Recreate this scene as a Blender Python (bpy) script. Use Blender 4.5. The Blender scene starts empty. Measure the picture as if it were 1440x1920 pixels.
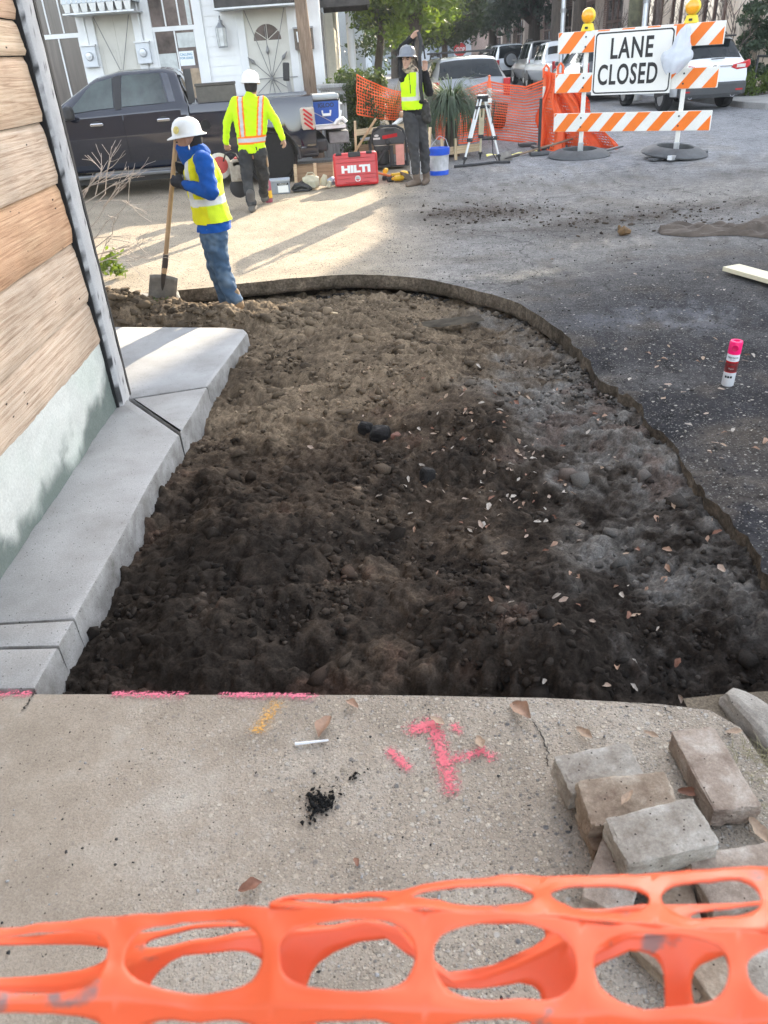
import bpy, bmesh, math, random
import numpy as np
from mathutils import Vector, Matrix, Quaternion, Euler
from mathutils import noise as mnoise
R = math.radians
SC = bpy.context.scene
COL = SC.collection
# ------------------------------------------------------------------ camera
H = 1.75
TH = R(30.7); RO = math.atan(.07)
FWD = Vector((0, math.cos(TH), -math.sin(TH)))
_u0 = Vector((0, math.sin(TH), math.cos(TH))); _r0 = Vector((1, 0, 0))
CR = math.cos(RO)*_r0 - math.sin(RO)*_u0
CU = math.sin(RO)*_r0 + math.cos(RO)*_u0
cam = bpy.data.objects.new('camera', bpy.data.cameras.new('camera'))
COL.objects.link(cam)
cam.matrix_world = Matrix(((CR.x, CU.x, -FWD.x, 0), (CR.y, CU.y, -FWD.y, 0), (CR.z, CU.z, -FWD.z, H), (0, 0, 0, 1)))
cam.data.sensor_fit = 'VERTICAL'; cam.data.sensor_height = 36; cam.data.lens = 27
cam.data.clip_start = .05; cam.data.clip_end = 600
cam.data.dof.use_dof = True; cam.data.dof.focus_distance = 6.5; cam.data.dof.aperture_fstop = 8
SC.camera = cam
# ------------------------------------------------------------------ sky and sun
SUN_EL = R(20); SUN_AZ = math.atan2(.4, .917)
W = bpy.data.worlds.new('World'); SC.world = W; W.use_nodes = True
nt = W.node_tree; sky = nt.nodes.new('ShaderNodeTexSky'); sky.sky_type = 'NISHITA'
sky.sun_disc = False; sky.sun_elevation = SUN_EL; sky.sun_rotation = SUN_AZ
sky.air_density = 1.0; sky.dust_density = 1.5; sky.ozone_density = 1.0
bg = nt.nodes['Background']; bg.inputs['Strength'].default_value = .15
hsv = nt.nodes.new('ShaderNodeHueSaturation'); hsv.inputs['Saturation'].default_value = .42; nt.links.new(sky.outputs[0], hsv.inputs['Color']); nt.links.new(hsv.outputs[0], bg.inputs[0])   # hazy winter sky, paler than the clear model
sl = bpy.data.lights.new('sun', 'SUN'); sl.energy = 2.9; sl.angle = R(.5); sl.color = (1, .86, .66)
so = bpy.data.objects.new('sun', sl); COL.objects.link(so)
sdir = Vector((math.sin(SUN_AZ)*math.cos(SUN_EL), math.cos(SUN_AZ)*math.cos(SUN_EL), math.sin(SUN_EL)))
so.rotation_euler = sdir.to_track_quat('Z', 'Y').to_euler(); so.location = (8, 18, 12)
SC.view_settings.view_transform = 'Standard'; SC.view_settings.look = 'None'
SC.cycles.use_denoising = True; SC.cycles.sample_clamp_indirect = 4
SC.view_settings.exposure = 2.55; SC.view_settings.gamma = 1
# ------------------------------------------------------------------ points on the ground / on planes (survey of the site)
def ray(x, y): return CR*((x-720)/1440) - CU*((y-960)/1440) + FWD
def g(x, y, z=0.):
    d = ray(x, y); return Vector((0, 0, H)) + d*((z-H)/d.z)
def atY(x, y, Y):
    d = ray(x, y); return Vector((0, 0, H)) + d*(Y/d.y)
def atX(x, y, X):
    d = ray(x, y); return Vector((0, 0, H)) + d*(X/d.x)
# ------------------------------------------------------------------ numpy noise
def _h(ix, iy, s):
    n = (ix.astype(np.int64)*374761393 + iy.astype(np.int64)*668265263 + s*974711) & 0x7fffffff
    n = ((n ^ (n >> 13))*1274126177) & 0x7fffffff
    return ((n ^ (n >> 16)) & 0xffff)/65535.
def vn(x, y, s=0):
    x = np.asarray(x, float); y = np.asarray(y, float)
    ix = np.floor(x); iy = np.floor(y); fx = x-ix; fy = y-iy
    fx = fx*fx*(3-2*fx); fy = fy*fy*(3-2*fy)
    a = _h(ix, iy, s); b = _h(ix+1, iy, s); c = _h(ix, iy+1, s); d = _h(ix+1, iy+1, s)
    return (a*(1-fx)+b*fx)*(1-fy)+(c*(1-fx)+d*fx)*fy
def fbm(x, y, f=1., o=4, s=0, gain=.5):
    t = 0; a = 1.; n = 0
    for i in range(o):
        ca, sa = math.cos(i*1.3), math.sin(i*1.3)
        t = t + a*vn((x*ca-y*sa)*f+17.3*i, (x*sa+y*ca)*f-9.1*i, s+i*7); n += a; a *= gain; f *= 2.03
    return t/n*2-1
def worley(x, y, f, s=0):
    x = np.asarray(x, float)*f; y = np.asarray(y, float)*f; ix = np.floor(x); iy = np.floor(y); best = np.full(x.shape, 9.); idv = np.zeros(x.shape)
    for dx in (-1, 0, 1):
        for dy in (-1, 0, 1):
            cx, cy = ix+dx, iy+dy; px = cx+_h(cx, cy, s); py = cy+_h(cx, cy, s+31); d = (px-x)**2+(py-y)**2; w = d < best
            best = np.where(w, d, best); idv = np.where(w, _h(cx, cy, s+57), idv)
    return np.sqrt(best), idv
def sst(a, b, x):
    t = np.clip((x-a)/(b-a), 0, 1); return t*t*(3-2*t)
def bump2(x, y, cx, cy, rx, ry): return np.exp(-((x-cx)/rx)**2-((y-cy)/ry)**2)
# ------------------------------------------------------------------ tagging
def tag(o, label=None, cat=None, group=None, kind=None):
    if label: o['label'] = label
    if cat: o['category'] = cat
    if group: o['group'] = group
    if kind: o['kind'] = kind
    return o
def thing(name, label, cat, loc=(0, 0, 0), rz=0., group=None):
    o = bpy.data.objects.new(name, None); COL.objects.link(o); o.empty_display_size = .1
    o.location = loc; o.rotation_euler = (0, 0, rz)
    return tag(o, label, cat, group)
def copy_tree(o, parent=None):
    c = o.copy(); COL.objects.link(c)
    if parent: c.parent = parent
    for ch in list(o.children): copy_tree(ch, c)
    return c
# ------------------------------------------------------------------ materials
def nd(t, ty, **kw):
    n = t.nodes.new(ty)
    for k, v in kw.items(): setattr(n, k, v)
    return n
MC = {}
def mat(name, rgb, rough=.7, metal=0., var=.12, sc=12., bump=.0, bsc=60., vec='Object', rgb2=None, stretch=(1, 1, 1), spec=.5, coat=0., alpha=1., trans=0., fine=0., emis=0.):
    if name in MC: return MC[name]
    m = bpy.data.materials.new(name); m.use_nodes = True; t = m.node_tree; b = t.nodes['Principled BSDF']
    L = t.links.new
    tc = nd(t, 'ShaderNodeTexCoord'); mp = nd(t, 'ShaderNodeMapping'); mp.inputs['Scale'].default_value = stretch
    L(tc.outputs[vec], mp.inputs[0])
    n = nd(t, 'ShaderNodeTexNoise'); n.inputs['Scale'].default_value = sc; n.inputs['Detail'].default_value = 6; n.inputs['Roughness'].default_value = .62
    L(mp.outputs[0], n.inputs['Vector'])
    r = nd(t, 'ShaderNodeValToRGB'); e = r.color_ramp.elements; e[0].position = .3; e[1].position = .7
    a = [max(0, c*(1-var)) for c in rgb]; bb = [min(1, c*(1+var)) for c in (rgb2 or rgb)]
    e[0].color = (*a, 1); e[1].color = (*bb, 1)
    L(n.outputs[0], r.inputs[0]); out = r.outputs[0]
    if fine:
        n3 = nd(t, 'ShaderNodeTexNoise'); n3.inputs['Scale'].default_value = bsc*1.7; n3.inputs['Detail'].default_value = 3
        L(mp.outputs[0], n3.inputs['Vector'])
        mr = nd(t, 'ShaderNodeMapRange'); mr.inputs[1].default_value = .3; mr.inputs[2].default_value = .7
        mr.inputs[3].default_value = 1-fine; mr.inputs[4].default_value = 1+fine; L(n3.outputs[0], mr.inputs[0])
        mx = nd(t, 'ShaderNodeMix', data_type='RGBA', blend_type='MULTIPLY'); mx.inputs[0].default_value = 1
        L(out, mx.inputs[6]); L(mr.outputs[0], mx.inputs[7]); out = mx.outputs[2]
    L(out, b.inputs['Base Color'])
    b.inputs['Roughness'].default_value = rough; b.inputs['Metallic'].default_value = metal
    b.inputs['Specular IOR Level'].default_value = spec
    if coat: b.inputs['Coat Weight'].default_value = coat; b.inputs['Coat Roughness'].default_value = .06
    if alpha < 1: b.inputs['Alpha'].default_value = alpha
    if trans: b.inputs['Transmission Weight'].default_value = trans
    if emis: b.inputs['Emission Color'].default_value = (*rgb, 1); b.inputs['Emission Strength'].default_value = emis
    if bump:
        n2 = nd(t, 'ShaderNodeTexNoise'); n2.inputs['Scale'].default_value = bsc; n2.inputs['Detail'].default_value = 8
        L(mp.outputs[0], n2.inputs['Vector'])
        bp = nd(t, 'ShaderNodeBump'); bp.inputs['Strength'].default_value = 1; bp.inputs['Distance'].default_value = bump
        L(n2.outputs[0], bp.inputs['Height']); L(bp.outputs[0], b.inputs['Normal'])
    MC[name] = m; return m
def att_mat(name, attr='tint', rough=.9, fine=.3, bump=.004, bsc=90., spec=.25, speck=None, mid=None, crack=0.):
    """colour stored per vertex (material albedo, with some sunlight and relief shading painted in) with fine procedural grain and bump"""
    m = bpy.data.materials.new(name); m.use_nodes = True; t = m.node_tree; b = t.nodes['Principled BSDF']; L = t.links.new
    at = nd(t, 'ShaderNodeAttribute', attribute_name=attr)
    tc = nd(t, 'ShaderNodeTexCoord')
    n = nd(t, 'ShaderNodeTexNoise'); n.inputs['Scale'].default_value = bsc; n.inputs['Detail'].default_value = 8; n.inputs['Roughness'].default_value = .7
    L(tc.outputs['Object'], n.inputs['Vector'])
    mr = nd(t, 'ShaderNodeMapRange'); mr.inputs[1].default_value = .3; mr.inputs[2].default_value = .7; mr.inputs[3].default_value = 1-fine; mr.inputs[4].default_value = 1+fine
    L(n.outputs[0], mr.inputs[0])
    mx = nd(t, 'ShaderNodeMix', data_type='RGBA', blend_type='MULTIPLY'); mx.inputs[0].default_value = 1
    L(at.outputs['Color'], mx.inputs[6]); L(mr.outputs[0], mx.inputs[7]); col = mx.outputs[2]
    hgt = n.outputs[0]
    if mid:
        for msc, amt in mid:
            nm = nd(t, 'ShaderNodeTexNoise'); nm.inputs['Scale'].default_value = msc; nm.inputs['Detail'].default_value = 5; nm.inputs['Roughness'].default_value = .68; L(tc.outputs['Object'], nm.inputs['Vector'])
            mm_ = nd(t, 'ShaderNodeMapRange'); mm_.inputs[1].default_value = .32; mm_.inputs[2].default_value = .68; mm_.inputs[3].default_value = 1-amt; mm_.inputs[4].default_value = 1+amt; L(nm.outputs[0], mm_.inputs[0])
            mx_ = nd(t, 'ShaderNodeMix', data_type='RGBA', blend_type='MULTIPLY'); L(at.outputs['Alpha'], mx_.inputs[0]); L(col, mx_.inputs[6]); L(mm_.outputs[0], mx_.inputs[7]); col = mx_.outputs[2]
    if crack:
        nw = nd(t, 'ShaderNodeTexNoise'); nw.inputs['Scale'].default_value = 3; nw.inputs['Detail'].default_value = 5; L(tc.outputs['Object'], nw.inputs['Vector'])
        mw = nd(t, 'ShaderNodeMix', data_type='RGBA', blend_type='LINEAR_LIGHT'); mw.inputs[0].default_value = .25; L(tc.outputs['Object'], mw.inputs[6]); L(nw.outputs['Color'], mw.inputs[7])
        vc = nd(t, 'ShaderNodeTexVoronoi', feature='DISTANCE_TO_EDGE'); vc.inputs['Scale'].default_value = .55; L(mw.outputs[2], vc.inputs['Vector'])
        lc_ = nd(t, 'ShaderNodeMapRange'); lc_.inputs[1].default_value = .003; lc_.inputs[2].default_value = .009; lc_.inputs[3].default_value = 1-crack; lc_.inputs[4].default_value = 1; L(vc.outputs['Distance'], lc_.inputs[0])
        mx_ = nd(t, 'ShaderNodeMix', data_type='RGBA', blend_type='MULTIPLY'); L(at.outputs['Alpha'], mx_.inputs[0]); L(col, mx_.inputs[6]); L(lc_.outputs[0], mx_.inputs[7]); col = mx_.outputs[2]
    if speck:   # light / dark grit: (scale, threshold, colour)
        for sc, th, c in speck:
            v = nd(t, 'ShaderNodeTexVoronoi'); v.inputs['Scale'].default_value = sc
            L(tc.outputs['Object'], v.inputs['Vector'])
            sp = nd(t, 'ShaderNodeSeparateColor'); L(v.outputs['Color'], sp.inputs[0])
            gt = nd(t, 'ShaderNodeMath', operation='GREATER_THAN'); gt.inputs[1].default_value = th; L(sp.outputs[0], gt.inputs[0])
            ls = nd(t, 'ShaderNodeMath', operation='LESS_THAN'); ls.inputs[1].default_value = .42; L(v.outputs['Distance'], ls.inputs[0])
            mu = nd(t, 'ShaderNodeMath', operation='MULTIPLY'); L(gt.outputs[0], mu.inputs[0]); L(ls.outputs[0], mu.inputs[1])
            m2 = nd(t, 'ShaderNodeMix', data_type='RGBA'); L(mu.outputs[0], m2.inputs[0]); L(col, m2.inputs[6]); m2.inputs[7].default_value = (*c, 1)
            col = m2.outputs[2]
            ad = nd(t, 'ShaderNodeMath', operation='MULTIPLY_ADD'); L(mu.outputs[0], ad.inputs[0]); ad.inputs[1].default_value = .3; L(hgt, ad.inputs[2]); hgt = ad.outputs[0]
    L(col, b.inputs['Base Color']); b.inputs['Roughness'].default_value = rough; b.inputs['Specular IOR Level'].default_value = spec
    bp = nd(t, 'ShaderNodeBump'); bp.inputs['Distance'].default_value = bump; L(hgt, bp.inputs['Height']); L(bp.outputs[0], b.inputs['Normal'])
    return m
# ------------------------------------------------------------------ mesh building
def np_mesh(name, V, Fq, mats, parent=None, smooth=False, tint=None, tri=False):
    me = bpy.data.meshes.new(name); V = np.asarray(V, np.float32); Fq = np.asarray(Fq, np.int32)
    k = Fq.shape[1]
    me.vertices.add(len(V)); me.vertices.foreach_set('co', V.ravel())
    me.loops.add(Fq.size); me.loops.foreach_set('vertex_index', Fq.ravel())
    me.polygons.add(len(Fq)); me.polygons.foreach_set('loop_start', np.arange(0, Fq.size, k, dtype=np.int32))
    me.polygons.foreach_set('loop_total', np.full(len(Fq), k, np.int32))
    if smooth: me.polygons.foreach_set('use_smooth', np.ones(len(Fq), bool))
    me.update(calc_edges=True); me.validate()
    if tint is not None:
        a = me.color_attributes.new('tint', 'FLOAT_COLOR', 'POINT')
        tint = np.asarray(tint); c = np.ones((len(V), 4), np.float32); c[:, :3] = np.clip(tint[:, :3], .004, .9); c[:, 3] = tint[:, 3] if tint.shape[1] == 4 else 1; a.data.foreach_set('color', c.ravel())
    for m in (mats if isinstance(mats, (list, tuple)) else [mats]): me.materials.append(m)
    o = bpy.data.objects.new(name, me); COL.objects.link(o)
    if parent: o.parent = parent
    return o
def grid_faces(nu, nv, wrap=False):
    i = np.arange(nu-1)[:, None]; j = np.arange(nv if wrap else nv-1)[None, :]
    a = i*nv+j; b = i*nv+(j+1) % nv; c = (i+1)*nv+(j+1) % nv; d = (i+1)*nv+j
    return np.stack([a+0*d, b+0*d, c+0*a, d+0*a], -1).reshape(-1, 4)
class MB:
    """collects shapes, then builds ONE mesh object"""
    def __init__(s): s.v = []; s.f = []; s.mi = []; s.m = 0
    def add(s, vs, fs, M=None):
        o = len(s.v)
        for v in vs:
            v = Vector(v); s.v.append(M @ v if M else v)
        for f in fs: s.f.append([o+i for i in f]); s.mi.append(s.m)
        return s
    def box(s, c, d, rot=None, taper=1.):
        x, y, z = d[0]/2, d[1]/2, d[2]/2; t = taper
        vs = [(-x, -y, -z), (x, -y, -z), (x, y, -z), (-x, y, -z), (-x*t, -y*t, z), (x*t, -y*t, z), (x*t, y*t, z), (-x*t, y*t, z)]
        M = Matrix.Translation(c)
        if rot is not None: M = M @ (rot if isinstance(rot, Matrix) else Euler(rot).to_matrix().to_4x4())
        return s.add(vs, [(3, 2, 1, 0), (4, 5, 6, 7), (0, 1, 5, 4), (1, 2, 6, 5), (2, 3, 7, 6), (3, 0, 4, 7)], M)
    def span(s, a, b):
        a = Vector(a); b = Vector(b)
        return s.box((a+b)/2, [abs(q) for q in (b-a)])
    def tube(s, path, r, n=8, cap=True, flat=1.):
        P = [Vector(p) for p in path]; rs = r if isinstance(r, (list, tuple)) else [r]*len(P)
        o = len(s.v); prev = None
        for i, p in enumerate(P):
            d = (P[min(i+1, len(P)-1)]-P[max(i-1, 0)]).normalized()
            if prev is None: u = d.orthogonal().normalized()
            else: u = (prev - d*prev.dot(d)); u = u.normalized() if u.length > 1e-6 else d.orthogonal().normalized()
            prev = u; w = d.cross(u)
            for k in range(n):
                a = 2*math.pi*k/n; s.v.append(p + (u*math.cos(a)*flat+w*math.sin(a))*rs[i])
        for i in range(len(P)-1):
            for k in range(n):
                s.f.append([o+i*n+k, o+i*n+(k+1) % n, o+(i+1)*n+(k+1) % n, o+(i+1)*n+k]); s.mi.append(s.m)
        if cap:
            s.f.append([o+k for k in range(n)][::-1]); s.mi.append(s.m)
            e = o+(len(P)-1)*n; s.f.append([e+k for k in range(n)]); s.mi.append(s.m)
        return s
    def cyl(s, a, b, r0, r1=None, n=16): return s.tube([a, b], [r0, r0 if r1 is None else r1], n)
    def lathe(s, prof, c=(0, 0, 0), n=24, axis=None, sx=1., sy=1.):
        M = Matrix.Translation(c)
        if axis is not None: M = M @ Vector(axis).to_track_quat('Z', 'Y').to_matrix().to_4x4()
        o = len(s.v)
        for (r, z) in prof:
            for k in range(n):
                a = 2*math.pi*k/n; s.v.append(M @ Vector((r*math.cos(a)*sx, r*math.sin(a)*sy, z)))
        for i in range(len(prof)-1):
            for k in range(n):
                s.f.append([o+i*n+k, o+i*n+(k+1) % n, o+(i+1)*n+(k+1) % n, o+(i+1)*n+k]); s.mi.append(s.m)
        if prof[0][0] > 1e-5: s.f.append([o+k for k in range(n)][::-1]); s.mi.append(s.m)
        if prof[-1][0] > 1e-5: e = o+(len(prof)-1)*n; s.f.append([e+k for k in range(n)]); s.mi.append(s.m)
        return s
    def prism(s, poly, a, b, M=None):
        """poly in the XY plane of M, extruded z = a..b"""
        n = len(poly); vs = [(p[0], p[1], a) for p in poly]+[(p[0], p[1], b) for p in poly]
        fs = [list(range(n))[::-1], [n+i for i in range(n)]]+[[i, (i+1) % n, n+(i+1) % n, n+i] for i in range(n)]
        return s.add(vs, fs, M)
    def quad(s, a, b, c, d): return s.add([a, b, c, d], [(0, 1, 2, 3)])
    def build(s, name, mats, parent=None, smooth=False, bevel=0., bseg=2, sub=0, solid=0., rec=True):
        me = bpy.data.meshes.new(name); me.from_pydata([tuple(v) for v in s.v], [], s.f)
        ms = mats if isinstance(mats, (list, tuple)) else [mats]
        for m in ms: me.materials.append(m)
        if len(ms) > 1: me.polygons.foreach_set('material_index', s.mi)
        if rec:
            bm = bmesh.new(); bm.from_mesh(me); bmesh.ops.recalc_face_normals(bm, faces=bm.faces); bm.to_mesh(me); bm.free()
        o = bpy.data.objects.new(name, me); COL.objects.link(o)
        if parent: o.parent = parent
        if solid:
            md = o.modifiers.new('solid', 'SOLIDIFY'); md.thickness = solid
        if bevel:
            md = o.modifiers.new('bevel', 'BEVEL'); md.width = bevel; md.segments = bseg; md.limit_method = 'ANGLE'; md.angle_limit = R(35)
        if sub:
            md = o.modifiers.new('sub', 'SUBSURF'); md.levels = sub; md.render_levels = sub
        if smooth or sub:
            me.polygons.foreach_set('use_smooth', [True]*len(me.polygons))
            if not sub: me.set_sharp_from_angle(angle=R(42))
        return o
def text_mesh(name, txt, size, m, parent, M, bold=0., sx=1., depth=.0015, align='CENTER', shear=0., fit=0., space=1.):
    c = bpy.data.curves.new(name, 'FONT'); c.body = txt; c.size = size; c.align_x = align; c.align_y = 'CENTER'
    c.extrude = depth; c.offset = bold; c.shear = shear; c.resolution_u = 4; c.space_character = space
    o = bpy.data.objects.new(name, c); COL.objects.link(o)
    dg = bpy.context.evaluated_depsgraph_get(); me = bpy.data.meshes.new_from_object(o.evaluated_get(dg))
    bpy.data.objects.remove(o); bpy.data.curves.remove(c)
    if fit: xs_ = [v.co.x for v in me.vertices]; sx = fit/(max(xs_)-min(xs_))
    me.transform(Matrix.Diagonal((sx, 1, 1, 1))); me.transform(M)
    me.materials.clear(); me.materials.append(m)
    o = bpy.data.objects.new(name, me); COL.objects.link(o)
    if parent: o.parent = parent
    return o
def frame(o, x, z):
    """matrix: local X along x, local Y along z(up), local Z = x cross up (the outward normal)"""
    x = Vector(x).normalized(); z = Vector(z); z = (z-x*z.dot(x)).normalized(); n = x.cross(z)
    return Matrix(((x.x, z.x, n.x, o[0]), (x.y, z.y, n.y, o[1]), (x.z, z.z, n.z, o[2]), (0, 0, 0, 1)))
# ================================================================== THE SETTING
rnd = random.Random(5); nr = np.random.RandomState(3)
# ---- pavement cut outline (edge of the street towards the dug pit), from survey points
cut = [(-9, 7.0), (-4, 7.1), (-2.6, 7.15), (-1.77, 7.2), (-1.09, 7.3), (-.6, 7.36), (-.19, 7.35), (.2, 7.2), (.53, 6.95), (.86, 6.55), (1.14, 6.1), (1.28, 5.6), (1.38, 5.04), (1.39, 4.42), (1.44, 3.9), (1.46, 3.45), (1.46, 2.98), (1.46, 2.35), (1.42, 1.9), (1.34, 1.6), (1.3, 1.2), (1.3, -6)]
far = [(-70, 7.0), (-70, 30), (-70, 60), (-60, 90), (-40, 120), (-15, 140), (0, 150), (10, 150), (20, 150), (35, 140), (50, 120), (70, 100), (80, 75), (80, 50), (80, 36), (80, 26), (80, 18), (80, 8), (80, 0), (80, -10), (70, -20), (30, -40)]
def resample(P, k):
    P = np.array(P, float); out = []
    for i in range(len(P)-1):
        p0 = P[max(i-1, 0)]; p1 = P[i]; p2 = P[i+1]; p3 = P[min(i+2, len(P)-1)]
        for t in np.arange(0, 1, 1/k):
            out.append(.5*((2*p1)+(p2-p0)*t+(2*p0-5*p1+4*p2-p3)*t*t+(3*p1-p0-3*p2+p3)*t**3))
    out.append(P[-1]); return np.array(out)
ci = resample(cut, 16); fi = np.stack([np.interp(np.linspace(0, len(far)-1, len(ci)), np.arange(len(far)), np.array(far)[:, k]) for k in (0, 1)], 1)
wob = (fbm(ci[:, 0], ci[:, 1], 9, 3, 5)*.014+fbm(ci[:, 0], ci[:, 1], 2.2, 2, 9)*.02)*(1+1.6*sst(5.8, 4.6, ci[:, 1]))
nrm = np.gradient(ci, axis=0); nrm = np.stack([-nrm[:, 1], nrm[:, 0]], 1); nrm /= np.linalg.norm(nrm, axis=1)[:, None]
ci = ci+nrm*wob[:, None]
NR = 130; tt = (np.exp(np.linspace(0, 7.2, NR))-1)/(math.exp(7.2)-1)
P = ci[None]*(1-tt[:, None, None])+fi[None]*tt[:, None, None]
X, Y = P[..., 0], P[..., 1]
def street_z(x, y):
    return .008*fbm(x, y, .7, 3, 2)+.004*fbm(x, y, 5, 3, 4)
def street_tint(X, Y):
    n1 = fbm(X, Y, .55, 5, 11); n2 = fbm(X, Y, 2.1, 5, 12); n3 = fbm(X*.8+Y*.5, Y*1.3-X*.25, 1.3, 5, 13); n4 = fbm(X, Y, 9, 4, 14)
    conc = np.array([.34, .285, .215])[None, None]; grey = np.array([.205, .196, .188]); dark = np.array([.028, .0275, .030]); far_ = np.array([.255, .26, .272]); dust_sun = np.array([.34, .30, .24]); brown = np.array([.10, .082, .064])
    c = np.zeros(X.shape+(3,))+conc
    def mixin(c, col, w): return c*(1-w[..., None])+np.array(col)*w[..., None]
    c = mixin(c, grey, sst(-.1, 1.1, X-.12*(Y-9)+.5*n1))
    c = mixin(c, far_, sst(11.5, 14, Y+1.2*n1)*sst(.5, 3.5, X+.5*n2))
    # dark gritty asphalt to the right of the pit, fading out towards the crossing
    w = sst(-.3, .5, X-.9+.35*n1)*sst(8.6, 5.2, Y+.9*n1+.4*n2-.22*(X-2))
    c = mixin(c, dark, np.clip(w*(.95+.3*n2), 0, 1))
    # muddy drag marks
    w = sst(.12, .5, n3+.25*n1+.25*bump2(X, Y, 2.0, 9.6, 1.6, 1.2))*sst(.3, 1.2, X)*sst(15, 12, Y)
    c = mixin(c, brown, w*.5)
    n5 = fbm(X*.8+Y*.4, Y*1.7-X*.3, 1.1, 5, 17); n6 = fbm(X, Y, 4.2, 5, 18)
    c = mixin(c, (.30, .275, .24), sst(.1, .5, n5+.3*n6)*sst(.4, 1.4, X)*sst(6.5, 8, Y)*.4)
    c = mixin(c, (.085, .072, .06), sst(.18, .45, n6-.3*n5)*sst(.5, 1.3, X)*sst(15, 11, Y)*.5)
    c = mixin(c, (.062, .05, .042), np.clip(1.5*bump2(X, Y, 1.45, 10.0, .75, .45)*(.8+1.2*n2+.6*n4), 0, .95))
    c = mixin(c, (.075, .062, .052), np.clip(1.4*bump2(X-.6*(Y-8.9), Y, 2.2, 8.9, 1.0, .28)*(.7+1.2*n2+.6*n4), 0, .85)+np.clip(bump2(X, Y, 3.6, 9.2, .9, .35)*(.5+n2+n4), 0, .6))
    c = mixin(c, grey*.4, bump2(X, Y, 2.3, 8.6, 1.1, .5)*np.clip(.6+n2, 0, 1))
    w = np.clip(bump2(X, Y, 1.35, 6.9, .42, .16)+.7*bump2(X-.25*(Y-7.9), Y, 2.3, 7.9, .5, .2), 0, 1)
    c = mixin(c, dust_sun, w*np.clip(.5+n4, 0, .8))  # faint patches of sunlight put into the street colour
    w = np.clip(bump2(X, Y, 1.75, 5.5, .3, .25)+bump2(X, Y, 2.25, 5.4, .45, .35), 0, 1)*np.clip(n4+.4, 0, 1)
    c = mixin(c, (.20, .21, .235), w*.42)
    c = c*(1+.22*n2+.22*n4)[..., None]
    return c
DE = np.hypot(X-ci[None, :, 0], Y-ci[None, :, 1]); crum = sst(5.6, 4.2, Y)*sst(1.0, 1.3, X)
Z = street_z(X, Y)-crum*np.exp(-DE/.10)*(.018+.02*fbm(X, Y, 5, 3, 15))+crum*np.exp(-DE/.25)*(.018*fbm(X, Y, 14, 3, 16)+.012*worley(X, Y, 17, 3)[0]-.008)
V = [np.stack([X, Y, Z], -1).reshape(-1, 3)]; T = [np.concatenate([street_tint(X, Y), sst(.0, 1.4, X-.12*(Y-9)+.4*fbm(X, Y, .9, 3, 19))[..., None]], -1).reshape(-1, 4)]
n0 = len(ci)
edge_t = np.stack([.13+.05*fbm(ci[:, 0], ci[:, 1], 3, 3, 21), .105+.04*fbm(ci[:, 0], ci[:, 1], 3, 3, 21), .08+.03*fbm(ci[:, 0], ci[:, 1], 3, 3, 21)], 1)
base = NR*n0; rings = [(0, .0), (.0, -.05), (.006, -.10), (-.02, -.13), (-.10, -.15), (-.25, -.34)]
Fs = [grid_faces(NR, n0)[:, ::-1]]
for k, (off, dz) in enumerate(rings):
    o = off+((.012+.014*(k > 1))*fbm(ci[:, 0], ci[:, 1]+dz*30, 11, 4, 30+k) if k else 0)
    q = ci-nrm*np.broadcast_to(o, (n0,))[:, None]
    # nrm points to the pit or away: flip so that 'off' > 0 goes into the pit
    V.append(np.concatenate([q, np.full((n0, 1), dz)+Z[0][:, None]], 1))
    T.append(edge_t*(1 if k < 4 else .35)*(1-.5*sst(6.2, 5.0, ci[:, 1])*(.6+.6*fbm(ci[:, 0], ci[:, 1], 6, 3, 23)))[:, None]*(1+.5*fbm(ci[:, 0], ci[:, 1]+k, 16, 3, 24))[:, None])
    a = (np.arange(n0-1) if k == 0 else base+(k-1)*n0+np.arange(n0-1)); b = base+k*n0+np.arange(n0-1)
    Fs.append(np.stack([a, a+1, b+1, b], 1))
Ve = np.concatenate(V[1:]); Te = np.concatenate(T[1:]); Vs = V[0]; Ts = T[0]
m_street = att_mat('street_paving', rough=.95, fine=.48, bump=.008, bsc=70, spec=.08, mid=[(6, .22), (19, .24)], crack=.4, speck=[(110, .80, (.13, .125, .118)), (75, .90, (.16, .155, .145)), (48, .985, (.3, .28, .25)), (60, .93, (.02, .02, .022))])
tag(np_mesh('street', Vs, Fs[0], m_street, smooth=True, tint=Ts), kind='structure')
ke = len(rings); fe = np.concatenate([np.stack([np.arange(n0-1)+k*n0, np.arange(n0-1)+k*n0+1, np.arange(n0-1)+(k+1)*n0+1, np.arange(n0-1)+(k+1)*n0], 1) for k in range(ke-1)])
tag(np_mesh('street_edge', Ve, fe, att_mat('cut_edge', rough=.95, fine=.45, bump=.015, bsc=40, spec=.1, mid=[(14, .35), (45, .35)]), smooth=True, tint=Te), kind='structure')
# base ground, one sheet to the horizon, below everything
m_dirt = mat('packed_dirt', (.09, .075, .06), .95, var=.3, sc=2, bump=.01, bsc=20)
mb = MB(); mb.quad((-400, -400, -.42), (400, -400, -.42), (400, 600, -.42), (-400, 600, -.42)); tag(mb.build('ground', m_dirt), kind='structure')

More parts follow.
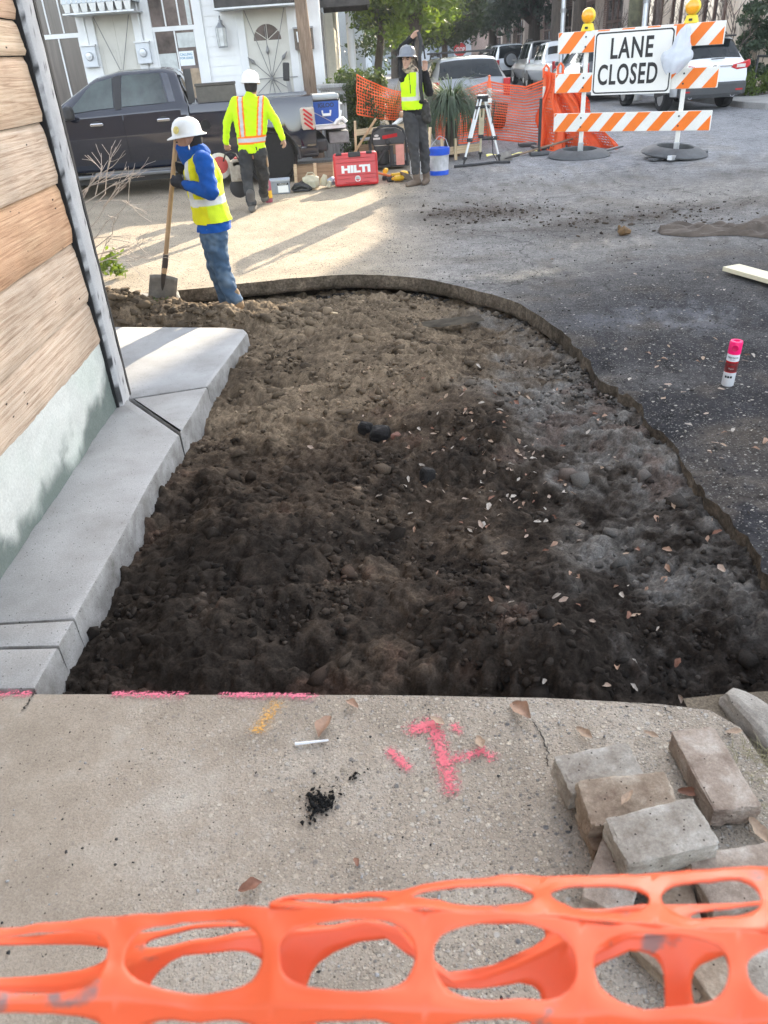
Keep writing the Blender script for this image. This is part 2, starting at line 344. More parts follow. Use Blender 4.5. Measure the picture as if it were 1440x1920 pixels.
# ---- soil of the pit: dense height field
def soil_h(x, y):
    n1 = fbm(x, y, 1.6, 4, 41); n2 = fbm(x, y, 6, 4, 42); n3 = fbm(x, y, 19, 4, 43); rg = 1-np.abs(fbm(x, y, 3.6, 4, 44))*2
    h = -.125+.062*n1+.036*n2+.012*n3+.03*fbm(x, y, 3.1, 2, 46)+.014*rg*np.clip(n1+.6, 0, 1)
    h = h+.02*sst(1.1, 1.42, x)*sst(6.0, 5.0, y)+.02*sst(1.2, 1.45, x)*sst(3.6, 2.6, y)-.035*sst(-.80, -1.0, x)*sst(4.9, 4.2, y)
    h = h+.09*bump2(x, y, .38, 4.45, .42, .5)+.05*bump2(x, y, .1, 5.1, .5, .4)+.05*bump2(x, y, .55, 3.7, .4, .35)
    h = h+.23*bump2(x, y, -1.95, 6.6, .6, .27)+.08*bump2(x, y, -1.3, 6.3, .35, .14)+.06*bump2(x, y, -1.0, 6.3, .5, .2)+.09*bump2(x, y, -2.3, 6.75, .3, .3)+.04*bump2(x, y, -.5, 5.6, .5, .5)
    h = h-.03*sst(.55, .95, x)*sst(1.0, 2.2, y)+.02*sst(1.12, 1.5, x)*sst(4.6, 3.2, y)
    h = h+.09*bump2(x, y, .5, 2.12, .28, .2)+.045*bump2(x, y, -.45, 3.0, .5, .35)-.05*bump2(x, y, -.35, 2.2, .4, .3)
    h = h-.05*bump2(x, y, .05, 4.0, .16, .1)-.05*bump2(x, y, .62, 4.75, .2, .14)-.04*bump2(x, y, .0, 2.75, .25, .15)
    h = h-.06*sst(6.85, 7.25, y+.1*n1)*sst(.8, .2, x)+.07*sst(1.7, 1.95, -y+3.9)*0
    h = h-.07*sst(2.15, 1.9, y)*sst(-1.2, -.6, x)
    h = h-.075*bump2(x, y, -1.05, 6.62, .26, .17)
    w_ = sst(1.02, 1.36, x)*sst(5.4, 4.5, y)*sst(1.9, 2.3, y); h = h*(1-w_)+(-.088+.020*n2+.010*n3+.010*n1)*w_
    h = h-.05*sst(-.8, -1.05, x)*sst(5.6, 5.0, y)*0
    return h
def soil_tint(x, y, h):
    n1 = fbm(x, y, 1.1, 4, 51); n2 = fbm(x, y, 4.5, 4, 52); n3 = fbm(x, y, 24, 3, 53)
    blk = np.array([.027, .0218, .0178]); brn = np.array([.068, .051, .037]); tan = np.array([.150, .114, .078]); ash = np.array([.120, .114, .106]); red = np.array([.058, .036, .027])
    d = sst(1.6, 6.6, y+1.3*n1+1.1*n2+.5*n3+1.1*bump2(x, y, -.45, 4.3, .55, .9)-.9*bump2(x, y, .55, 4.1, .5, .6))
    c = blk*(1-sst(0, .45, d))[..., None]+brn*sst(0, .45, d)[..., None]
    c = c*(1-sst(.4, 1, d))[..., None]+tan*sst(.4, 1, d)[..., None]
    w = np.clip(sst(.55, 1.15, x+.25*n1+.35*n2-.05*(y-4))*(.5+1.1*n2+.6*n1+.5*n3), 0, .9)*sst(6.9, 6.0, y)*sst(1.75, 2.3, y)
    c = c*(1-w)[..., None]+ash*w[..., None]
    w = np.clip(sst(.25, .6, n2-.3*n1)*sst(5.2, 4.2, y), 0, .6); c = c*(1-w)[..., None]+red*w[..., None]
    w = np.clip(bump2(x, y, .1, 5.7, .8, .5)*(.3+n2), 0, .5); c = c*(1-w)[..., None]+np.array([.16, .12, .08])*w[..., None]
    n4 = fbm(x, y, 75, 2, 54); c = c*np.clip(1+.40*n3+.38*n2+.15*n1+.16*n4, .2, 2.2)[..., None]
    return c
gx = np.arange(-3.2, 1.75, .009); gy = np.concatenate([np.arange(1.5, 4.2, .0085), np.arange(4.2, 7.75, .0125)])
GX, GY = np.meshgrid(gx, gy); GH = soil_h(GX, GY)
# crumble: cellular lumps
wx, wy = GX+.02*fbm(GX, GY, 12, 3, 65), GY+.02*fbm(GX, GY, 12, 3, 66); LUMP = np.zeros_like(GX)
for f_, amp, th, s_ in ((6.5, .034, .88, 1), (14, .024, .80, 2), (30, .015, .72, 3), (55, .009, .5, 4)):
    d_, i_ = worley(wx, wy, f_, s_); mk = sst(th, th+.25, i_+.75*fbm(GX, GY, 2.1, 3, 67+s_)); L_ = amp*mk*(.5+.5*i_)*np.sqrt(np.clip(1-(d_/.62)**2, 0, 1)); GH = GH+L_; LUMP = LUMP+L_
GRIT = nr.rand(*GX.shape)-.5; GH = GH+.0042*GRIT
GH = GH+.022*(1-np.abs(fbm(GX, GY, 4.2, 4, 69)))**3*sst(-.2, .5, fbm(GX, GY, 1.3, 2, 70))-.016*sst(.1, .6, fbm(GX, GY, 5.5, 3, 72))
V = np.stack([GX, GY, GH], -1).reshape(-1, 3)
m_soil = att_mat('dug_soil', rough=.97, fine=.5, bump=.004, bsc=120, spec=.05)
tag(np_mesh('soil', V, grid_faces(len(gy), len(gx)), m_soil, smooth=False, tint=(soil_tint(GX, GY, GH)*(.85+7*np.clip(LUMP, 0, .05)+.40*GRIT)[..., None]).reshape(-1, 3)), kind='structure')  # lumps lightened in the colour to strengthen the relief shading

# ---- crumbs and clods: far past counting
def ico(sub):
    bm = bmesh.new(); bmesh.ops.create_icosphere(bm, subdivisions=sub, radius=1)
    v = np.array([q.co for q in bm.verts]); f = np.array([[w.index for w in q.verts] for q in bm.faces]); bm.free(); return v, f
def scatter_lumps(name, xs, ys, zs, rs, tints, sub, m, flat=.75):
    v, f = ico(sub); n = len(xs); k = len(v)
    rot = nr.rand(n)*6.28; A = np.repeat(v[None], n, 0)
    A = A*(1+(1.1 if sub == 1 else .5)*(nr.rand(n, k, 1)-.5))*np.stack([1+.9*(nr.rand(n)-.5), 1+.9*(nr.rand(n)-.5), flat+.6*(nr.rand(n)-.5)], 1)[:, None]
    c, s = np.cos(rot)[:, None], np.sin(rot)[:, None]
    x = A[..., 0]*c-A[..., 1]*s; y = A[..., 0]*s+A[..., 1]*c
    B = np.stack([x*rs[:, None]+xs[:, None], y*rs[:, None]+ys[:, None], A[..., 2]*rs[:, None]+zs[:, None]], -1).reshape(-1, 3)
    F = (f[None]+(np.arange(n)*k)[:, None, None]).reshape(-1, 3)
    T = np.repeat(tints, k, 0)*(1+.3*(nr.rand(n*k, 1)-.5))
    return np_mesh(name, B, F, m, tint=T)
def in_pit(x, y):
    cx = np.interp(y, ci[::-1][:, 1][(ci[::-1][:, 0] > .3)], ci[::-1][:, 0][(ci[::-1][:, 0] > .3)])
    walkx = np.interp(y, [1.9, 2.3, 3.4, 4, 4.7, 5.8, 5.95, 6.25, 6.4], [-1.2, -1.19, -1.14, -1.1, -1.06, -.93, -1.1, -2.1, -3])
    yslab = 1.82-.12*x
    return (x > walkx+.01) & (x < cx-.02) & (y > yslab+.02) & (y < 7.25)
N = 60000; xs = nr.uniform(-2.6, 1.5, N); ys = 1.7+5.6*nr.rand(N)**1.25; k = in_pit(xs, ys) & (fbm(xs, ys, 2.8, 4, 71)+.22*nr.randn(N) > -.02); xs, ys = xs[k], ys[k]
rs = .0025+.016*nr.rand(len(xs))**5; hs = soil_h(xs, ys)
m_crumb = att_mat('soil_crumbs', rough=.97, fine=.4, bump=.002, bsc=200, spec=.12)
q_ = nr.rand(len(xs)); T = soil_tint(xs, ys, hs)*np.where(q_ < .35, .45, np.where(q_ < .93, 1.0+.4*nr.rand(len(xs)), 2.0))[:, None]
tag(scatter_lumps('soil_crumbs', xs, ys, hs+rs*.5, rs, T, 1, m_crumb), 'crumbs of dark soil strewn over the dug pit', 'soil', kind='stuff')
N = 1900; xs = nr.uniform(-2.5, 1.4, N); ys = 1.75+5.4*nr.rand(N); xs[:420] = nr.uniform(-2.45, -.35, 420); ys[:420] = nr.normal(6.35, .26, 420)
k = in_pit(xs, ys) & (np.hypot((xs+1.08)/.25, (ys-6.58)/.14) > 1); xs, ys = xs[k], ys[k]; rs = np.where(ys > 5.9, .010+.045*nr.rand(len(xs))**3, .010+.034*nr.rand(len(xs))**4); hs = soil_h(xs, ys)
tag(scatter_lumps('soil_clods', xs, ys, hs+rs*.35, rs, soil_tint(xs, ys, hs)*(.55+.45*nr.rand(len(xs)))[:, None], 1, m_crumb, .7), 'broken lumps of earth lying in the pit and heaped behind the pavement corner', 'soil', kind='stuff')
N = 900; ei = nr.randint(int(len(ci)*.25), int(len(ci)*.93), N); off_ = .02+.16*nr.rand(N)**2; xs = ci[ei, 0]-off_*np.sign(nrm[ei, 0]*1)*np.abs(nrm[ei, 0])*np.where(nrm[ei, 0] > 0, 1, -1); xs = np.where(ci[ei, 1] < 6, ci[ei, 0]-off_, ci[ei, 0]-.3*off_); ys = np.where(ci[ei, 1] < 6, ci[ei, 1], ci[ei, 1]-off_)
rs = .006+.028*nr.rand(N)**3; hs = soil_h(xs, ys); T = np.where(nr.rand(N, 1) > .2, np.array([[.042, .036, .030]]), np.array([[.10, .094, .088]]))*(.4+.8*nr.rand(N, 1)); rs = rs*np.where(ys < 5.2, .5, .75)
tag(scatter_lumps('edge_rubble', xs, ys, hs+rs*.5, rs, T, 1, m_crumb), 'broken bits of paving and earth lying along the foot of the cut street edge', 'rubble', kind='stuff')
N = 420; xs = np.concatenate([nr.normal(1.45, .5, N), nr.normal(2.4, .6, N//2), nr.normal(3.6, .5, N//2)]); ys = np.concatenate([nr.normal(10.0, .4, N), nr.normal(8.9, .4, N//2), nr.normal(9.1, .5, N//2)]); rs = .004+.018*nr.rand(len(xs))**4; k_ = xs > .7; xs, ys, rs = xs[k_], ys[k_], rs[k_]
tag(scatter_lumps('spilled_dirt', xs, ys, street_z(xs, ys)+rs*.3, rs, np.array([[.07, .056, .045]])*(.5+nr.rand(len(xs), 1)), 1, m_crumb), 'dirt spilled in patches over the middle of the street', 'dirt', kind='stuff')
# grit on the street and on the foreground slab
N = 3200; xs = 1.3+4.5*nr.rand(N)**1.3; ys = nr.uniform(1.8, 13, N); cx = np.interp(ys, [1.6, 3, 5, 6.1, 7, 8], [1.38, 1.48, 1.42, 1.2, .6, .2]); xs = xs-1.3+cx+.03
T = np.where(nr.rand(N, 1) > .35, np.array([[.05, .046, .043]]), np.array([[.25, .23, .2]])); rs = .003+.006*nr.rand(N)**3
tag(scatter_lumps('street_grit', xs, ys, street_z(xs, ys)+rs*.3, rs, T, 1, m_crumb), 'loose grit scattered over the asphalt beside the pit', 'grit', kind='stuff')

# ---- concrete: pavement slabs and the foreground slab
def concrete_slab(name, poly, depth, m, bev=.015, rough=.012, step=.05, seed=1, z1=0., tag_it=True, flare=.02):
    P = []
    n = len(poly)
    for i in range(n):
        a = Vector(poly[i]); b = Vector(poly[(i+1) % n]); k = max(1, int((b-a).length/step))
        for j in range(k): P.append(a.lerp(b, j/k))
    n = len(P); area = sum(P[i].x*P[(i+1) % n].y-P[(i+1) % n].x*P[i].y for i in range(n))
    if area < 0: P.reverse()
    N = []
    for i in range(n):
        d = (P[(i+1) % n]-P[i-1]).normalized(); N.append(Vector((d.y, -d.x)))
    V = []
    for k, (ins, z, am) in enumerate([(bev, 0, 0), (bev*.3, -bev*.3, .15), (0, -bev, .2), (-flare*.3, -depth*.55, .8), (-flare, -depth*.8, 1.5), (-flare*.7, -depth*1.3, 1.5)]):
        for i in range(n):
            w = mnoise.noise(Vector((P[i].x*5+seed, P[i].y*5, z*14)))*rough*am*.8+mnoise.noise(Vector((P[i].x*21+seed, P[i].y*21, z*40)))*rough*.35*am
            q = P[i]-N[i]*(ins+w); V.append((q.x, q.y, z1+z))
    F = [list(range(n))]
    for k in range(5):
        for i in range(n): F.append([k*n+i, k*n+(i+1) % n, (k+1)*n+(i+1) % n, (k+1)*n+i][::-1])
    mb = MB(); mb.add(V, F); mb.mi = [0]+[0]*n+[1]*(n*4); o = mb.build(name, [m, m_side], smooth=True)
    if tag_it: tag(o, kind='structure')
    return o
def concrete_mat(name, base, dark, light, agg=0., sc=2.5, rough=.85):
    m = bpy.data.materials.new(name); m.use_nodes = True; t = m.node_tree; b = t.nodes['Principled BSDF']; L = t.links.new
    tc = nd(t, 'ShaderNodeTexCoord'); co = tc.outputs['Object']
    n = nd(t, 'ShaderNodeTexNoise'); n.inputs['Scale'].default_value = sc; n.inputs['Detail'].default_value = 9; n.inputs['Roughness'].default_value = .65; L(co, n.inputs['Vector'])
    r = nd(t, 'ShaderNodeValToRGB'); e = r.color_ramp.elements; e[0].position = .28; e[0].color = (*dark, 1); e[1].position = .72; e[1].color = (*light, 1)
    q = e.new(.5); q.color = (*base, 1); L(n.outputs[0], r.inputs[0]); col = r.outputs[0]
    n2 = nd(t, 'ShaderNodeTexNoise'); n2.inputs['Scale'].default_value = 150; n2.inputs['Detail'].default_value = 5; n2.inputs['Roughness'].default_value = .8; L(co, n2.inputs['Vector'])
    mr = nd(t, 'ShaderNodeMapRange'); mr.inputs[1].default_value = .3; mr.inputs[2].default_value = .7; mr.inputs[3].default_value = .72; mr.inputs[4].default_value = 1.25; L(n2.outputs[0], mr.inputs[0])
    mx = nd(t, 'ShaderNodeMix', data_type='RGBA', blend_type='MULTIPLY'); mx.inputs[0].default_value = 1; L(col, mx.inputs[6]); L(mr.outputs[0], mx.inputs[7]); col = mx.outputs[2]
    hgt = n2.outputs[0]
    # small pits
    v = nd(t, 'ShaderNodeTexVoronoi'); v.inputs['Scale'].default_value = 38; L(co, v.inputs['Vector'])
    ls = nd(t, 'ShaderNodeMath', operation='LESS_THAN'); ls.inputs[1].default_value = .1; L(v.outputs['Distance'], ls.inputs[0])
    m2 = nd(t, 'ShaderNodeMix', data_type='RGBA'); L(ls.outputs[0], m2.inputs[0]); L(col, m2.inputs[6]); m2.inputs[7].default_value = (*[c*.35 for c in dark], 1); col = m2.outputs[2]
    if agg:
        # the smoother cement skin that is left on the far-left half hides the pebbles
        sx = nd(t, 'ShaderNodeSeparateXYZ'); L(co, sx.inputs[0])
        n5 = nd(t, 'ShaderNodeTexNoise'); n5.inputs['Scale'].default_value = 3.5; n5.inputs['Detail'].default_value = 5; L(co, n5.inputs['Vector'])
        ma = nd(t, 'ShaderNodeMath', operation='MULTIPLY_ADD'); L(n5.outputs[0], ma.inputs[0]); ma.inputs[1].default_value = 1.4; L(sx.outputs[0], ma.inputs[2])
        mrr = nd(t, 'ShaderNodeMapRange'); mrr.inputs[1].default_value = -.25; mrr.inputs[2].default_value = .75; mrr.inputs[3].default_value = .1; mrr.inputs[4].default_value = 1; L(ma.outputs[0], mrr.inputs[0])
        for (s2, th, amt) in ((150, .25, .6), (88, .5, .75), (55, .80, .85)):
            v2 = nd(t, 'ShaderNodeTexVoronoi'); v2.inputs['Scale'].default_value = s2; L(co, v2.inputs['Vector'])
            sp = nd(t, 'ShaderNodeSeparateColor'); L(v2.outputs['Color'], sp.inputs[0])
            gt = nd(t, 'ShaderNodeMath', operation='GREATER_THAN'); gt.inputs[1].default_value = th; L(sp.outputs[1], gt.inputs[0])
            ed = nd(t, 'ShaderNodeMapRange'); ed.inputs[1].default_value = .50; ed.inputs[2].default_value = .30; L(v2.outputs['Distance'], ed.inputs[0])
            mu = nd(t, 'ShaderNodeMath', operation='MULTIPLY'); L(gt.outputs[0], mu.inputs[0]); L(ed.outputs[0], mu.inputs[1])
            mu2 = nd(t, 'ShaderNodeMath', operation='MULTIPLY'); L(mu.outputs[0], mu2.inputs[0]); L(mrr.outputs[0], mu2.inputs[1])
            rr = nd(t, 'ShaderNodeValToRGB'); rr.color_ramp.interpolation = 'CONSTANT'; el = rr.color_ramp.elements
            el[0].color = (.30, .26, .21, 1); el[1].position = .25; el[1].color = (.46, .40, .32, 1)
            for p, c in ((.48, (.38, .36, .33)), (.66, (.22, .19, .155)), (.80, (.52, .47, .40)), (.93, (.085, .09, .10))): el.new(p).color = (*c, 1)
            L(sp.outputs[0], rr.inputs[0])
            m3 = nd(t, 'ShaderNodeMix', data_type='RGBA'); mu3 = nd(t, 'ShaderNodeMath', operation='MULTIPLY'); mu3.inputs[1].default_value = amt; L(mu2.outputs[0], mu3.inputs[0]); L(mu3.outputs[0], m3.inputs[0]); L(col, m3.inputs[6]); L(rr.outputs[0], m3.inputs[7]); col = m3.outputs[2]
            ad = nd(t, 'ShaderNodeMath', operation='MULTIPLY_ADD'); L(mu2.outputs[0], ad.inputs[0]); ad.inputs[1].default_value = agg; L(hgt, ad.inputs[2]); hgt = ad.outputs[0]
    L(col, b.inputs['Base Color']); b.inputs['Roughness'].default_value = rough; b.inputs['Specular IOR Level'].default_value = .3
    bp = nd(t, 'ShaderNodeBump'); bp.inputs['Distance'].default_value = .0035 if agg else .0022; L(hgt, bp.inputs['Height']); L(bp.outputs[0], b.inputs['Normal'])
    return m
m_walk = concrete_mat('pavement_concrete', (.300, .297, .292), (.20, .192, .182), (.385, .385, .385), sc=1.8)
m_slab = concrete_mat('exposed_aggregate', (.305, .262, .213), (.20, .168, .132), (.40, .37, .325), agg=.9)
m_side = concrete_mat('slab_side', (.225, .218, .21), (.12, .112, .10), (.33, .325, .315), sc=7)
pv = [[(-1.63, 1.99), (-1.21, 1.955), (-1.2, 2.16), (-1.4, 2.175), (-1.63, 2.18)],
      [(-1.63, 2.19), (-1.4, 2.187), (-1.2, 2.172), (-1.192, 2.315), (-1.63, 2.325)],
      [(-1.63, 2.335), (-1.19, 2.325), (-1.18, 2.57), (-1.16, 2.95), (-1.15, 3.36), (-1.115, 3.96), (-1.54, 4.54), (-1.63, 4.54)],
      [(-1.535, 4.55), (-1.108, 3.972), (-1.08, 4.35), (-1.072, 4.665)],
      [(-1.545, 4.562), (-1.07, 4.678), (-.94, 5.76), (-.98, 5.86), (-1.13, 5.94), (-2.09, 6.18), (-3.2, 6.3), (-8, 6.45), (-8, 4.6), (-1.66, 4.6)]]
for i, p in enumerate(pv): concrete_slab('pavement', p, .16, m_walk, bev=.018 if i > 1 else .01, rough=.006, seed=i*3, flare=.008, step=.025)
sp_ = [(-3.0, 2.16), (-1.33, 1.945), (-.04, 1.815), (.45, 1.755), (.8, 1.695), (.94, 1.655), (1.0, 1.58), (1.02, 1.3), (1.02, -4), (-3, -4)]
concrete_slab('slab', sp_, .2, m_slab, bev=.006, rough=.01, step=.03, seed=9, z1=-.004)
mb = MB(); 
V = []; 
gx2 = np.linspace(.9, 4.0, 90); gy2 = np.linspace(-3, 1.75, 110); A, B = np.meshgrid(gx2, gy2); Hh = -.05+.02*fbm(A, B, 3, 5, 81)+.01*fbm(A, B, 22, 3, 82)
tn = np.array([.15, .125, .095])*(1+.4*fbm(A, B, 4, 4, 83))[..., None]
tag(np_mesh('verge_soil', np.stack([A, B, Hh], -1).reshape(-1, 3), grid_faces(110, 90), m_soil, smooth=True, tint=tn.reshape(-1, 3)), kind='structure')
# far pavements with kerbs
m_far = mat('far_pavement', (.30, .295, .285), .9, var=.2, sc=1.2, bump=.004, bsc=40, vec='Object', fine=.2)
mb = MB(); mb.span((-60, 15.9, -.3), (-1.2, 17.2, .12)); mb.span((-1.195, 16.6, -.3), (1.6, 120, .12)); mb.prism([(-1.19, 16.58), (-1.19, 15.9), (.0, 15.9), (1.2, 16.0), (1.6, 16.58)], -.3, .118)
tag(mb.build('far_pavement', m_far, bevel=.02), kind='structure')
mb = MB(); mb.prism([(10.25, 21.4), (10.6, 20.9), (11.4, 20.4), (60, 20.4), (60, 24), (14, 24), (14, 120), (10.05, 120), (10.05, 22.2)], -.3, .15)
tag(mb.build('corner_pavement', m_far, bevel=.02), kind='structure')

# ---- the old timber building on the left
m_found = concrete_mat('limewashed_footing', (.50, .54, .50), (.38, .44, .41), (.62, .65, .60), sc=4)
def wood_mat(name, c1, c2, c3, axis='Y', sc=1.):
    m = bpy.data.materials.new(name); m.use_nodes = True; t = m.node_tree; b = t.nodes['Principled BSDF']; L = t.links.new
    tc = nd(t, 'ShaderNodeTexCoord'); mp = nd(t, 'ShaderNodeMapping')
    s = {'X': (1.2, 26, 26), 'Y': (38, 1.1, 38), 'Z': (26, 26, 1.2)}[axis]; mp.inputs['Scale'].default_value = [q*sc for q in s]; L(tc.outputs['Object'], mp.inputs[0])
    at = nd(t, 'ShaderNodeAttribute', attribute_name='tint')
    n = nd(t, 'ShaderNodeTexNoise'); n.inputs['Scale'].default_value = 2.2; n.inputs['Detail'].default_value = 8; n.inputs['Roughness'].default_value = .65; n.inputs['Distortion'].default_value = .8; L(mp.outputs[0], n.inputs['Vector'])
    r = nd(t, 'ShaderNodeValToRGB'); e = r.color_ramp.elements; e[0].position = .3; e[0].color = (*c1, 1); e[1].position = .75; e[1].color = (*c3, 1); e.new(.48).color = (*c2, 1); L(n.outputs[0], r.inputs[0])
    n2 = nd(t, 'ShaderNodeTexNoise'); n2.inputs['Scale'].default_value = 2.6; n2.inputs['Detail'].default_value = 4; L(tc.outputs['Object'], n2.inputs['Vector'])
    mr = nd(t, 'ShaderNodeMapRange'); mr.inputs[1].default_value = .3; mr.inputs[2].default_value = .7; mr.inputs[3].default_value = .78; mr.inputs[4].default_value = 1.2; L(n2.outputs[0], mr.inputs[0])
    mx = nd(t, 'ShaderNodeMix', data_type='RGBA', blend_type='MULTIPLY'); mx.inputs[0].default_value = 1; L(r.outputs[0], mx.inputs[6]); L(mr.outputs[0], mx.inputs[7])
    mx2 = nd(t, 'ShaderNodeMix', data_type='RGBA', blend_type='MULTIPLY'); mx2.inputs[0].default_value = 1; L(mx.outputs[2], mx2.inputs[6]); L(at.outputs['Color'], mx2.inputs[7]); col = mx2.outputs[2]
    mp2 = nd(t, 'ShaderNodeMapping'); mp2.inputs['Scale'].default_value = [q*.22 for q in s] if axis != 'Y' else (9, 3.6, 9); L(tc.outputs['Object'], mp2.inputs[0])
    v = nd(t, 'ShaderNodeTexVoronoi'); v.inputs['Scale'].default_value = 1.7; L(mp2.outputs[0], v.inputs['Vector'])
    ls = nd(t, 'ShaderNodeMapRange'); ls.inputs[1].default_value = .05; ls.inputs[2].default_value = .085; ls.inputs[3].default_value = 1; ls.inputs[4].default_value = 0; L(v.outputs['Distance'], ls.inputs[0])
    m2 = nd(t, 'ShaderNodeMix', data_type='RGBA'); L(ls.outputs[0], m2.inputs[0]); L(col, m2.inputs[6]); m2.inputs[7].default_value = (.03, .02, .015, 1)
    L(m2.outputs[2], b.inputs['Base Color']); b.inputs['Roughness'].default_value = .85; b.inputs['Specular IOR Level'].default_value = .25
    bp = nd(t, 'ShaderNodeBump'); bp.inputs['Distance'].default_value = .004; L(n.outputs[0], bp.inputs['Height']); L(bp.outputs[0], b.inputs['Normal'])
    return m
m_wood = wood_mat('weathered_boards', (.31, .20, .13), (.57, .425, .31), (.74, .61, .485))
m_black = mat('black_gap', (.012, .012, .013), .9)
hb = thing('timber_building', 'old building with weathered bare board siding above a pale footing beside the pavement', 'building', (-1.6, 4.45, 0))
zb = [.395, .65, .97, 1.27, 1.565, 1.85, 2.0, 2.3, 2.6, 2.9, 3.2, 3.5, 3.8, 4.1]
VV = []; FF = []; TT = []; o = 0
tints = [(1.14, 1.13, 1.1), (1.12, 1.1, 1.06), (.86, .68, .55), (1.02, .97, .9), (.92, .84, .78), (.98, .90, .84), (.93, .82, .74), (1, .9, .8)]
for i in range(len(zb)-1):
    yy = np.concatenate([np.arange(-3.2, 4.1, .06), np.linspace(4.12, 4.42+.010*math.sin(i*2.1), 14)]); n = len(yy); nz = 9
    top = zb[i+1]-.002+.006*fbm(yy, yy*0+i, 1.3, 3, 90); bot = zb[i]+.0015+.006*fbm(yy, yy*0+i-1, 1.3, 3, 90)
    e = np.zeros((nz, n, 3)); 
    for k in range(nz):
        f = k/(nz-1); e[k, :, 1] = yy; e[k, -1, 1] += .012*mnoise.noise(Vector((i*3.3, k*1.7, 0))); e[k, :, 2] = bot*(1-f)+top*f
        e[k, :, 0] = .022-.016*f+.004*fbm(yy, yy*0+k*.35+i*7, 3, 3, 92)-(.012 if k in (0, nz-1) else 0)
    VV.append(e.reshape(-1, 3)); FF.append(grid_faces(nz, n)+o); o += nz*n
    tc_ = np.array(tints[i % len(tints)])*(1+.18*fbm(e[..., 1], e[..., 2]*3, 1.2, 4, 93))[..., None]; TT.append(tc_.reshape(-1, 3))
V = np.concatenate(VV); V[:, 1] -= 4.45
sd = np_mesh('wall_siding', V, np.concatenate(FF), m_wood, hb, smooth=True, tint=np.concatenate(TT)*.999)
# stained footing
yy = np.arange(-3.2, 4.46, .03); zz = np.linspace(-.12, .405, 40); A, B = np.meshgrid(yy, zz)
Xf = .012+.008*fbm(A, B, 5, 4, 95)+.004*fbm(A, B, 30, 2, 96)
st = np.clip(sst(.07, -.05, B-.16*(.6+.9*fbm(A, A*0, 3.5, 4, 97))-.14*sst(4.1, 4.45, A)+.05*fbm(A, B, 14, 4, 100)), 0, 1)+.5*sst(.3, .55, fbm(A, B, 7, 5, 105))*sst(.35, .05, B); st = np.clip(st, 0, 1)
cl = np.array([.56, .565, .525])[None, None]*(1+.1*fbm(A, B, 6, 4, 98)-.12*sst(.35, .0, B)*1)[..., None]
grn = np.array([.46, .515, .455]); w = sst(-.1, .5, fbm(A, B, 2.2, 4, 99)); cl = cl*(1-.5*w[..., None])+grn*.5*w[..., None]
cl = cl*(1-.85*st[..., None])+np.array([.06, .085, .075])*.85*st[..., None]
np_mesh('footing', np.stack([Xf, A-4.45, B], -1).reshape(-1, 3), grid_faces(40, len(yy)), att_mat('footing_render', fine=.14, bump=.002, bsc=70), hb, smooth=True, tint=cl.reshape(-1, 3))
MBk = MB(); MBk.span((-6, -7.6, -.3), (-.006, .0, 4.1)); MBk.build('wall_core', m_black, hb)
mb = MB(); mb.span((-6, .003, -.3), (-.03, .05, 4.1)); mb.build('end_wall', mat('dark_boards', (.05, .045, .04), .9, var=.3), hb)
mb = MB(); mb.span((-6.4, -8, 4.103), (.35, .5, 4.2)); mb.build('roof', mat('roof_edge', (.12, .11, .10), .9), hb)
# corner board, chalky paint
yy = np.linspace(-.02, .16, 14); zz = np.arange(-.03, 4.1, .03); A, B = np.meshgrid(yy, zz)
eg = fbm(B, B*0, 5, 4, 101)*.010
A2 = A+np.where(A < .0, eg-.004, 0)
Xp = .05+.004*fbm(A*3, B, 9, 4, 102)-.028*(np.abs(A-.07) > .085)
cp = np.array([.40, .40, .405])[None, None]*(1+.15*fbm(A, B, 14, 4, 103))[..., None]
w = sst(.42, .56, fbm(A*2, B, 26, 4, 104)+.55*(sst(.012, -.02, A))+.25*sst(.14, .16, A)); cp = cp*(1-w[..., None])+np.array([.05, .05, .052])*w[..., None]
np_mesh('corner_board', np.stack([Xp, A2, B], -1).reshape(-1, 3), grid_faces(len(zz), 14), att_mat('chalky_paint', fine=.15, bump=.0025, bsc=120), hb, smooth=True, tint=cp.reshape(-1, 3))
mb = MB(); mb.span((.0, -.035, -.02), (.03, .150, 4.09)); mb.span((0, .152, -.02), (.052, .182, 4.09)); mb.build('corner_backing', m_black, hb)
# ================================================================== BUILDINGS, TREES
m_white = mat('white_boards', (.77, .775, .77), .6, var=.06, sc=3, bump=.001, bsc=30)
m_whitetrim = mat('white_trim', (.72, .73, .73), .55, var=.05, sc=5)
m_cream = mat('cream_door', (.60, .585, .53), .6, var=.06, sc=4)
m_glassd = mat('window_glass', (.05, .045, .045), .06, var=.6, sc=1.5, spec=.9, rgb2=(.16, .13, .12))
m_curtain = mat('window_curtain', (.095, .08, .074), .2, var=.4, sc=1.0, stretch=(14, 1, .6), spec=.6)
m_dkmetal = mat('dark_metal', (.05, .05, .052), .5, metal=.5, var=.2)
m_grmetal = mat('grey_metal', (.33, .34, .36), .45, metal=.6, var=.15)
m_galv = mat('galvanised', (.52, .54, .56), .4, metal=.7, var=.12)
m_awn = mat('striped_awning_sheet', (.46, .50, .52), .5, var=.15, sc=2, stretch=(1, 1, .2))
m_awnd = mat('dark_awning_cloth', (.055, .052, .05), .9, var=.35, sc=6)
m_pole = wood_mat('pole_wood', (.10, .07, .05), (.22, .155, .11), (.33, .25, .19), 'Z')
m_greywood = wood_mat('grey_wood', (.20, .195, .19), (.34, .335, .325), (.46, .455, .44), 'Z')
m_newwood = wood_mat('sawn_timber', (.38, .27, .16), (.55, .42, .27), (.66, .54, .38), 'X', .6)
def white_tint(o):
    me = o.data
    if not me.color_attributes.get('tint'):
        a = me.color_attributes.new('tint', 'FLOAT_COLOR', 'POINT'); a.data.foreach_set('color', np.ones(len(me.vertices)*4, np.float32))
    return o
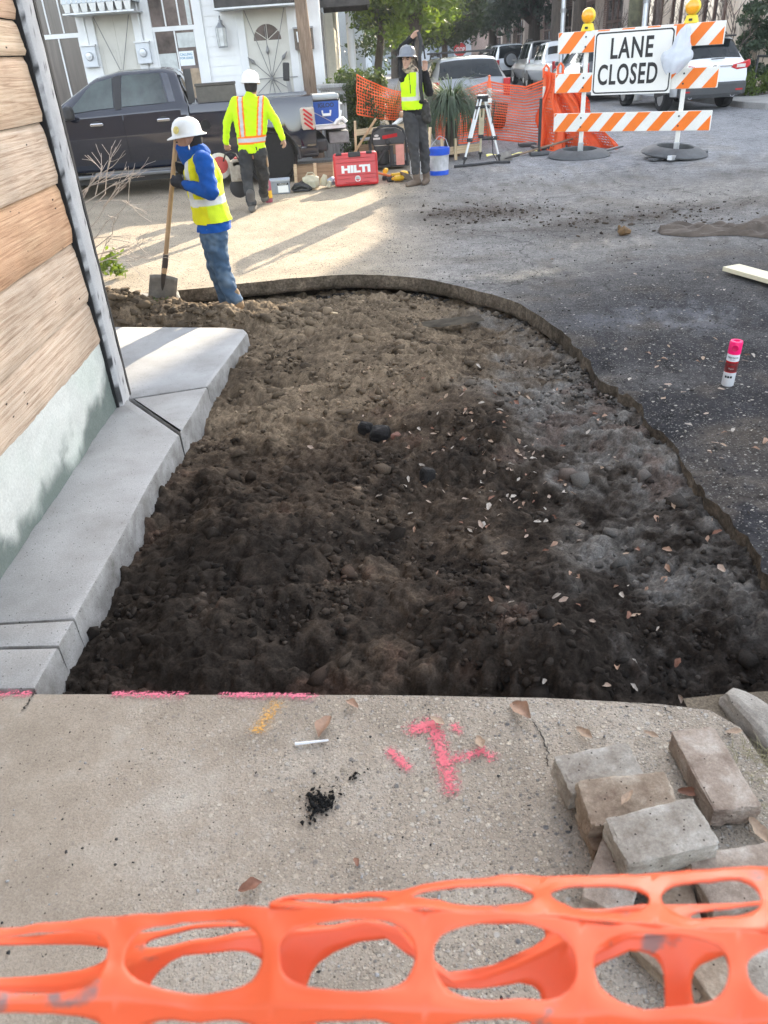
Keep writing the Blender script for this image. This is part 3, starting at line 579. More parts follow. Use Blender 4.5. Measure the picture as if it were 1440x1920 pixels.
def woodobj(mb, name, m, parent=None, **k): return white_tint(mb.build(name, m, parent, **k))
def clapboard(mb, p0, p1, z0, z1, n, step=.165, lap=.0095):
    """lapped boards between two plan points, n = outward normal"""
    p0 = Vector(p0); p1 = Vector(p1); n = Vector(n); z = z0
    while z < z1-.01:
        t = min(z+step, z1)
        a, b = p0+n*lap, p1+n*lap
        mb.quad((a.x, a.y, z), (b.x, b.y, z), (p1.x, p1.y, t), (p0.x, p0.y, t)); mb.quad((p0.x, p0.y, z), (p1.x, p1.y, z), (b.x, b.y, z), (a.x, a.y, z)); z = t
YH = 17.3
hs = thing('white_house', 'white clapboard house with two cream doors and tall windows behind the dark pickup', 'house', (-2, YH, 0))
def PW(v): return Vector(v)-Vector((-2, YH, 0))
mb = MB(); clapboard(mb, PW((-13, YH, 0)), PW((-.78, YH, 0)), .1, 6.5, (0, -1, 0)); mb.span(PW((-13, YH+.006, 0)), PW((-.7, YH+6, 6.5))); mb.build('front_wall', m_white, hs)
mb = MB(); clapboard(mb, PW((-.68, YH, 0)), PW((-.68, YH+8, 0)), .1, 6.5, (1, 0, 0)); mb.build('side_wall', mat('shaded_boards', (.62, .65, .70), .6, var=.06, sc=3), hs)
mb = MB(); mb.span(PW((-.78, YH-.03, .1)), PW((-.55, YH+.16, 6.5))); mb.build('corner_trim', m_whitetrim, hs, bevel=.01)
mb = MB(); mb.prism([(-13.5, -.6), (0.2, -.6), (0.2, 8.2), (-13.5, 8.2)], 6.5, 6.7, Matrix.Translation((2, 0, 0))); mb.build('roof', m_dkmetal, hs)
def window(parent, x0, x1, z0, z1, zr, nx, curtain):
    yb = -.05
    w = MB(); c = .17
    for (a, b) in (((x0-c, yb, z0-.05), (x0, .02, z1+.2)), ((x1, yb, z0-.05), (x1+c, .02, z1+.2)), ((x0, yb, z1), (x1, .02, z1+.19)), ((x0-c-.04, yb-.03, z0-.11), (x1+c+.04, .02, z0-.052))): w.span(PW((a[0], YH+a[1], a[2])), PW((b[0], YH+b[1], b[2])))
    wf = w.build('window', m_whitetrim, parent, bevel=.006)
    s = MB(); s.span(PW((x0, YH-.035, zr-.04)), PW((x1, YH+.01, zr+.035)))
    for k in range(1, nx): xx = x0+(x1-x0)*k/nx; s.span(PW((xx-.013, YH-.03, zr+.04)), PW((xx+.013, YH+.0, z1-.002)))
    zq = zr+.62
    for k in range(nx): s.span(PW((x0+(x1-x0)*k/nx+.015, YH-.028, zq-.013)), PW((x0+(x1-x0)*(k+1)/nx-.015, YH+.0, zq+.013)))
    if nx == 3:
        xx = (x0+x1)/2; s.span(PW((xx-.013, YH-.03, z0+.002)), PW((xx+.013, YH, zr-.042)))
    for a in (x0, x1-.035): s.span(PW((a+.001, YH-.03, z0+.002)), PW((a+.034, YH+.002, zr-.042)))
    s.build('sash', m_whitetrim, wf)
    p = MB(); p.span(PW((x0+.002, YH-.012, z0)), PW((x1-.002, YH-.008, z1))); p.build('pane', curtain, wf)
    return wf
w1 = window(hs, -5.92, -5.12, 1.1, 3.6, 2.42, 3, m_curtain)
w2 = window(hs, -3.73, -2.93, 1.1, 3.6, 2.42, 3, m_glassd)
# things behind the glass of the second window: paper sheet, pale blind, notice
q = MB(); q.span(PW((-3.70, YH-.017, 1.2)), PW((-3.36, YH-.0135, 2.02))); q.span(PW((-3.05, YH-.017, 2.46)), PW((-2.97, YH-.0135, 3.2))); q.span(PW((-3.30, YH-.017, 2.10)), PW((-2.97, YH-.0135, 2.34))); q.build('blind', mat('pale_blind', (.50, .53, .52), .3, var=.2, sc=9, spec=.6), w2)
q = MB(); q.span(PW((-3.34, YH-.017, 1.25)), PW((-2.96, YH-.0135, 1.75))); q.build('cardboard', mat('cardboard', (.33, .25, .17), .5, var=.35, sc=7), w2)
nc = MB(); nc.span(PW((-3.31, YH-.021, 1.80)), PW((-3.03, YH-.0175, 2.04))); ntc = nc.build('notice', mat('paper', (.75, .78, .8), .5, var=.05), w2)
m_blue = mat('notice_blue', (.10, .28, .42), .6)
for t_, z_, s_ in (('CALLING', 1.985, .058), ('FOR LEASE', 1.925, .052)):
    text_mesh('lettering', t_, s_, m_blue, ntc, frame(PW((-3.175, YH-.0225, z_)), (1, 0, 0), (0, 0, 1)), bold=.0012, depth=.0006)
def door(x0, x1, z1, sb, arch):
    d = MB(); d.span(PW((x0, YH-.02, .15)), PW((x1, YH+.0, z1))); do = d.build('door', m_cream, hs)
    f = MB(); c = .15
    f.span(PW((x0-c, YH-.06, .15)), PW((x0, YH+.02, z1+.15))); f.span(PW((x1, YH-.06, .15)), PW((x1+c, YH+.02, z1+.15))); f.span(PW((x0, YH-.06, z1)), PW((x1, YH+.02, z1+.149)))
    f.build('door_frame', m_whitetrim, do, bevel=.006)
    p = MB(); xm = (x0+x1)/2; zc = sb
    if arch:
        N_ = 18
        for (ra, rb, yy) in ((.27, .31, .035), (.0, .26, .024)):
            for k in range(N_):
                a, b = math.pi*k/N_, math.pi*(k+1)/N_
                pts = [(xm+r_*math.cos(t_), 2.12+r_*math.sin(t_)) for r_, t_ in ((ra, a), (rb, a), (rb, b), (ra, b))]
                if ra > 0: p.prism(pts, YH-.02-.012, YH-.02, Matrix(((1, 0, 0, 2), (0, 0, 1, -YH), (0, 1, 0, 0), (0, 0, 0, 1))))
        p.span(PW((xm-.32, YH-.033, 2.07)), PW((xm+.32, YH-.0205, 2.12)))
        for a in (.6, 1.57, 2.54): p.tube([PW((xm, YH-.028, 2.13)), PW((xm+.265*math.cos(a), YH-.028, 2.13+.265*math.sin(a)))], .008, 4)
        gl = MB(); gl.prism([(xm+.262*math.cos(math.pi*k/14), 2.125+.262*math.sin(math.pi*k/14)) for k in range(15)], YH-.0245, YH-.021, Matrix(((1, 0, 0, 2), (0, 0, 1, -YH), (0, 1, 0, 0), (0, 0, 0, 1)))); gl.build('fanlight', m_glassd, do)
    else:
        p.span(PW((xm-.006, YH-.028, .2)), PW((xm+.006, YH-.0205, z1-.01)))
        for sx in (-1, 1):
            for zz in (.5, 1.15, 1.9):
                cx = xm+sx*(x1-x0)*.25
                for e in (-1, 1): p.span(PW((cx-.12, YH-.028, zz+e*.24-.01)), PW((cx+.12, YH-.0205, zz+e*.24+.01))); p.span(PW((cx+e*.12-.008, YH-.027, zz-.23)), PW((cx+e*.12+.008, YH-.0205, zz+.23)))
    p.build('door_panels', m_cream, do)
    o = MB(); c0 = PW((xm, YH-.075, zc)); 
    ends = [(x0+.03, z1-.04), (x1-.03, z1-.04)]
    if arch: ends += [(xm-.03, 2.35), (xm-.02, zc+.55), (xm-.40, zc+.36), (xm+.34, zc+.42), (xm-.30, zc-.24), (xm-.16, zc-.52), (xm+.07, zc-.6), (xm+.28, zc-.48), (xm+.36, zc-.22), (xm-.5, zc), (xm+.5, zc)]
    for (ex, ez) in ends: o.tube([c0, PW((ex, YH-.075, ez))], .007, 5)
    if arch:
        for (ex, ez, a) in ((xm-.02, zc+.5, 1.57), (xm-.36, zc+.325, 2.4), (xm+.30, zc+.375, .9)):
            d_ = Vector((math.cos(a), 0, math.sin(a))); b_ = PW((ex, YH-.075, ez)); o.cyl(b_-d_*.05, b_+d_*.08, .042, .002, 6); o.cyl(b_-d_*.11, b_-d_*.05, .008, .036, 6)
    o.cyl(c0-Vector((0, .03, 0)), c0+Vector((0, .03, 0)), .03, .03, 10)
    for k in range(8):
        a = k*.785; o.tube([c0+Vector((.03*math.cos(a), 0, .03*math.sin(a))), c0+Vector((.10*math.cos(a), 0, .10*math.sin(a)))], .006, 4)
    o.build('sunburst_grille', mat('grille_metal', (.22, .22, .22), .5, metal=.4), do)
door(-4.80, -4.08, 2.72, 1.72, False)
door(-1.99, -1.18, 2.66, 1.49, True)
# awnings
a = MB(); prof = [(0, 3.45), (-.28, 3.4), (-.55, 3.2), (-.72, 2.86)]
for i in range(3):
    (y0, z0), (y1, z1) = prof[i], prof[i+1]
    a.add([PW((-5.1, YH+y0, z0)), PW((-3.86, YH+y0, z0)), PW((-3.86, YH+y1, z1)), PW((-5.1, YH+y1, z1))], [(0, 1, 2, 3)])
for sx in (-5.1, -3.86): a.add([PW((sx, YH+y, z)) for y, z in prof]+[PW((sx, YH, 2.86))], [(0, 1, 2, 3, 4)])
aw = a.build('awning', m_awn, hs, solid=.012)
s = MB()
for k in range(15):
    xx = -5.1+1.24*k/14; s.tube([PW((xx, YH+y-.012, z+.012)) for y, z in prof], .011, 5)
for k in range(8):
    x0 = -5.1+1.24*k/8; w = 1.24/8; y = YH-.735
    s.prism([(x0+.01, 2.86), (x0+w-.01, 2.86), (x0+w*.78, 2.73), (x0+w*.22, 2.73)], y-.008, y, Matrix(((1, 0, 0, 2), (0, 0, 1, -YH), (0, 1, 0, 0), (0, 0, 0, 1))))
s.build('scallop_edge', mat('scallops', (.58, .585, .56), .6), aw)
mb = MB(); mb.span(PW((-5.12, YH-.74, 2.70)), PW((-3.84, YH-.02, 2.725))); mb.build('awning_frame', m_galv, aw)
a = MB(); a.add([PW(v) for v in [(-2.42, YH, 3.5), (-.92, YH, 3.5), (-.92, YH-.62, 3.02), (-2.42, YH-.62, 3.02), (-2.42, YH-.64, 2.66), (-.92, YH-.64, 2.66), (-2.42, YH, 2.66), (-.92, YH, 2.66)]], [(0, 1, 2, 3), (3, 2, 5, 4), (0, 3, 4, 6), (1, 7, 5, 2)])
aw2 = a.build('awning', m_awnd, hs, solid=.01)
m_scr = mat('awning_script', (.42, .42, .41), .8)
text_mesh('lettering', 'The Mourning Co.', .20, m_scr, aw2, frame(PW((-1.62, YH-.656, 2.86)), (1, 0, 0), (0, 0, 1)), bold=-.002, sx=.95, shear=.35)
mb = MB(); mb.span(PW((-2.44, YH-.66, 2.63)), PW((-.9, YH-.03, 2.655))); mb.build('awning_frame', m_galv, aw2)
for xm in (-4.97, -3.95):
    b = MB(); b.span(PW((xm-.13, YH-.16, 1.88)), PW((xm+.13, YH-.02, 2.22))); mo = b.build('meter_box', mat('meter_paint', (.60, .63, .66), .45, var=.05), hs, bevel=.012)
    b = MB(); b.span(PW((xm-.145, YH-.175, 2.225)), PW((xm+.145, YH-.015, 2.25))); b.cyl(PW((xm, YH-.06, 2.25)), PW((xm, YH-.06, 3.3)), .016, n=8); b.build('conduit', m_whitetrim, mo)
    b = MB(); b.lathe([(.075, 0), (.075, .02), (.06, .05), (.0, .055)], PW((xm, YH-.16, 2.06)), 18, axis=(0, -1, 0)); b.build('meter_dial', m_galv, mo, smooth=True)
# wall lantern
l = thing('wall_lantern', 'grey metal wall lantern on the white boards between window and door', 'lantern', (-2.43, YH-.02, 2.24))
b = MB(); b.box((0, -.02, .18), (.07, .02, .16)); b.tube([(0, -.02, .2), (0, -.07, .32), (0, -.13, .30), (0, -.14, .2)], .012, 8); b.lathe([(.10, 0), (.04, .07), (.03, .09)], (0, -.14, .13), 6)
b.lathe([(.085, 0), (.09, .02), (.02, .02)], (0, -.14, -.19), 6)
for k in range(6):
    a = k*1.047; b.tube([(.085*math.cos(a), -.14+.085*math.sin(a), -.17), (.098*math.cos(a), -.14+.098*math.sin(a), .13)], .006, 4)
b.build('lantern_cage', m_grmetal, l)
b = MB(); b.lathe([(.08, -.165), (.092, .128)], (0, -.14, 0), 6); b.build('lantern_glass', mat('lantern_pane', (.62, .64, .63), .2, spec=.8, var=.2, sc=8), l)
b = MB(); b.cyl((0, -.14, -.15), (0, -.14, .02), .022, n=8); b.build('bulb', mat('bulb_white', (.8, .8, .78), .3), l)
# mailbox
mbx = thing('mailbox', 'brown wall mailbox on the white house partly behind the utility pole', 'mailbox', (-.89, YH-.02, 2.1))
b = MB(); b.box((0, -.08, 0), (.36, .16, .34)); b.build('box_body', mat('mailbox_brown', (.12, .095, .075), .6, var=.3), mbx, bevel=.01)
b = MB(); b.box((0, -.09, .185), (.38, .19, .025)); b.build('lid', m_greywood and m_grmetal, mbx)
b = MB(); b.add([(-.13, -.165, .12), (-.03, -.165, .14), (.0, -.165, -.02), (-.12, -.165, -.05)], [(0, 1, 2, 3)]); b.build('letter', mat('paper', (1, 1, 1)), mbx, solid=.004)
# stair post, utility pole, box pillar
b = MB(); b.box((0, 0, .72), (.08, .08, 1.44)); npo = woodobj(b, 'stair_post', m_greywood); npo.location = (-1.08, 16.75, .12); npo.rotation_euler = (0, R(-7), 0); tag(npo, 'weathered grey stair post with a dark cap beside the cream door', 'post')
b = MB(); b.box((0, 0, 1.48), (.12, .12, .3), (0, R(12), 0)); b.build('post_cap', m_dkmetal, npo, bevel=.02)
p0, p1 = atY(585, 190, 16.35), atY(563, 0, 16.35); d = (p1-p0)/(p1.z-p0.z)
b = MB(); b.tube([p0-d*p0.z, p0+d*1, p1, p0+d*8], [.125, .118, .108, .09], 14); tag(woodobj(b, 'utility_pole', m_pole, smooth=True), 'leaning brown timber utility pole in front of the white house', 'pole')
pl_ = thing('box_pillar', 'grey timber box pillar with an overhanging cap behind the blue cooler', 'pillar', (-.40, 16.5, .12))
b = MB(); b.box((0, .1, .58), (.46, .46, 1.16)); woodobj(b, 'pillar_body', m_greywood, pl_); b = MB(); b.box((0, .1, 1.19), (.60, .60, .06)); b.box((0, .1, 1.145), (.54, .54, .03)); woodobj(b, 'pillar_cap', m_greywood, pl_, bevel=.008)
# side awning and porch of the house, further houses on the left of the far street
b = MB(); b.add([(-.63, 20.2, 3.6), (-.63, 22.6, 3.6), (.45, 22.6, 2.95), (.45, 20.2, 2.95), (.47, 20.2, 2.72), (.47, 22.6, 2.72), (-.63, 20.2, 2.72), (-.63, 22.6, 2.72)], [(0, 1, 2, 3), (3, 2, 5, 4), (0, 3, 4, 6), (1, 7, 5, 2)]); sa = b.build('side_awning', m_awnd, solid=.01); sa.parent = hs; sa.location = (2, -YH, 0)
b = MB(); b.span((-.62, 20.5, 1.2), (-.6, 22.0, 2.65)); sw = b.build('side_window', m_glassd); sw.parent = hs; sw.location = (2, -YH, 0)
ph = thing('porch_house', 'pale yellow house with porch columns beyond the white house', 'house', (-1, 27, 0))
b = MB(); clapboard(b, (-6, -2.4, 0), (.55, -2.4, 0), .2, 5.2, (0, -1, 0)); clapboard(b, (.55, -2.4, 0), (.55, 8, 0), .2, 5.2, (1, 0, 0)); b.span((-6, -2.39, 0), (.54, 8, 5.2)); b.build('house_wall', mat('yellow_boards', (.56, .52, .42), .7, var=.08), ph)
b = MB(); b.span((-6.3, -2.8, 5.2), (1.3, 8.4, 5.35)); b.build('roof', m_dkmetal, ph)
for yy in (-2.2, -.2, 1.8): b = MB(); b.lathe([(.14, .1), (.12, .3), (.10, 2.9), (.15, 3.0), (.15, 3.1)], (1.0, yy, 0), 12); b.build('column', m_whitetrim, ph, smooth=True)
b = MB(); b.span((.56, -2.5, 3.1), (1.25, 4, 3.3)); b.build('porch_roof', m_whitetrim, ph)
fh = thing('blue_grey_house', 'pale blue-grey house far down the left side of the street', 'house', (-2, 44, 0))
b = MB(); b.span((-6, -4, 0), (2.6, 8, 5.5)); b.build('house_wall', mat('bluegrey_wall', (.40, .45, .50), .8, var=.08), fh)
b = MB(); b.prism([(-6.5, 5.5), (3.1, 5.5), (-1.7, 8)], -4.5, 8.5, Matrix(((1, 0, 0, 0), (0, 0, 1, 0), (0, 1, 0, 0), (0, 0, 0, 1)))); b.build('roof', mat('slate_roof', (.10, .105, .115), .8), fh)
for yy in (-2, 1.5, 5): b = MB(); b.span((2.6, yy, 1.2), (2.63, yy+1, 3)); b.build('window', m_glassd, fh)
wb = thing('white_terminal_building', 'long low white building closing the far end of the street', 'building', (8, 92, 0))
b = MB(); b.span((-14, 0, 0), (24, 12, 3.2)); b.build('building_wall', mat('far_white', (.62, .68, .74), .8, var=.07, sc=.3), wb)
b = MB(); b.span((-14.5, -1.2, 3.2), (24.5, 13, 3.9)); b.build('roof_fascia', mat('far_fascia', (.50, .53, .56), .8), wb)
for k in range(6): b = MB(); b.span((-12+6*k, -.05, .4), (-9.5+6*k, -.01, 2.6)); b.build('window', mat('far_window', (.30, .36, .42), .2), wb)

# ---- buildings on the right side of the far street (unseen upper parts raised to keep the pit in the shade)
def brick_mat(name, c1, c2, mo, sc=1.):
    m = bpy.data.materials.new(name); m.use_nodes = True; t = m.node_tree; b = t.nodes['Principled BSDF']; L = t.links.new
    tc = nd(t, 'ShaderNodeTexCoord'); mp = nd(t, 'ShaderNodeMapping'); mp.inputs['Rotation'].default_value = (R(90), 0, R(90)); L(tc.outputs['Object'], mp.inputs[0])
    sx = nd(t, 'ShaderNodeSeparateXYZ'); L(tc.outputs['Object'], sx.inputs[0]); ad = nd(t, 'ShaderNodeMath'); L(sx.outputs[0], ad.inputs[0]); L(sx.outputs[1], ad.inputs[1])
    cb = nd(t, 'ShaderNodeCombineXYZ'); L(ad.outputs[0], cb.inputs[0]); L(sx.outputs[2], cb.inputs[1])
    bt = nd(t, 'ShaderNodeTexBrick'); bt.inputs['Scale'].default_value = sc; bt.inputs['Color1'].default_value = (*c1, 1); bt.inputs['Color2'].default_value = (*c2, 1); bt.inputs['Mortar'].default_value = (*mo, 1)
    bt.inputs['Brick Width'].default_value = .24; bt.inputs['Row Height'].default_value = .085; bt.inputs['Mortar Size'].default_value = .012; L(cb.outputs[0], bt.inputs['Vector'])
    n = nd(t, 'ShaderNodeTexNoise'); n.inputs['Scale'].default_value = .8; n.inputs['Detail'].default_value = 6; L(tc.outputs['Object'], n.inputs['Vector'])
    mr = nd(t, 'ShaderNodeMapRange'); mr.inputs[3].default_value = .6; mr.inputs[4].default_value = 1.4; L(n.outputs[0], mr.inputs[0])
    mx = nd(t, 'ShaderNodeMix', data_type='RGBA', blend_type='MULTIPLY'); mx.inputs[0].default_value = 1; L(bt.outputs[0], mx.inputs[6]); L(mr.outputs[0], mx.inputs[7])
    L(mx.outputs[2], b.inputs['Base Color']); b.inputs['Roughness'].default_value = .9; return m
m_brick = brick_mat('red_brown_brick', (.20, .115, .09), (.27, .16, .125), (.34, .30, .27))
m_tan = mat('tan_render', (.60, .49, .39), .85, var=.06, sc=1.2)
XB = 12.3; YS = 5.2+2.29*(XB+1)
HB = .91*(XB-.25)
tb = thing('tan_building', 'tan rendered building with a dark rail at the right edge of the street', 'building', (11.0, 25.3, 0))
b = MB(); b.span((0, 0, 0), (30, 8.3, 16)); b.build('building_wall', m_tan, tb)
b = MB(); b.span((.55, -.06, .1), (.75, -.003, 15)); b.span((-.06, -.09, .1), (.22, .2, 15.9)); b.build('pilaster', mat('tan_pilaster', (.64, .54, .44), .85), tb, bevel=.02)
for y0 in (1.2, 4, 6.6):
    b = MB(); b.span((-.012, y0, .5), (-.004, y0+1.4, 3.4)); wn = b.build('window', m_glassd, tb); b = MB()
    for (a_, c_) in ((y0-.12, y0), (y0+1.4, y0+1.52), (y0+.66, y0+.74)): b.span((-.06, a_, .4), (-.014, c_, 3.5))
    b.span((-.06, y0, 3.4), (-.014, y0+1.4, 3.52))
    b.build('window_frame', mat('brown_frame', (.10, .055, .04), .6), wn)
bb = thing('brick_building', 'red-brown brick building with tan piers along the right side of the street', 'building', (XB, 33.7, 0))
b = MB(); b.span((0, 0, 0), (26, YS-33.7, 16)); b.span((0.0, YS-33.7+.002, 0), (26, 60, HB)); b.build('building_wall', m_brick, bb)  # taller near part, out of view, added to shade the foreground
for k in range(10): y0 = 1+k*4.6; b = MB(); b.span((-.25, y0, 0), (-.003, y0+.7, 4.2)); b.build('pier', mat('pale_pier', (.50, .42, .36), .85, var=.12), bb)
for k in range(10):
    y0 = 2.2+k*4.6; b = MB(); b.span((-.014, y0, .4), (-.006, y0+2.7, 3.3)); wn = b.build('window', m_glassd, bb); b = MB()
    for d_ in (0, .88, 1.76, 2.6): b.span((-.06, y0+d_, .4), (-.016, y0+d_+.1, 3.3))
    b.span((-.061, y0, 2.4), (-.015, y0+2.7, 2.5)); b.span((-.07, y0-.05, 3.3), (-.015, y0+2.75, 3.45))
    b.build('window_frame', mat('brown_frame', (1, 1, 1)), wn)
# rail at the tan building
rl = thing('hand_rail', 'dark metal hand rail by the tan building at the right edge', 'railing', (11.2, 22.9, .15))
b = MB(); b.tube([(0, 1.4, .95), (0, 0, .95), (2.6, -.6, .9)], .03, 8); b.build('top_rail', m_dkmetal, rl)
for (x_, y_) in ((0, 0), (1.3, -.3), (0, 1.4)): b = MB(); b.tube([(x_, y_, 0), (x_, y_, .94)], .035, 8); b.build('rail_post', m_dkmetal, rl)
b = MB(); b.box((-.02, .0, .62), (.16, .16, .14)); b.build('bracket', mat('bronze', (.12, .07, .045), .6), rl)

# ---- trees
leafc = {'bright': ((.065, .105, .018), (.14, .19, .035)), 'dark': ((.022, .040, .022), (.055, .082, .045)), 'blue': ((.030, .048, .040), (.060, .085, .070)), 'hedge': ((.028, .045, .020), (.075, .10, .04))}
def leaf_mat(name, c1, c2):
    m = bpy.data.materials.new(name); m.use_nodes = True; t = m.node_tree; b = t.nodes['Principled BSDF']; L = t.links.new
    at = nd(t, 'ShaderNodeAttribute', attribute_name='tint'); sp = nd(t, 'ShaderNodeSeparateColor'); L(at.outputs[0], sp.inputs[0])
    mx = nd(t, 'ShaderNodeMix', data_type='RGBA'); L(sp.outputs[0], mx.inputs[0]); mx.inputs[6].default_value = (*c1, 1); mx.inputs[7].default_value = (*c2, 1)
    L(mx.outputs[2], b.inputs['Base Color']); b.inputs['Roughness'].default_value = .55
    tr = nd(t, 'ShaderNodeBsdfTranslucent'); mm = nd(t, 'ShaderNodeMixShader'); mm.inputs[0].default_value = .35
    mc = nd(t, 'ShaderNodeMix', data_type='RGBA', blend_type='MULTIPLY'); mc.inputs[0].default_value = 1; L(mx.outputs[2], mc.inputs[6]); mc.inputs[7].default_value = (1.6, 1.7, .7, 1); L(mc.outputs[2], tr.inputs[0])
    out = t.nodes['Material Output']; L(b.outputs[0], mm.inputs[1]); L(tr.outputs[0], mm.inputs[2]); L(mm.outputs[0], out.inputs[0]); return m
LM = {k: leaf_mat('leaves_'+k, *v) for k, v in leafc.items()}
def leaf_cloud(name, centres, radii, per, size, m, parent=None, squash=.8, seed=0, bright=0.):
    r = np.random.RandomState(seed); n = len(centres)*per
    c = np.repeat(np.array(centres), per, 0); rad = np.repeat(np.array(radii), per)[:, None]
    d = r.randn(n, 3); d /= np.linalg.norm(d, axis=1)[:, None]; p = c+d*rad*(r.rand(n, 1)**.45)*np.array([1, 1, squash])
    u = r.randn(n, 3); u /= np.linalg.norm(u, axis=1)[:, None]; w = np.cross(u, r.randn(n, 3)); w /= np.linalg.norm(w, axis=1)[:, None]
    s = size*(.6+.8*r.rand(n, 1)); V = np.stack([p-u*s, p+w*s*.42, p+u*s, p-w*s*.42], 1).reshape(-1, 3)
    tv = np.clip(.5*r.rand(n)+.5*np.repeat(r.rand(len(centres)), per)+bright, 0, 1); T = np.repeat(tv, 4)[:, None]*np.ones((1, 3))
    return np_mesh(name, V, np.arange(n*4).reshape(-1, 4), m, parent, tint=T)
m_bark = mat('bark', (.085, .068, .055), .95, var=.4, sc=5, stretch=(3, 3, .5), bump=.01, bsc=20)
def tree(label, loc, trunk_h, trunk_r, crown_c, crown_r, kind, n=60, per=60, leaf=.12, cl=.5, seed=1, lean=(0, 0), limbs=7, group=None, name='tree', bright=0.):
    r = random.Random(seed); t = thing(name, label, 'tree', loc, 0, group)
    b = MB(); top = Vector((lean[0], lean[1], trunk_h)); b.tube([(0, 0, -.1), (lean[0]*.3, lean[1]*.3, trunk_h*.4), top], [trunk_r*1.25, trunk_r, trunk_r*.8], 10)
    cc = Vector(crown_c); cr = Vector(crown_r)
    for k in range(limbs):
        a = k*2.4+r.random(); e = cc+Vector((cr.x*.75*math.cos(a), cr.y*.75*math.sin(a), cr.z*r.uniform(-.4, .7)))
        mid = top.lerp(e, .5)+Vector((0, 0, .25)); b.tube([top-Vector((0, 0, .2*r.random()*trunk_h)), mid, e], [trunk_r*.6, trunk_r*.35, trunk_r*.1], 6)
    b.build('trunk', m_bark, t, smooth=True)
    cs = []; rs = []
    while len(cs) < n:
        q = Vector((r.uniform(-1, 1), r.uniform(-1, 1), r.uniform(-1, 1)))
        if q.length > 1 or q.length < .3: continue
        cs.append((cc.x+q.x*cr.x, cc.y+q.y*cr.y, cc.z+q.z*cr.z)); rs.append(cl*r.uniform(.6, 1.25))
    leaf_cloud('crown', cs, rs, per, leaf, LM[kind], t, seed=seed, bright=bright); return t
tree('bright green street tree standing behind the worker in the grey hard hat', (1.75, 24.5, .1), 2.4, .16, (-.15, 0, 3.75), (1.75, 1.5, 1.75), 'bright', 95, 110, .075, .42, 3)
tree('slim leaning tree with thin foliage beyond the porch columns', (.55, 25.5, .1), 2.6, .12, (-.1, .2, 3.0), (.7, .9, 1.6), 'dark', 40, 60, .07, .35, 5, lean=(.4, .2))
tree('leafy green tree over the left pavement of the far street', (2.2, 34, .1), 2.4, .16, (.2, 0, 3.6), (2.2, 2, 1.7), 'bright', 70, 80, .10, .55, 7)
tree('small dark tree beside the bright street tree', (3.9, 37.5, .1), 2.2, .14, (0, 0, 3.1), (1.7, 1.6, 1.3), 'dark', 70, 80, .10, .5, 8)
tree('wide dark oak spreading over the parked cars', (10.6, 52, .1), 3.2, .38, (-1.6, 0, 5.4), (4.6, 4, 3.0), 'blue', 150, 90, .16, .85, 11, limbs=10)
tree('blue-green oak at the end of the row of parked cars', (10.4, 66, .1), 3.2, .35, (-2.2, 0, 5.2), (5.0, 4, 2.9), 'blue', 130, 80, .19, .9, 12, limbs=9)
tree('broad oak crown overhanging the grey parked SUV', (10.9, 43, .1), 3.8, .34, (-1.0, .5, 6.0), (3.2, 3, 2.4), 'blue', 120, 90, .14, .7, 13, limbs=9)
tree('far hazy tree near the stop sign', (6.0, 58, .1), 2.2, .2, (0, 0, 3.4), (2.4, 2, 1.6), 'dark', 60, 70, .15, .7, 14)
tree('dark evergreen mass at the far end of the street', (3.5, 74, .1), 3, .3, (0, 0, 4.6), (5, 4, 3.2), 'blue', 110, 70, .22, 1.0, 15)
t = thing('tree', 'thick bare trunk between the white pickup and the barricade lamp', 'tree', (8.75, 38.2, .02)); b = MB(); b.tube([(0, 0, -.1), (.05, 0, 1.5), (.0, .1, 4.5), (.1, 0, 7.2)], [.36, .29, .25, .2], 12); b.tube([(0, .1, 4.5), (1.2, .3, 6.4), (2.0, .2, 7.2)], [.16, .1, .05], 8); b.build('trunk', m_bark, t, smooth=True)
t = thing('tree', 'mossy trunk standing behind the lane closed sign', 'tree', (9.0, 28.6, .02)); b = MB(); b.tube([(0, 0, -.1), (.02, 0, 2), (-.05, .1, 6.8)], [.24, .21, .17], 12); b.build('trunk', mat('mossy_bark', (.09, .08, .06), .95, var=.4, sc=4, rgb2=(.12, .12, .07)), t, smooth=True)
def bare_tree(label, loc, h, seed, spread=1.1):
    r = random.Random(seed); b = MB()
    def br(p, d, l, rad, dep):
        q = p+d*l; b.tube([p, p.lerp(q, .5)+Vector((r.uniform(-.06, .06), r.uniform(-.06, .06), 0))*l, q], [rad, rad*.85, rad*.7], 5, cap=False)
        if dep:
            for k in range(3 if dep > 1 else 2):
                e = (d+Vector((r.uniform(-1, 1)*spread, r.uniform(-1, 1)*spread, r.uniform(-.1, .7)))*.75).normalized(); br(p.lerp(q, r.uniform(.5, 1)), e, l*r.uniform(.55, .8), rad*.6, dep-1)
    br(Vector((0, 0, 0)), Vector((0, 0, 1)), h*.38, .035, 5)
    o = b.build('bare_tree', mat('twig_bark', (.13, .10, .085), .95, var=.3)); o.location = loc
    return tag(o, label, 'tree')
bare_tree('small bare tree against the brick between pole and lane closed sign', (10.7, 31.5, .15), 3.6, 2)
bare_tree('bare twiggy tree against the tan building behind the white SUV', (10.6, 25.0, .15), 3.8, 4)
bare_tree('thin bare sapling by the second metal pole', (10.5, 28.0, .15), 3.4, 6)
bare_tree('bare sapling with drooping twigs left of the first barricade lamp', (9.9, 34.5, .15), 3.4, 9)
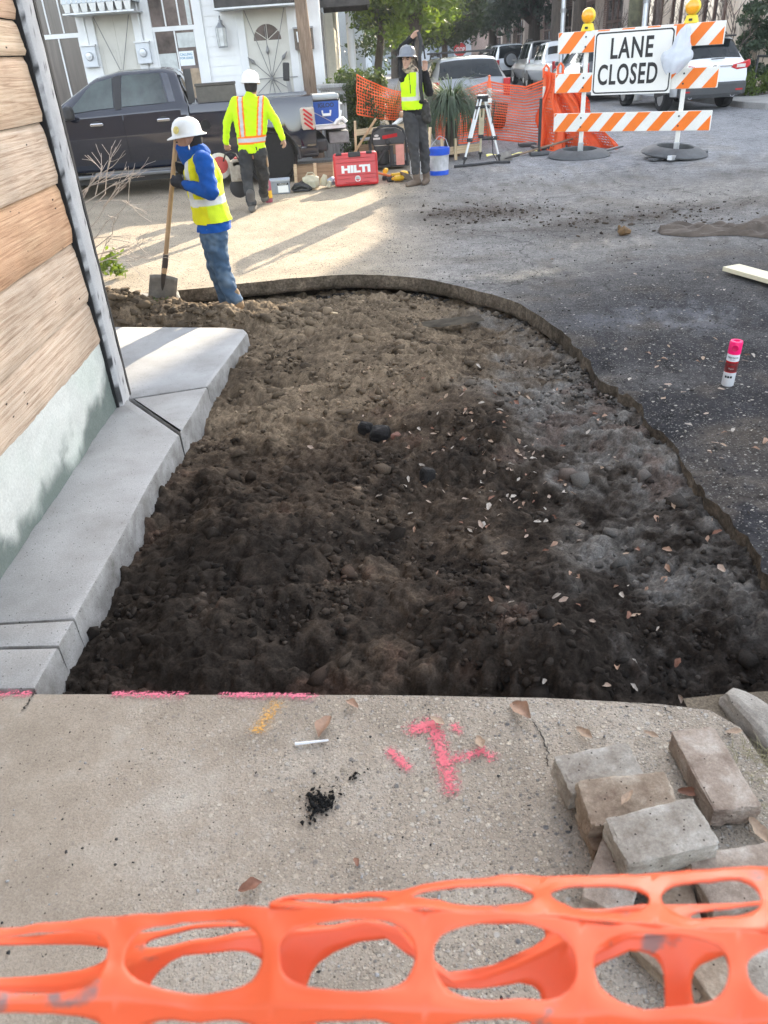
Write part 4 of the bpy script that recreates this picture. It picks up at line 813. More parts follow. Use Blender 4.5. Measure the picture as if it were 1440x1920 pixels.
for lab, x_, y_, X0, hh in (('slim grey metal pole left of the first barricade lamp', 1055, 50, 31, 6.5), ('grey metal pole behind the lane closed sign', 1210, 30, 27.5, 6.5)):
    q = atY(x_, y_, X0); b = MB(); b.lathe([(.16, 0), (.12, .25), (.085, .3), (.07, hh), (.0, hh+.05)], (0, 0, 0), 12); o = b.build('street_pole', m_galv, smooth=True); o.location = (q.x, q.y, .02); tag(o, lab, 'pole')
    b = MB(); b.lathe([(.10, 0), (.10, .12)], (0, 0, 2.6), 12); b.build('pole_band', m_grmetal, o)
ss = thing('stop_sign', 'small red stop sign far down the street', 'sign', (5.43, 45, .12)); b = MB(); b.cyl((0, 0, 0), (0, 0, 1.9), .035, n=8); b.build('sign_post', m_galv, ss)
b = MB(); b.prism([(.32*math.cos(math.pi/8+k*math.pi/4), .32*math.sin(math.pi/8+k*math.pi/4)) for k in range(8)], 0, .02, frame((0, -.06, 1.62), (1, 0, 0), (0, 0, 1))); so_ = b.build('sign_plate', mat('stop_red', (.50, .03, .035), .5), ss)
text_mesh('lettering', 'STOP', .26, m_whitetrim, so_, frame((0, -.082, 1.62), (1, 0, 0), (0, 0, 1)), bold=.006, sx=.8)
# hedge, shrubs, ponytail plant
def shrub(label, loc, size, kind, n, per, leaf, seed, name='shrub', cl=.18, cat='shrub'):
    r = random.Random(seed); t = thing(name, label, cat, loc)
    cs = [(r.uniform(-1, 1)*size[0], r.uniform(-1, 1)*size[1], r.uniform(.05, 1)*size[2]) for _ in range(n)]
    b = MB()
    for k in range(6): c = r.choice(cs); b.tube([(c[0]*.3, c[1]*.3, 0), (c[0]*.7, c[1]*.7, c[2]*.5), c], [.02, .014, .006], 5)
    b.build('stems', m_bark, t); leaf_cloud('foliage', cs, [cl*r.uniform(.7, 1.2) for _ in cs], per, leaf, LM[kind], t, seed=seed); return t
shrub('clipped dark green hedge between the box pillar and the orange netting', (.14, 16.75, .12), (.40, .5, 1.35), 'hedge', 90, 90, .035, 21, 'hedge', cat='hedge')
shrub('green shrub growing over the corner of the white house', (-.15, 17.4, .12), (.35, .4, 1.4), 'bright', 50, 60, .04, 22)
shrub('leafy shrub by the tan building beside the white SUV roof', (11.3, 24.7, .1), (.7, .4, 2.6), 'dark', 70, 60, .07, 23)
shrub('low green plants at the foot of the tan building', (11.2, 24.3, .15), (.7, .3, .6), 'bright', 40, 50, .05, 24, 'plant', cat='plant')
def blades(label, loc, n, L, seed, droop=1.0, w=.012, up=.8, kind=((.05, .075, .05), (.13, .17, .12)), name='spiky_plant', trunk=0.):
    r = np.random.RandomState(seed); t = thing(name, label, 'plant', loc); k = 7; V = []; F = []; T = []
    for i in range(n):
        a = r.rand()*6.283; el = up+(1.5-up)*r.rand()**.8; l = L*(.65+.5*r.rand()); h = Vector((math.cos(a), math.sin(a), 0)); s_ = Vector((-h.y, h.x, 0)); p = Vector((0, 0, trunk)); e = el
        tv = r.rand(); o = len(V); dr = droop*(.7+.6*r.rand())
        for j in range(k):
            ww = w*(1-(j/(k-1))**2*.9); V += [p-s_*ww, p+s_*ww]; T += [tv, tv]; p = p+(h*math.cos(e)+Vector((0, 0, 1))*math.sin(e))*l/(k-1); e -= dr*2.6/(k-1)
        for j in range(k-1): F.append((o+2*j, o+2*j+1, o+2*j+3, o+2*j+2))
    np_mesh('foliage', np.array([tuple(v) for v in V]), np.array(F), leaf_mat('blades', *kind), t, tint=np.array(T)[:, None]*np.ones((1, 3)))
    if trunk: b = MB(); b.lathe([(.16, -.05), (.13, .2), (.09, trunk)], n=10); b.build('trunk', m_bark, t, smooth=True)
    return t
_p = atY(845, 190, 16.2)
blades('big fountain of long drooping grey-green leaves behind the tripod worker', (_p.x, 16.2, .05), 1000, 1.45, 31, 1.15, .010, .75, name='ponytail_plant', trunk=.55)
_p = atY(735, 190, 17.2)
blades('spiky reddish green plant behind the orange netting left of the worker', (_p.x, 17.0, .05), 260, .95, 32, .38, .012, .1, ((.05, .05, .03), (.14, .11, .07)), trunk=.45)
blades('upright spiky plant by the corner of the white house', (.05, 17.9, .1), 60, 1.0, 33, .1, .014, .9, trunk=.55)
# ================================================================== VEHICLES
def paint(name, rgb, rough=.25, metal=.0): return mat(name, rgb, rough, metal, var=.05, sc=1.2, coat=1., spec=.6)
m_tyre = mat('tyre_rubber', (.010, .010, .011), .9, var=.3, sc=20)
m_rim = mat('alloy_rim', (.45, .46, .47), .3, metal=.9)
m_trim = mat('black_plastic', (.022, .022, .024), .6, var=.2)
m_carglass = mat('car_glass', (.012, .016, .018), .06, var=.3, sc=.8, spec=.45)
m_red = mat('lamp_red', (.45, .015, .02), .15, coat=1., var=.2, sc=8)
m_clear = mat('lamp_clear', (.62, .58, .55), .12, coat=1., var=.1)
m_chrome = mat('chrome', (.75, .76, .78), .12, metal=1., var=.03)
class Loft:
    """closed body surface: stations along +Y, each a half ring mirrored"""
    def __init__(s, st, n=70, soft=1.5):
        st = np.array(st, float); y = np.linspace(st[0, 0], st[-1, 0], n); A = np.stack([np.interp(y, st[:, 0], st[:, k]) for k in range(1, 7)], 1)
        k = np.exp(-(np.arange(-3, 4)/soft)**2); k /= k.sum(); B = np.pad(A, ((3, 3), (0, 0)), 'edge'); A = np.stack([np.convolve(B[:, j], k, 'valid') for j in range(6)], 1)
        s.y = y; s.A = A; s.n = n
    def ring(s, i):
        zb, zl, zt, wb, wl, wt = s.A[i]
        h = zl-zb; g_ = zt-zl
        P = [(0, zb), (wb*.8, zb), (wb*.97, zb+.03), (wb, zb+.10), (wl*1.0, zb+.40*h), (wl*1.015, zb+.62*h), (wl*1.0, zb+.82*h), (wl*.985, zl-.035), (wl*.955, zl), (wl*.955+(wt-wl*.955)*.5, zl+g_*.5), (wt, zl+g_*.86), (wt*.955, zl+g_*.955), (wt*.85, zt), (wt*.45, zt+.018), (0, zt+.022)]
        return P
    def P(s, yv, u, side=1, off=0.):
        """surface point: yv position, u ring parameter"""
        t = (yv-s.y[0])/(s.y[-1]-s.y[0])*(s.n-1); i = int(min(max(math.floor(t), 0), s.n-2)); f = t-i
        j = int(min(math.floor(u), 13)); q = u-j
        def at(ii): R_ = s.ring(ii); return (R_[j][0]*(1-q)+R_[j+1][0]*q, R_[j][1]*(1-q)+R_[j+1][1]*q)
        a, b = at(i), at(i+1); return Vector((side*(a[0]*(1-f)+b[0]*f), yv, a[1]*(1-f)+b[1]*f))
    def body(s, name, m, parent, skip=None):
        V = []; F = []
        for i in range(s.n):
            r_ = s.ring(i); V += [(x, s.y[i], z) for x, z in r_]+[(-x, s.y[i], z) for x, z in r_[-2:0:-1]]
        k = 28
        for i in range(s.n-1):
            for j in range(k): F.append((i*k+j, i*k+(j+1) % k, (i+1)*k+(j+1) % k, (i+1)*k+j))
        F.append(tuple(range(k))); F.append(tuple((s.n-1)*k+j for j in range(k))[::-1])
        b = MB(); b.add(V, F); return b.build(name, m, parent, smooth=True)
    def patch(s, name, m, parent, quad, side=1, off=.006, nu=10, nv=6, thick=0.):
        """quad: four (y,u) corners, or a polygon outline given as rows; bilinear on the surface, moved outward"""
        (a, b, c, d) = quad; V = []
        for i in range(nu+1):
            for j in range(nv+1):
                f, e = i/nu, j/nv; yv = (a[0]*(1-f)+b[0]*f)*(1-e)+(d[0]*(1-f)+c[0]*f)*e; u = (a[1]*(1-f)+b[1]*f)*(1-e)+(d[1]*(1-f)+c[1]*f)*e
                p = s.P(yv, u, side); p1 = s.P(yv+.02, u, side)-s.P(yv-.02, u, side); p2 = s.P(yv, min(u+.1, 14), side)-s.P(yv, max(u-.1, 0), side)
                nn = p1.cross(p2).normalized()*side; nn = nn if nn.dot(Vector((p.x, 0, (p.z-.8)*.6 if u < 11 else 1))) > 0 else -nn
                V.append(p+nn*off)
        F = [(i*(nv+1)+j, (i+1)*(nv+1)+j, (i+1)*(nv+1)+j+1, i*(nv+1)+j+1) for i in range(nu) for j in range(nv)]
        mb = MB(); mb.add(V, F); return mb.build(name, m, parent, smooth=True)
    def rear(s, name, m, parent, y0, y1, u0, off=.008, n=14):
        """window across the sloping back: from ring parameter u0 over the top centre to the other side"""
        V = []
        for i in range(7):
            yv = y0+(y1-y0)*i/6
            for j in range(n+1):
                e = 2*j/n-1; u = 14-(14-u0)*abs(e); p = s.P(yv, u, 1 if e < 0 else -1); V.append(p+Vector((0, -off*1.2, off*.5)))
        F = [(i*(n+1)+j, i*(n+1)+j+1, (i+1)*(n+1)+j+1, (i+1)*(n+1)+j) for i in range(6) for j in range(n)]
        mb = MB(); mb.add(V, F); return mb.build(name, m, parent, smooth=True)
def wheel(parent, c, r=.36, w=.24, side=1, spokes=5):
    """c = hub centre, axle along X; side = which way the face looks"""
    x0 = c[0]-side*w/2
    b = MB(); b.lathe([(r*.62, 0), (r*.93, 0), (r, .03), (r, w-.03), (r*.93, w), (r*.64, w), (r*.62, w-.02)], (x0, c[1], c[2]), 28, axis=(side, 0, 0)); wh = b.build('wheel', m_tyre, parent, smooth=True)
    b = MB(); b.lathe([(r*.64, w-.012), (r*.60, w-.03), (r*.55, w-.055), (r*.5, w-.06)], (x0, c[1], c[2]), 28, axis=(side, 0, 0)); b.lathe([(.07, w-.03), (.05, w-.012), (0, w-.01)], (x0, c[1], c[2]), 12, axis=(side, 0, 0))
    for k in range(spokes):
        a = k*2*math.pi/spokes+.3
        for da in (-.10, .10):
            p0 = Vector((x0+side*(w-.03), c[1]+.05*math.cos(a), c[2]+.05*math.sin(a))); p1 = Vector((x0+side*(w-.035), c[1]+r*.6*math.cos(a+da), c[2]+r*.6*math.sin(a+da))); b.tube([p0, p1], [.028, .02], 5)
    b.build('rim', m_rim, wh, smooth=True)
    b = MB(); b.lathe([(0, w*.3), (r*.62, w*.3)], (x0, c[1], c[2]), 20, axis=(side, 0, 0)); b.build('brake_disc', m_trim, wh)
    return wh
def arches(parent, hw, ys, zc, r):
    for yv in ys:
        for sd in (-1, 1):
            b = MB(); b.prism([(yv+(r+.055)*math.cos(a), zc+(r+.055)*math.sin(a)) for a in [k*math.pi/14-.15 for k in range(15)]]+[], hw-.28, hw+.006, Matrix(((0, 0, sd, 0), (1, 0, 0, 0), (0, 1, 0, 0), (0, 0, 0, 1)))); b.build('wheel_arch', m_trim, parent)
def suv(label, loc, rz, col, name='parked_suv', H=1.74, hw=.95, L=4.8, detail=False, pickup=False, lights='tall', group='vehicles parked along the far street', roofrail=True, cat='SUV', greenh=None):
    t = thing(name, label, cat, loc, rz, group); k = L/4.8
    zl = 1.06; 
    if pickup:
        st = [(0, .48, .98, 1.0, .80*hw, .93*hw, .86*hw), (.05, .42, 1.04, 1.06, .9*hw, hw, .9*hw), (1.3, .36, 1.08, 1.09, .9*hw, hw, .9*hw), (1.42, .36, 1.08, 1.12, .9*hw, hw, .80*hw), (1.62, .36, 1.08, H, .9*hw, hw, .76*hw), (2.1, .36, 1.08, H+.02, .9*hw, hw, .77*hw), (3.2, .36, 1.06, H-.01, .9*hw, hw, .76*hw), (3.9*k, .36, 1.06, 1.10, .9*hw, hw, .82*hw), (4.8*k, .38, .98, 1.0, .9*hw, .98*hw, .82*hw), (5.1*k, .45, .85, .88, .8*hw, .9*hw, .7*hw)]
        win = [((2.12, 8.25), (2.62, 8.25), (2.62, 10.0), (1.98, 10.0)), ((2.70, 8.25), (3.5, 8.25), (3.2, 10.0), (2.70, 10.0))]; rw = (1.48, 1.60, 10.2)
    else:
        st = [(-.02, .46, .90, .93, .78*hw, .90*hw, .80*hw), (.05, .38, 1.04, 1.06, .88*hw, .985*hw, .86*hw), (.16, .34, zl, 1.17, .9*hw, hw, .80*hw), (.46, .32, zl, H-.09, .9*hw, hw, .70*hw), (.60, .32, zl, H-.02, .9*hw, hw, .71*hw), (1.3, .3, zl, H+.0, .9*hw, hw, .745*hw), (2.4, .3, 1.04, H-.02, .9*hw, hw, .745*hw), (2.9, .3, 1.03, H-.10, .9*hw, hw, .72*hw), (3.65, .3, 1.0, 1.06, .9*hw, hw, .80*hw), (4.5*k, .32, .86, .90, .88*hw, .97*hw, .80*hw), (4.8*k, .42, .70, .72, .75*hw, .86*hw, .7*hw)]
        win = [((.50, 8.35), (1.12, 8.25), (1.12, 10.0), (.70, 10.0)), ((1.20, 8.25), (2.12, 8.25), (2.12, 10.05), (1.20, 10.05)), ((2.22, 8.25), (3.25, 8.3), (2.75, 9.95), (2.22, 10.05))]; rw = (.15, .50, 10.6)
    lo = Loft(st); bd = lo.body('body', col, t)
    for sd in (1, -1):
        for w in win: lo.patch('window', m_carglass, t, w, sd)
    lo.rear('rear_window', m_carglass, t, rw[0], rw[1], rw[2])
    ya, yb = (1.05 if pickup else .95), (4.25*k if pickup else 3.85*k)
    arches(t, hw, (ya, yb), .36, .36)
    for yv in (ya, yb):
        for sd in (1, -1): wheel(t, (sd*(hw-.115), yv, .36), .36, .24, sd)
    b = MB(); b.box((0, .0, .50), (1.76*hw, .12, .26)); b.box((0, .1, .40), (1.6*hw, .2, .14)); bp = b.build('rear_bumper', m_trim if not pickup else m_chrome, t, bevel=.04)
    for sd in (1, -1):
        b = MB()
        if lights == 'wide': b.prism([(sd*.45, .96), (sd*.62, .90), (sd*.90, .93), (sd*.965, 1.0), (sd*.93, 1.12), (sd*.80, 1.07), (sd*.5, 1.02)], -.012, .14, Matrix(((hw/.96, 0, 0, 0), (0, 0, 1, -.02), (0, 1, 0, 0), (0, 0, 0, 1))))
        else: b.box((sd*.85*hw, .03, .95), (.16, .14, .36))
        tl = b.build('tail_light', m_red, t, bevel=.015)
        if lights == 'wide': q = MB(); q.box((sd*.74*hw, -.032, .985), (.22, .012, .075)); q.build('light_lens', m_clear, tl, bevel=.004)
        b = MB(); b.box((sd*(hw+.08), 3.1 if not pickup else 3.3, 1.12), (.18, .1, .14)); b.build('mirror', col, t, bevel=.03)
    b = MB(); b.box((0, -.03, .78 if not pickup else .62), (.32, .02, .16)); pl = b.build('number_plate', m_whitetrim, t)
    if roofrail:
        for sd in (1, -1):
            b = MB(); b.tube([(sd*.62*hw, .75, H), (sd*.62*hw, .85, H+.065), (sd*.64*hw, 2.2, H+.06), (sd*.64*hw, 2.35, H-.02)], .02, 6); b.build('roof_rail', m_trim, t, smooth=True)
    return t, lo, bd, pl
c_white = paint('white_paint', (.68, .71, .74)); c_silver = paint('silver_paint', (.27, .29, .31), .3, .3); c_grey = paint('grey_paint', (.17, .165, .16), .3, .3); c_dark = paint('dark_grey_paint', (.075, .08, .088), .22, .2)
# white SUV on the right, seen from behind
q = g(1317, 207)
t, lo, bd, pl = suv('white SUV with dark rear window parked at the kerb behind the barricade', (9.05, 22.0, .0), R(2), c_white, H=1.66, hw=.93, lights='wide')
text_mesh('lettering', '155-JDT', .085, mat('plate_ink', (.03, .05, .13), .6), pl, frame((0, -.042, .775), (1, 0, 0), (0, 0, 1)), sx=.95, depth=.001)
b = MB(); b.box((0, -.026, 1.0), (.95, .03, .035)); b.build('chrome_bar', m_chrome, t, bevel=.01)
b = MB(); b.lathe([(.085, 0), (.085, .012), (.068, .014), (.066, .004)], (0, -.04, 1.0), 20, axis=(0, -1, 0), sy=.6); b.build('emblem', m_chrome, t, smooth=True)
b = MB(); b.box((0, -.03, .50), (1.74, .16, .30)); b.box((0, .02, .36), (1.5, .2, .12)); b.build('bumper_cover', mat('grey_plastic', (.05, .052, .055), .7), t, bevel=.05)
for sd in (1, -1):
    b = MB(); b.lathe([(.055, 0), (.06, .02), (.06, .14), (.045, .14), (.045, .02)], (sd*.55, .06, .36), 14, axis=(0, -1, 0)); b.build('exhaust_tip', m_chrome, t, smooth=True)
    b = MB(); b.box((sd*.68, -.115, .47), (.18, .02, .035)); b.build('reflector', m_red, t)
b = MB(); b.tube([(-.05, .09, 1.165), (.28, .07, 1.17)], .012, 5); b.build('wiper', m_trim, t)
b = MB(); b.box((.0, .42, 1.655), (1.20, .32, .04), (R(4), 0, 0)); b.build('roof_spoiler', mat('black_gloss', (.015, .015, .016), .2), t, bevel=.015)
# the row ahead of it
suv('dark grey SUV with a red tail light just behind the left barricade post', (8.25, 28.2, 0), R(0), c_dark, H=1.68, hw=.92)
suv('white pickup parked between the grey SUV and the dark SUV', (8.85, 35.2, 0), R(0), c_white, 'parked_pickup', H=1.80, hw=.98, L=5.4, pickup=True, roofrail=False, cat='pickup')
t, lo, bd, pl = suv('grey SUV with a red light bar in the row beside the brick building', (9.35, 42.3, 0), R(0), c_grey, H=1.90, hw=1.0)
b = MB(); b.box((0, -.03, 1.02), (1.7, .05, .05)); b.build('light_bar', m_red, t)
suv('dark off-roader at the far end of the parked row', (9.3, 55, 0), 0, c_dark, H=1.85, hw=.93)
t, lo, bd, pl = suv('white boxy off-roader with a round spare wheel on its tail', (8.75, 48.5, 0), R(2), c_white, H=1.86, hw=.95, roofrail=False)
b = MB(); b.lathe([(.28, 0), (.37, .02), (.38, .12), (.32, .2), (.05, .22), (0, .22)], (-.12, -.02, 1.12), 24, axis=(0, -1, 0)); sp = b.build('spare_wheel', m_tyre, t, smooth=True); b = MB(); b.lathe([(.28, .215), (.26, .235), (0, .235)], (-.12, -.02, 1.12), 24, axis=(0, -1, 0)); b.build('wheel_cover', c_silver, sp, smooth=True)
# silver SUV on the left kerb, behind the netting
t, lo, bd, pl = suv('silver grey SUV with a roof rack parked behind the orange netting and the tripod', (2.72, 20.3, .0), R(3), c_silver, H=1.60, hw=.97, L=4.8)
b = MB(); b.box((0, -.03, .86), (1.5, .04, .06)); b.build('chrome_bar', m_chrome, t, bevel=.01)
b = MB()
b.box((0, 1.45, 1.675), (.05, 1.2, .02))
for yv in (.9, 2.0): b.box((0, yv, 1.70), (1.5, .07, .04)); b.box((.62, yv, 1.66), (.08, .1, .08)); b.box((-.62, yv, 1.66), (.08, .1, .08))
b.build('roof_rack', m_trim, t, bevel=.01)
b = MB(); b.tube([(-.05, .1, 1.16), (.35, .08, 1.18)], .012, 5); b.build('wiper', m_trim, t)
# ------------------------------------------------ the dark blue pickup in front of the house: built with X forward, near side at +Y
pk = thing('pickup_truck', 'dark blue crew cab pickup with lowered tailgate parked in front of the white house', 'pickup', (-1.55, 14.95, 0), R(186))
c_navy = paint('navy_paint', (.006, .009, .020), .06, .0)
class LoftX(Loft):
    def P(s, yv, u, side=1, off=0.): p = Loft.P(s, yv, u, side); return p
MX = Matrix(((0, 1, 0, 0), (1, 0, 0, 0), (0, 0, 1, 0), (0, 0, 0, 1)))   # loft (x,y) -> truck (y forward = X, side = Y)
def rot_obj(o):
    o.data.transform(MX); o.data.flip_normals(); return o
cab = Loft([(1.215, .36, 1.24, 1.245, .90, .985, .90), (1.23, .36, 1.25, 1.30, .92, .99, .80), (1.30, .36, 1.25, 1.72, .93, .99, .74), (1.5, .36, 1.25, 1.78, .93, .99, .745), (2.2, .36, 1.235, 1.775, .93, .99, .75), (2.6, .36, 1.225, 1.70, .93, .99, .74), (3.15, .36, 1.215, 1.40, .93, .99, .78), (3.36, .36, 1.21, 1.235, .93, .99, .86), (4.2, .40, 1.14, 1.17, .93, .98, .84), (4.62, .50, .98, 1.0, .84, .92, .75)], n=100, soft=1.2)
rot_obj(cab.body('cab', c_navy, pk))
m_tint = mat('tinted_glass', (.018, .026, .026), .03, var=.5, sc=.9, spec=.8, rgb2=(.07, .09, .085))
def dline(a, b): pass
for sd in (1, -1):
    rd = rot_obj(cab.patch('rear_door', c_navy, pk, ((1.36, 3.2), (2.235, 3.2), (2.235, 8.0), (1.33, 8.0)), sd, .009, 16, 24))
    fd = rot_obj(cab.patch('front_door', c_navy, pk, ((2.25, 3.2), (3.17, 3.2), (3.22, 8.0), (2.25, 8.0)), sd, .009, 16, 24))
    for d_, x_ in ((rd, 1.62), (fd, 2.66)):
        b = MB(); y_ = sd*1.018; b.box((x_, y_, 1.075), (.20, .035, .045)); b.build('handle', m_chrome, d_, bevel=.012)
        b = MB(); b.lathe([(.10, 0), (.07, -.012), (0, -.016)], (x_, sd*1.0005, 1.07), 16, axis=(0, sd, 0), sy=.55); b.build('handle_recess', m_trim, d_, smooth=True)
    rot_obj(cab.patch('window', m_tint, rd, ((1.53, 8.22), (2.235, 8.22), (2.16, 10.3), (1.60, 10.3)), sd, .008))
    rot_obj(cab.patch('window', m_tint, fd, ((2.36, 8.22), (3.12, 8.24), (2.68, 10.2), (2.32, 10.3)), sd, .008))
    rot_obj(cab.patch('door_pillar', m_trim, pk, ((2.245, 8.1), (2.35, 8.1), (2.31, 10.4), (2.17, 10.4)), sd, .007))
    rot_obj(cab.patch('quarter_panel', mat('quarter_glass', (.05, .055, .07), .05, spec=1.), pk, ((1.40, 8.25), (1.50, 8.25), (1.57, 10.2), (1.47, 10.2)), sd, .006, 4, 6))
    b = MB(); b.box((3.02, sd*1.12, 1.26), (.14, .24, .2)); b.build('mirror', m_trim, pk, bevel=.05)
    b = MB(); b.box((2.35, sd*1.045, .335), (1.75, .15, .055)); b.build('running_board', mat('board_metal', (.20, .21, .22), .35, metal=.7), pk, bevel=.015)
    b = MB(); b.box((2.35, sd*.97, .27), (1.7, .06, .10)); b.build('rocker', m_trim, pk)
rot_obj(cab.rear('rear_window', m_tint, pk, 1.235, 1.30, 10.6, -.004))
b = MB(); b.box((1.215, 0, 1.5), (.012, 1.25, .36)); b.build('back_glass', m_tint, pk, bevel=.004)
b = MB(); b.box((1.212, 0, 1.5), (.01, 1.42, .5)); b.build('cab_back', m_trim, pk)
# bed
def bedside(sd):
    b = MB(); N_ = 40; zs = [(.36, .93), (.42, .965), (.60, .985), (.80, .99), (1.02, .985), (1.14, .97), (1.20, .955), (1.255, .94), (1.275, .90), (1.275, .83), (1.24, .82), (.80, .82)]
    V = []; F = []
    for i in range(N_+1):
        x = -.77+1.97*i/N_; d = abs(x); flare = .03*math.exp(-(max(0, d-.42)/.12)**2) if d < .8 else 0
        for z, y in zs:
            zz = z
            if z < .9 and d < .47: zz = max(z, .39+math.sqrt(max(0, .47**2-d*d))) if z < .86 else z
            V.append((x, sd*(y+(flare if z < 1.0 else 0)*(1 if .3 < z < .95 else 0)), min(zz, 1.275 if z > .9 else .93)))
    k = len(zs)
    for i in range(N_):
        for j in range(k-1): F.append((i*k+j, i*k+j+1, (i+1)*k+j+1, (i+1)*k+j))
    F.append(tuple(range(k))); F.append(tuple(N_*k+j for j in range(k)))
    b.add(V, F); bs_ = b.build('bed_side', c_navy, pk, smooth=True)
    b = MB(); b.tube([(.47*math.cos(a), sd*.985, .39+.47*math.sin(a)) for a in [k_*math.pi/16-.1 for k_ in range(18)]], .028, 6); b.build('arch_trim', m_trim, bs_, smooth=True)
    b = MB(); b.prism([(.44*math.cos(a), .39+.44*math.sin(a)) for a in [k_*2*math.pi/24 for k_ in range(24)]], .6, .80, Matrix(((1, 0, 0, 0), (0, 0, sd, 0), (0, 1, 0, 0), (0, 0, 0, 1)))); b.build('wheel_well', m_trim, bs_)
    b = MB(); b.box((-.66, sd*.955, .935), (.235, .10, .335)); tl = b.build('tail_light', mat('lamp_smoke', (.42, .36, .30), .12, coat=1., var=.3, sc=9), pk, bevel=.03)
    for k_ in range(4):
        b = MB(); b.box((-.665, sd*1.008, .83+.065*k_), (.17, .01, .03), (0, R(-38), 0)); b.build('light_segment', m_red, tl)
    return bs_
bs = bedside(1); bedside(-1)
b = MB(); b.lathe([(.085, 0), (.085, .006), (.078, .006), (.076, 0)], (.985, .988, .95), 24, axis=(0, 1, 0)); b.build('fuel_cap', m_trim, bs, smooth=True)
b = MB(); b.box((.2, 0, .80), (1.96, 1.63, .03)); b.box((1.18, 0, 1.0), (.04, 1.62, .45)); b.build('bed_floor', m_trim, pk)
b = MB(); b.box((-1.04, 0, .765), (.50, 1.55, .07)); tg = b.build('tailgate', mat('tailgate_grey', (.05, .052, .055), .5, var=.3), pk, bevel=.02)
b = MB(); b.box((-1.04, .78, .775), (.5, .02, .05)); b.tube([(-.79, .80, 1.0), (-1.16, .80, .80)], .006, 5); b.build('tailgate_cable', m_galv, tg)
b = MB(); b.box((-.86, 0, .52), (.20, 1.80, .20)); b.build('rear_bumper', m_trim, pk, bevel=.04)
b = MB(); b.box((-.66, .93, .50), (.26, .07, .24)); b.build('mud_panel', m_trim, pk, bevel=.015)
b = MB(); b.box((-1.17, .3, .60), (.34, .7, .19)); b.build('step_plate', mat('worn_plate', (.20, .20, .205), .55, metal=.4, var=.25), pk, bevel=.02)
for xx in (0, 3.57):
    for sd in (1, -1):
        r_ = .39; w_ = .27; y0 = sd*.70
        b = MB(); b.lathe([(r_*.6, 0), (r_*.93, 0), (r_, .035), (r_, w_-.035), (r_*.93, w_), (r_*.62, w_)], (xx, y0, r_), 30, axis=(0, sd, 0)); wh = b.build('wheel', m_tyre, pk, smooth=True)
        b = MB(); b.lathe([(r_*.62, w_-.01), (r_*.58, w_-.05), (.10, w_-.09), (.09, w_-.03), (0, w_-.025)], (xx, y0, r_), 24, axis=(0, sd, 0)); b.build('rim', m_rim, wh, smooth=True)
        b = MB()
        for k_ in range(44): a = k_*2*math.pi/44; b.box((xx+(r_-.002)*math.cos(a), y0+sd*(w_*.5+(.06 if k_ % 2 else -.06)), r_+(r_-.002)*math.sin(a)), (.014, .10, .03), (0, -a, 0))
        b.build('tread', m_tyre, wh)
b = MB(); b.cyl((0, -.7, .39), (0, .7, .39), .05); b.box((1.6, 0, .42), (5, .8, .12)); b.build('chassis', m_trim, pk)
b = MB(); b.box((.745, .78, 1.365), (.62, .26, .26)); tb_ = b.build('tool_chest', mat('chest_grey', (.085, .08, .072), .6, var=.2), None, bevel=.012); tag(tb_, 'long dark grey tool chest in the bed of the blue pickup', 'tool chest')
b = MB(); b.box((.745, .78, 1.515), (.64, .28, .04)); lid = b.build('lid', mat('chest_lid', (.06, .056, .05), .6), tb_, bevel=.008)
PKM = Matrix.Translation((-1.55, 14.95, 0)) @ Matrix.Rotation(R(186), 4, 'Z')
def seat_in_truck(o): o.matrix_world = PKM
seat_in_truck(tb_)
# cooler on the tailgate
ck = thing('cooler', 'blue cooler with a white rim standing on the lowered tailgate of the pickup', 'cooler'); ck.matrix_world = PKM @ Matrix.Translation((-.985, .50, .802)) @ Matrix.Rotation(R(180), 4, 'Z')
m_cblue = mat('cooler_blue', (.012, .075, .36), .35, var=.08, sc=6); m_cgrey = mat('cooler_lid', (.33, .36, .37), .5, var=.1)
b = MB(); b.box((0, 0, .19), (.40, .56, .36), taper=1.07); b.build('cooler_body', m_cblue, ck, bevel=.03)
b = MB(); b.box((0, 0, .415), (.45, .61, .085)); b.build('lid', m_cgrey, ck, bevel=.03); b = MB(); b.box((0, 0, .365), (.455, .615, .012)); b.build('rim_band', m_trim, ck)
b = MB(); b.box((0, 0, .012), (.42, .58, .024)); b.build('foot_band', m_whitetrim, ck, bevel=.01)
for sx in (-.215, .215): b = MB(); b.box((sx, -.292, .2), (.02, .03, .34), (0, R(4 if sx > 0 else -4), 0)); b.build('corner_strip', m_whitetrim, ck, bevel=.008)
text_mesh('lettering', 'IGLOO', .085, mat('igloo_ink', (.006, .015, .05), .5), ck, frame((0, -.2985, .295), (1, 0, 0), (0, 0, 1)), bold=.003)
b = MB()
b.tube([(-.07, -.305, .225), (-.06, -.305, .15), (.06, -.305, .15), (.07, -.305, .225)], .016, 6); b.box((0, -.302, .165), (.12, .02, .03)); b.build('label_mark', m_whitetrim, ck, smooth=True)
b = MB(); b.tube([(.235, -.15, .32), (.27, -.15, .30), (.27, .15, .30), (.235, .15, .32)], .014, 6); b.build('handle', m_whitetrim, ck, smooth=True)
b = MB(); b.tube([(0, 0, 0), (.05, 0, .06), (.14, .02, .085), (.2, .02, .02)], .026, 8); b.tube([(.06, .02, 0), (.11, .03, .14), (.13, .04, .2)], .02, 6); rgw = b.build('white_hose', m_whitetrim, smooth=True); rgw.matrix_world = PKM @ Matrix.Translation((-1.10, .83, .812)) @ Matrix.Rotation(R(180), 4, 'Z'); tag(rgw, 'white looped hose ends lying beside the blue cooler on the tailgate', 'hose')
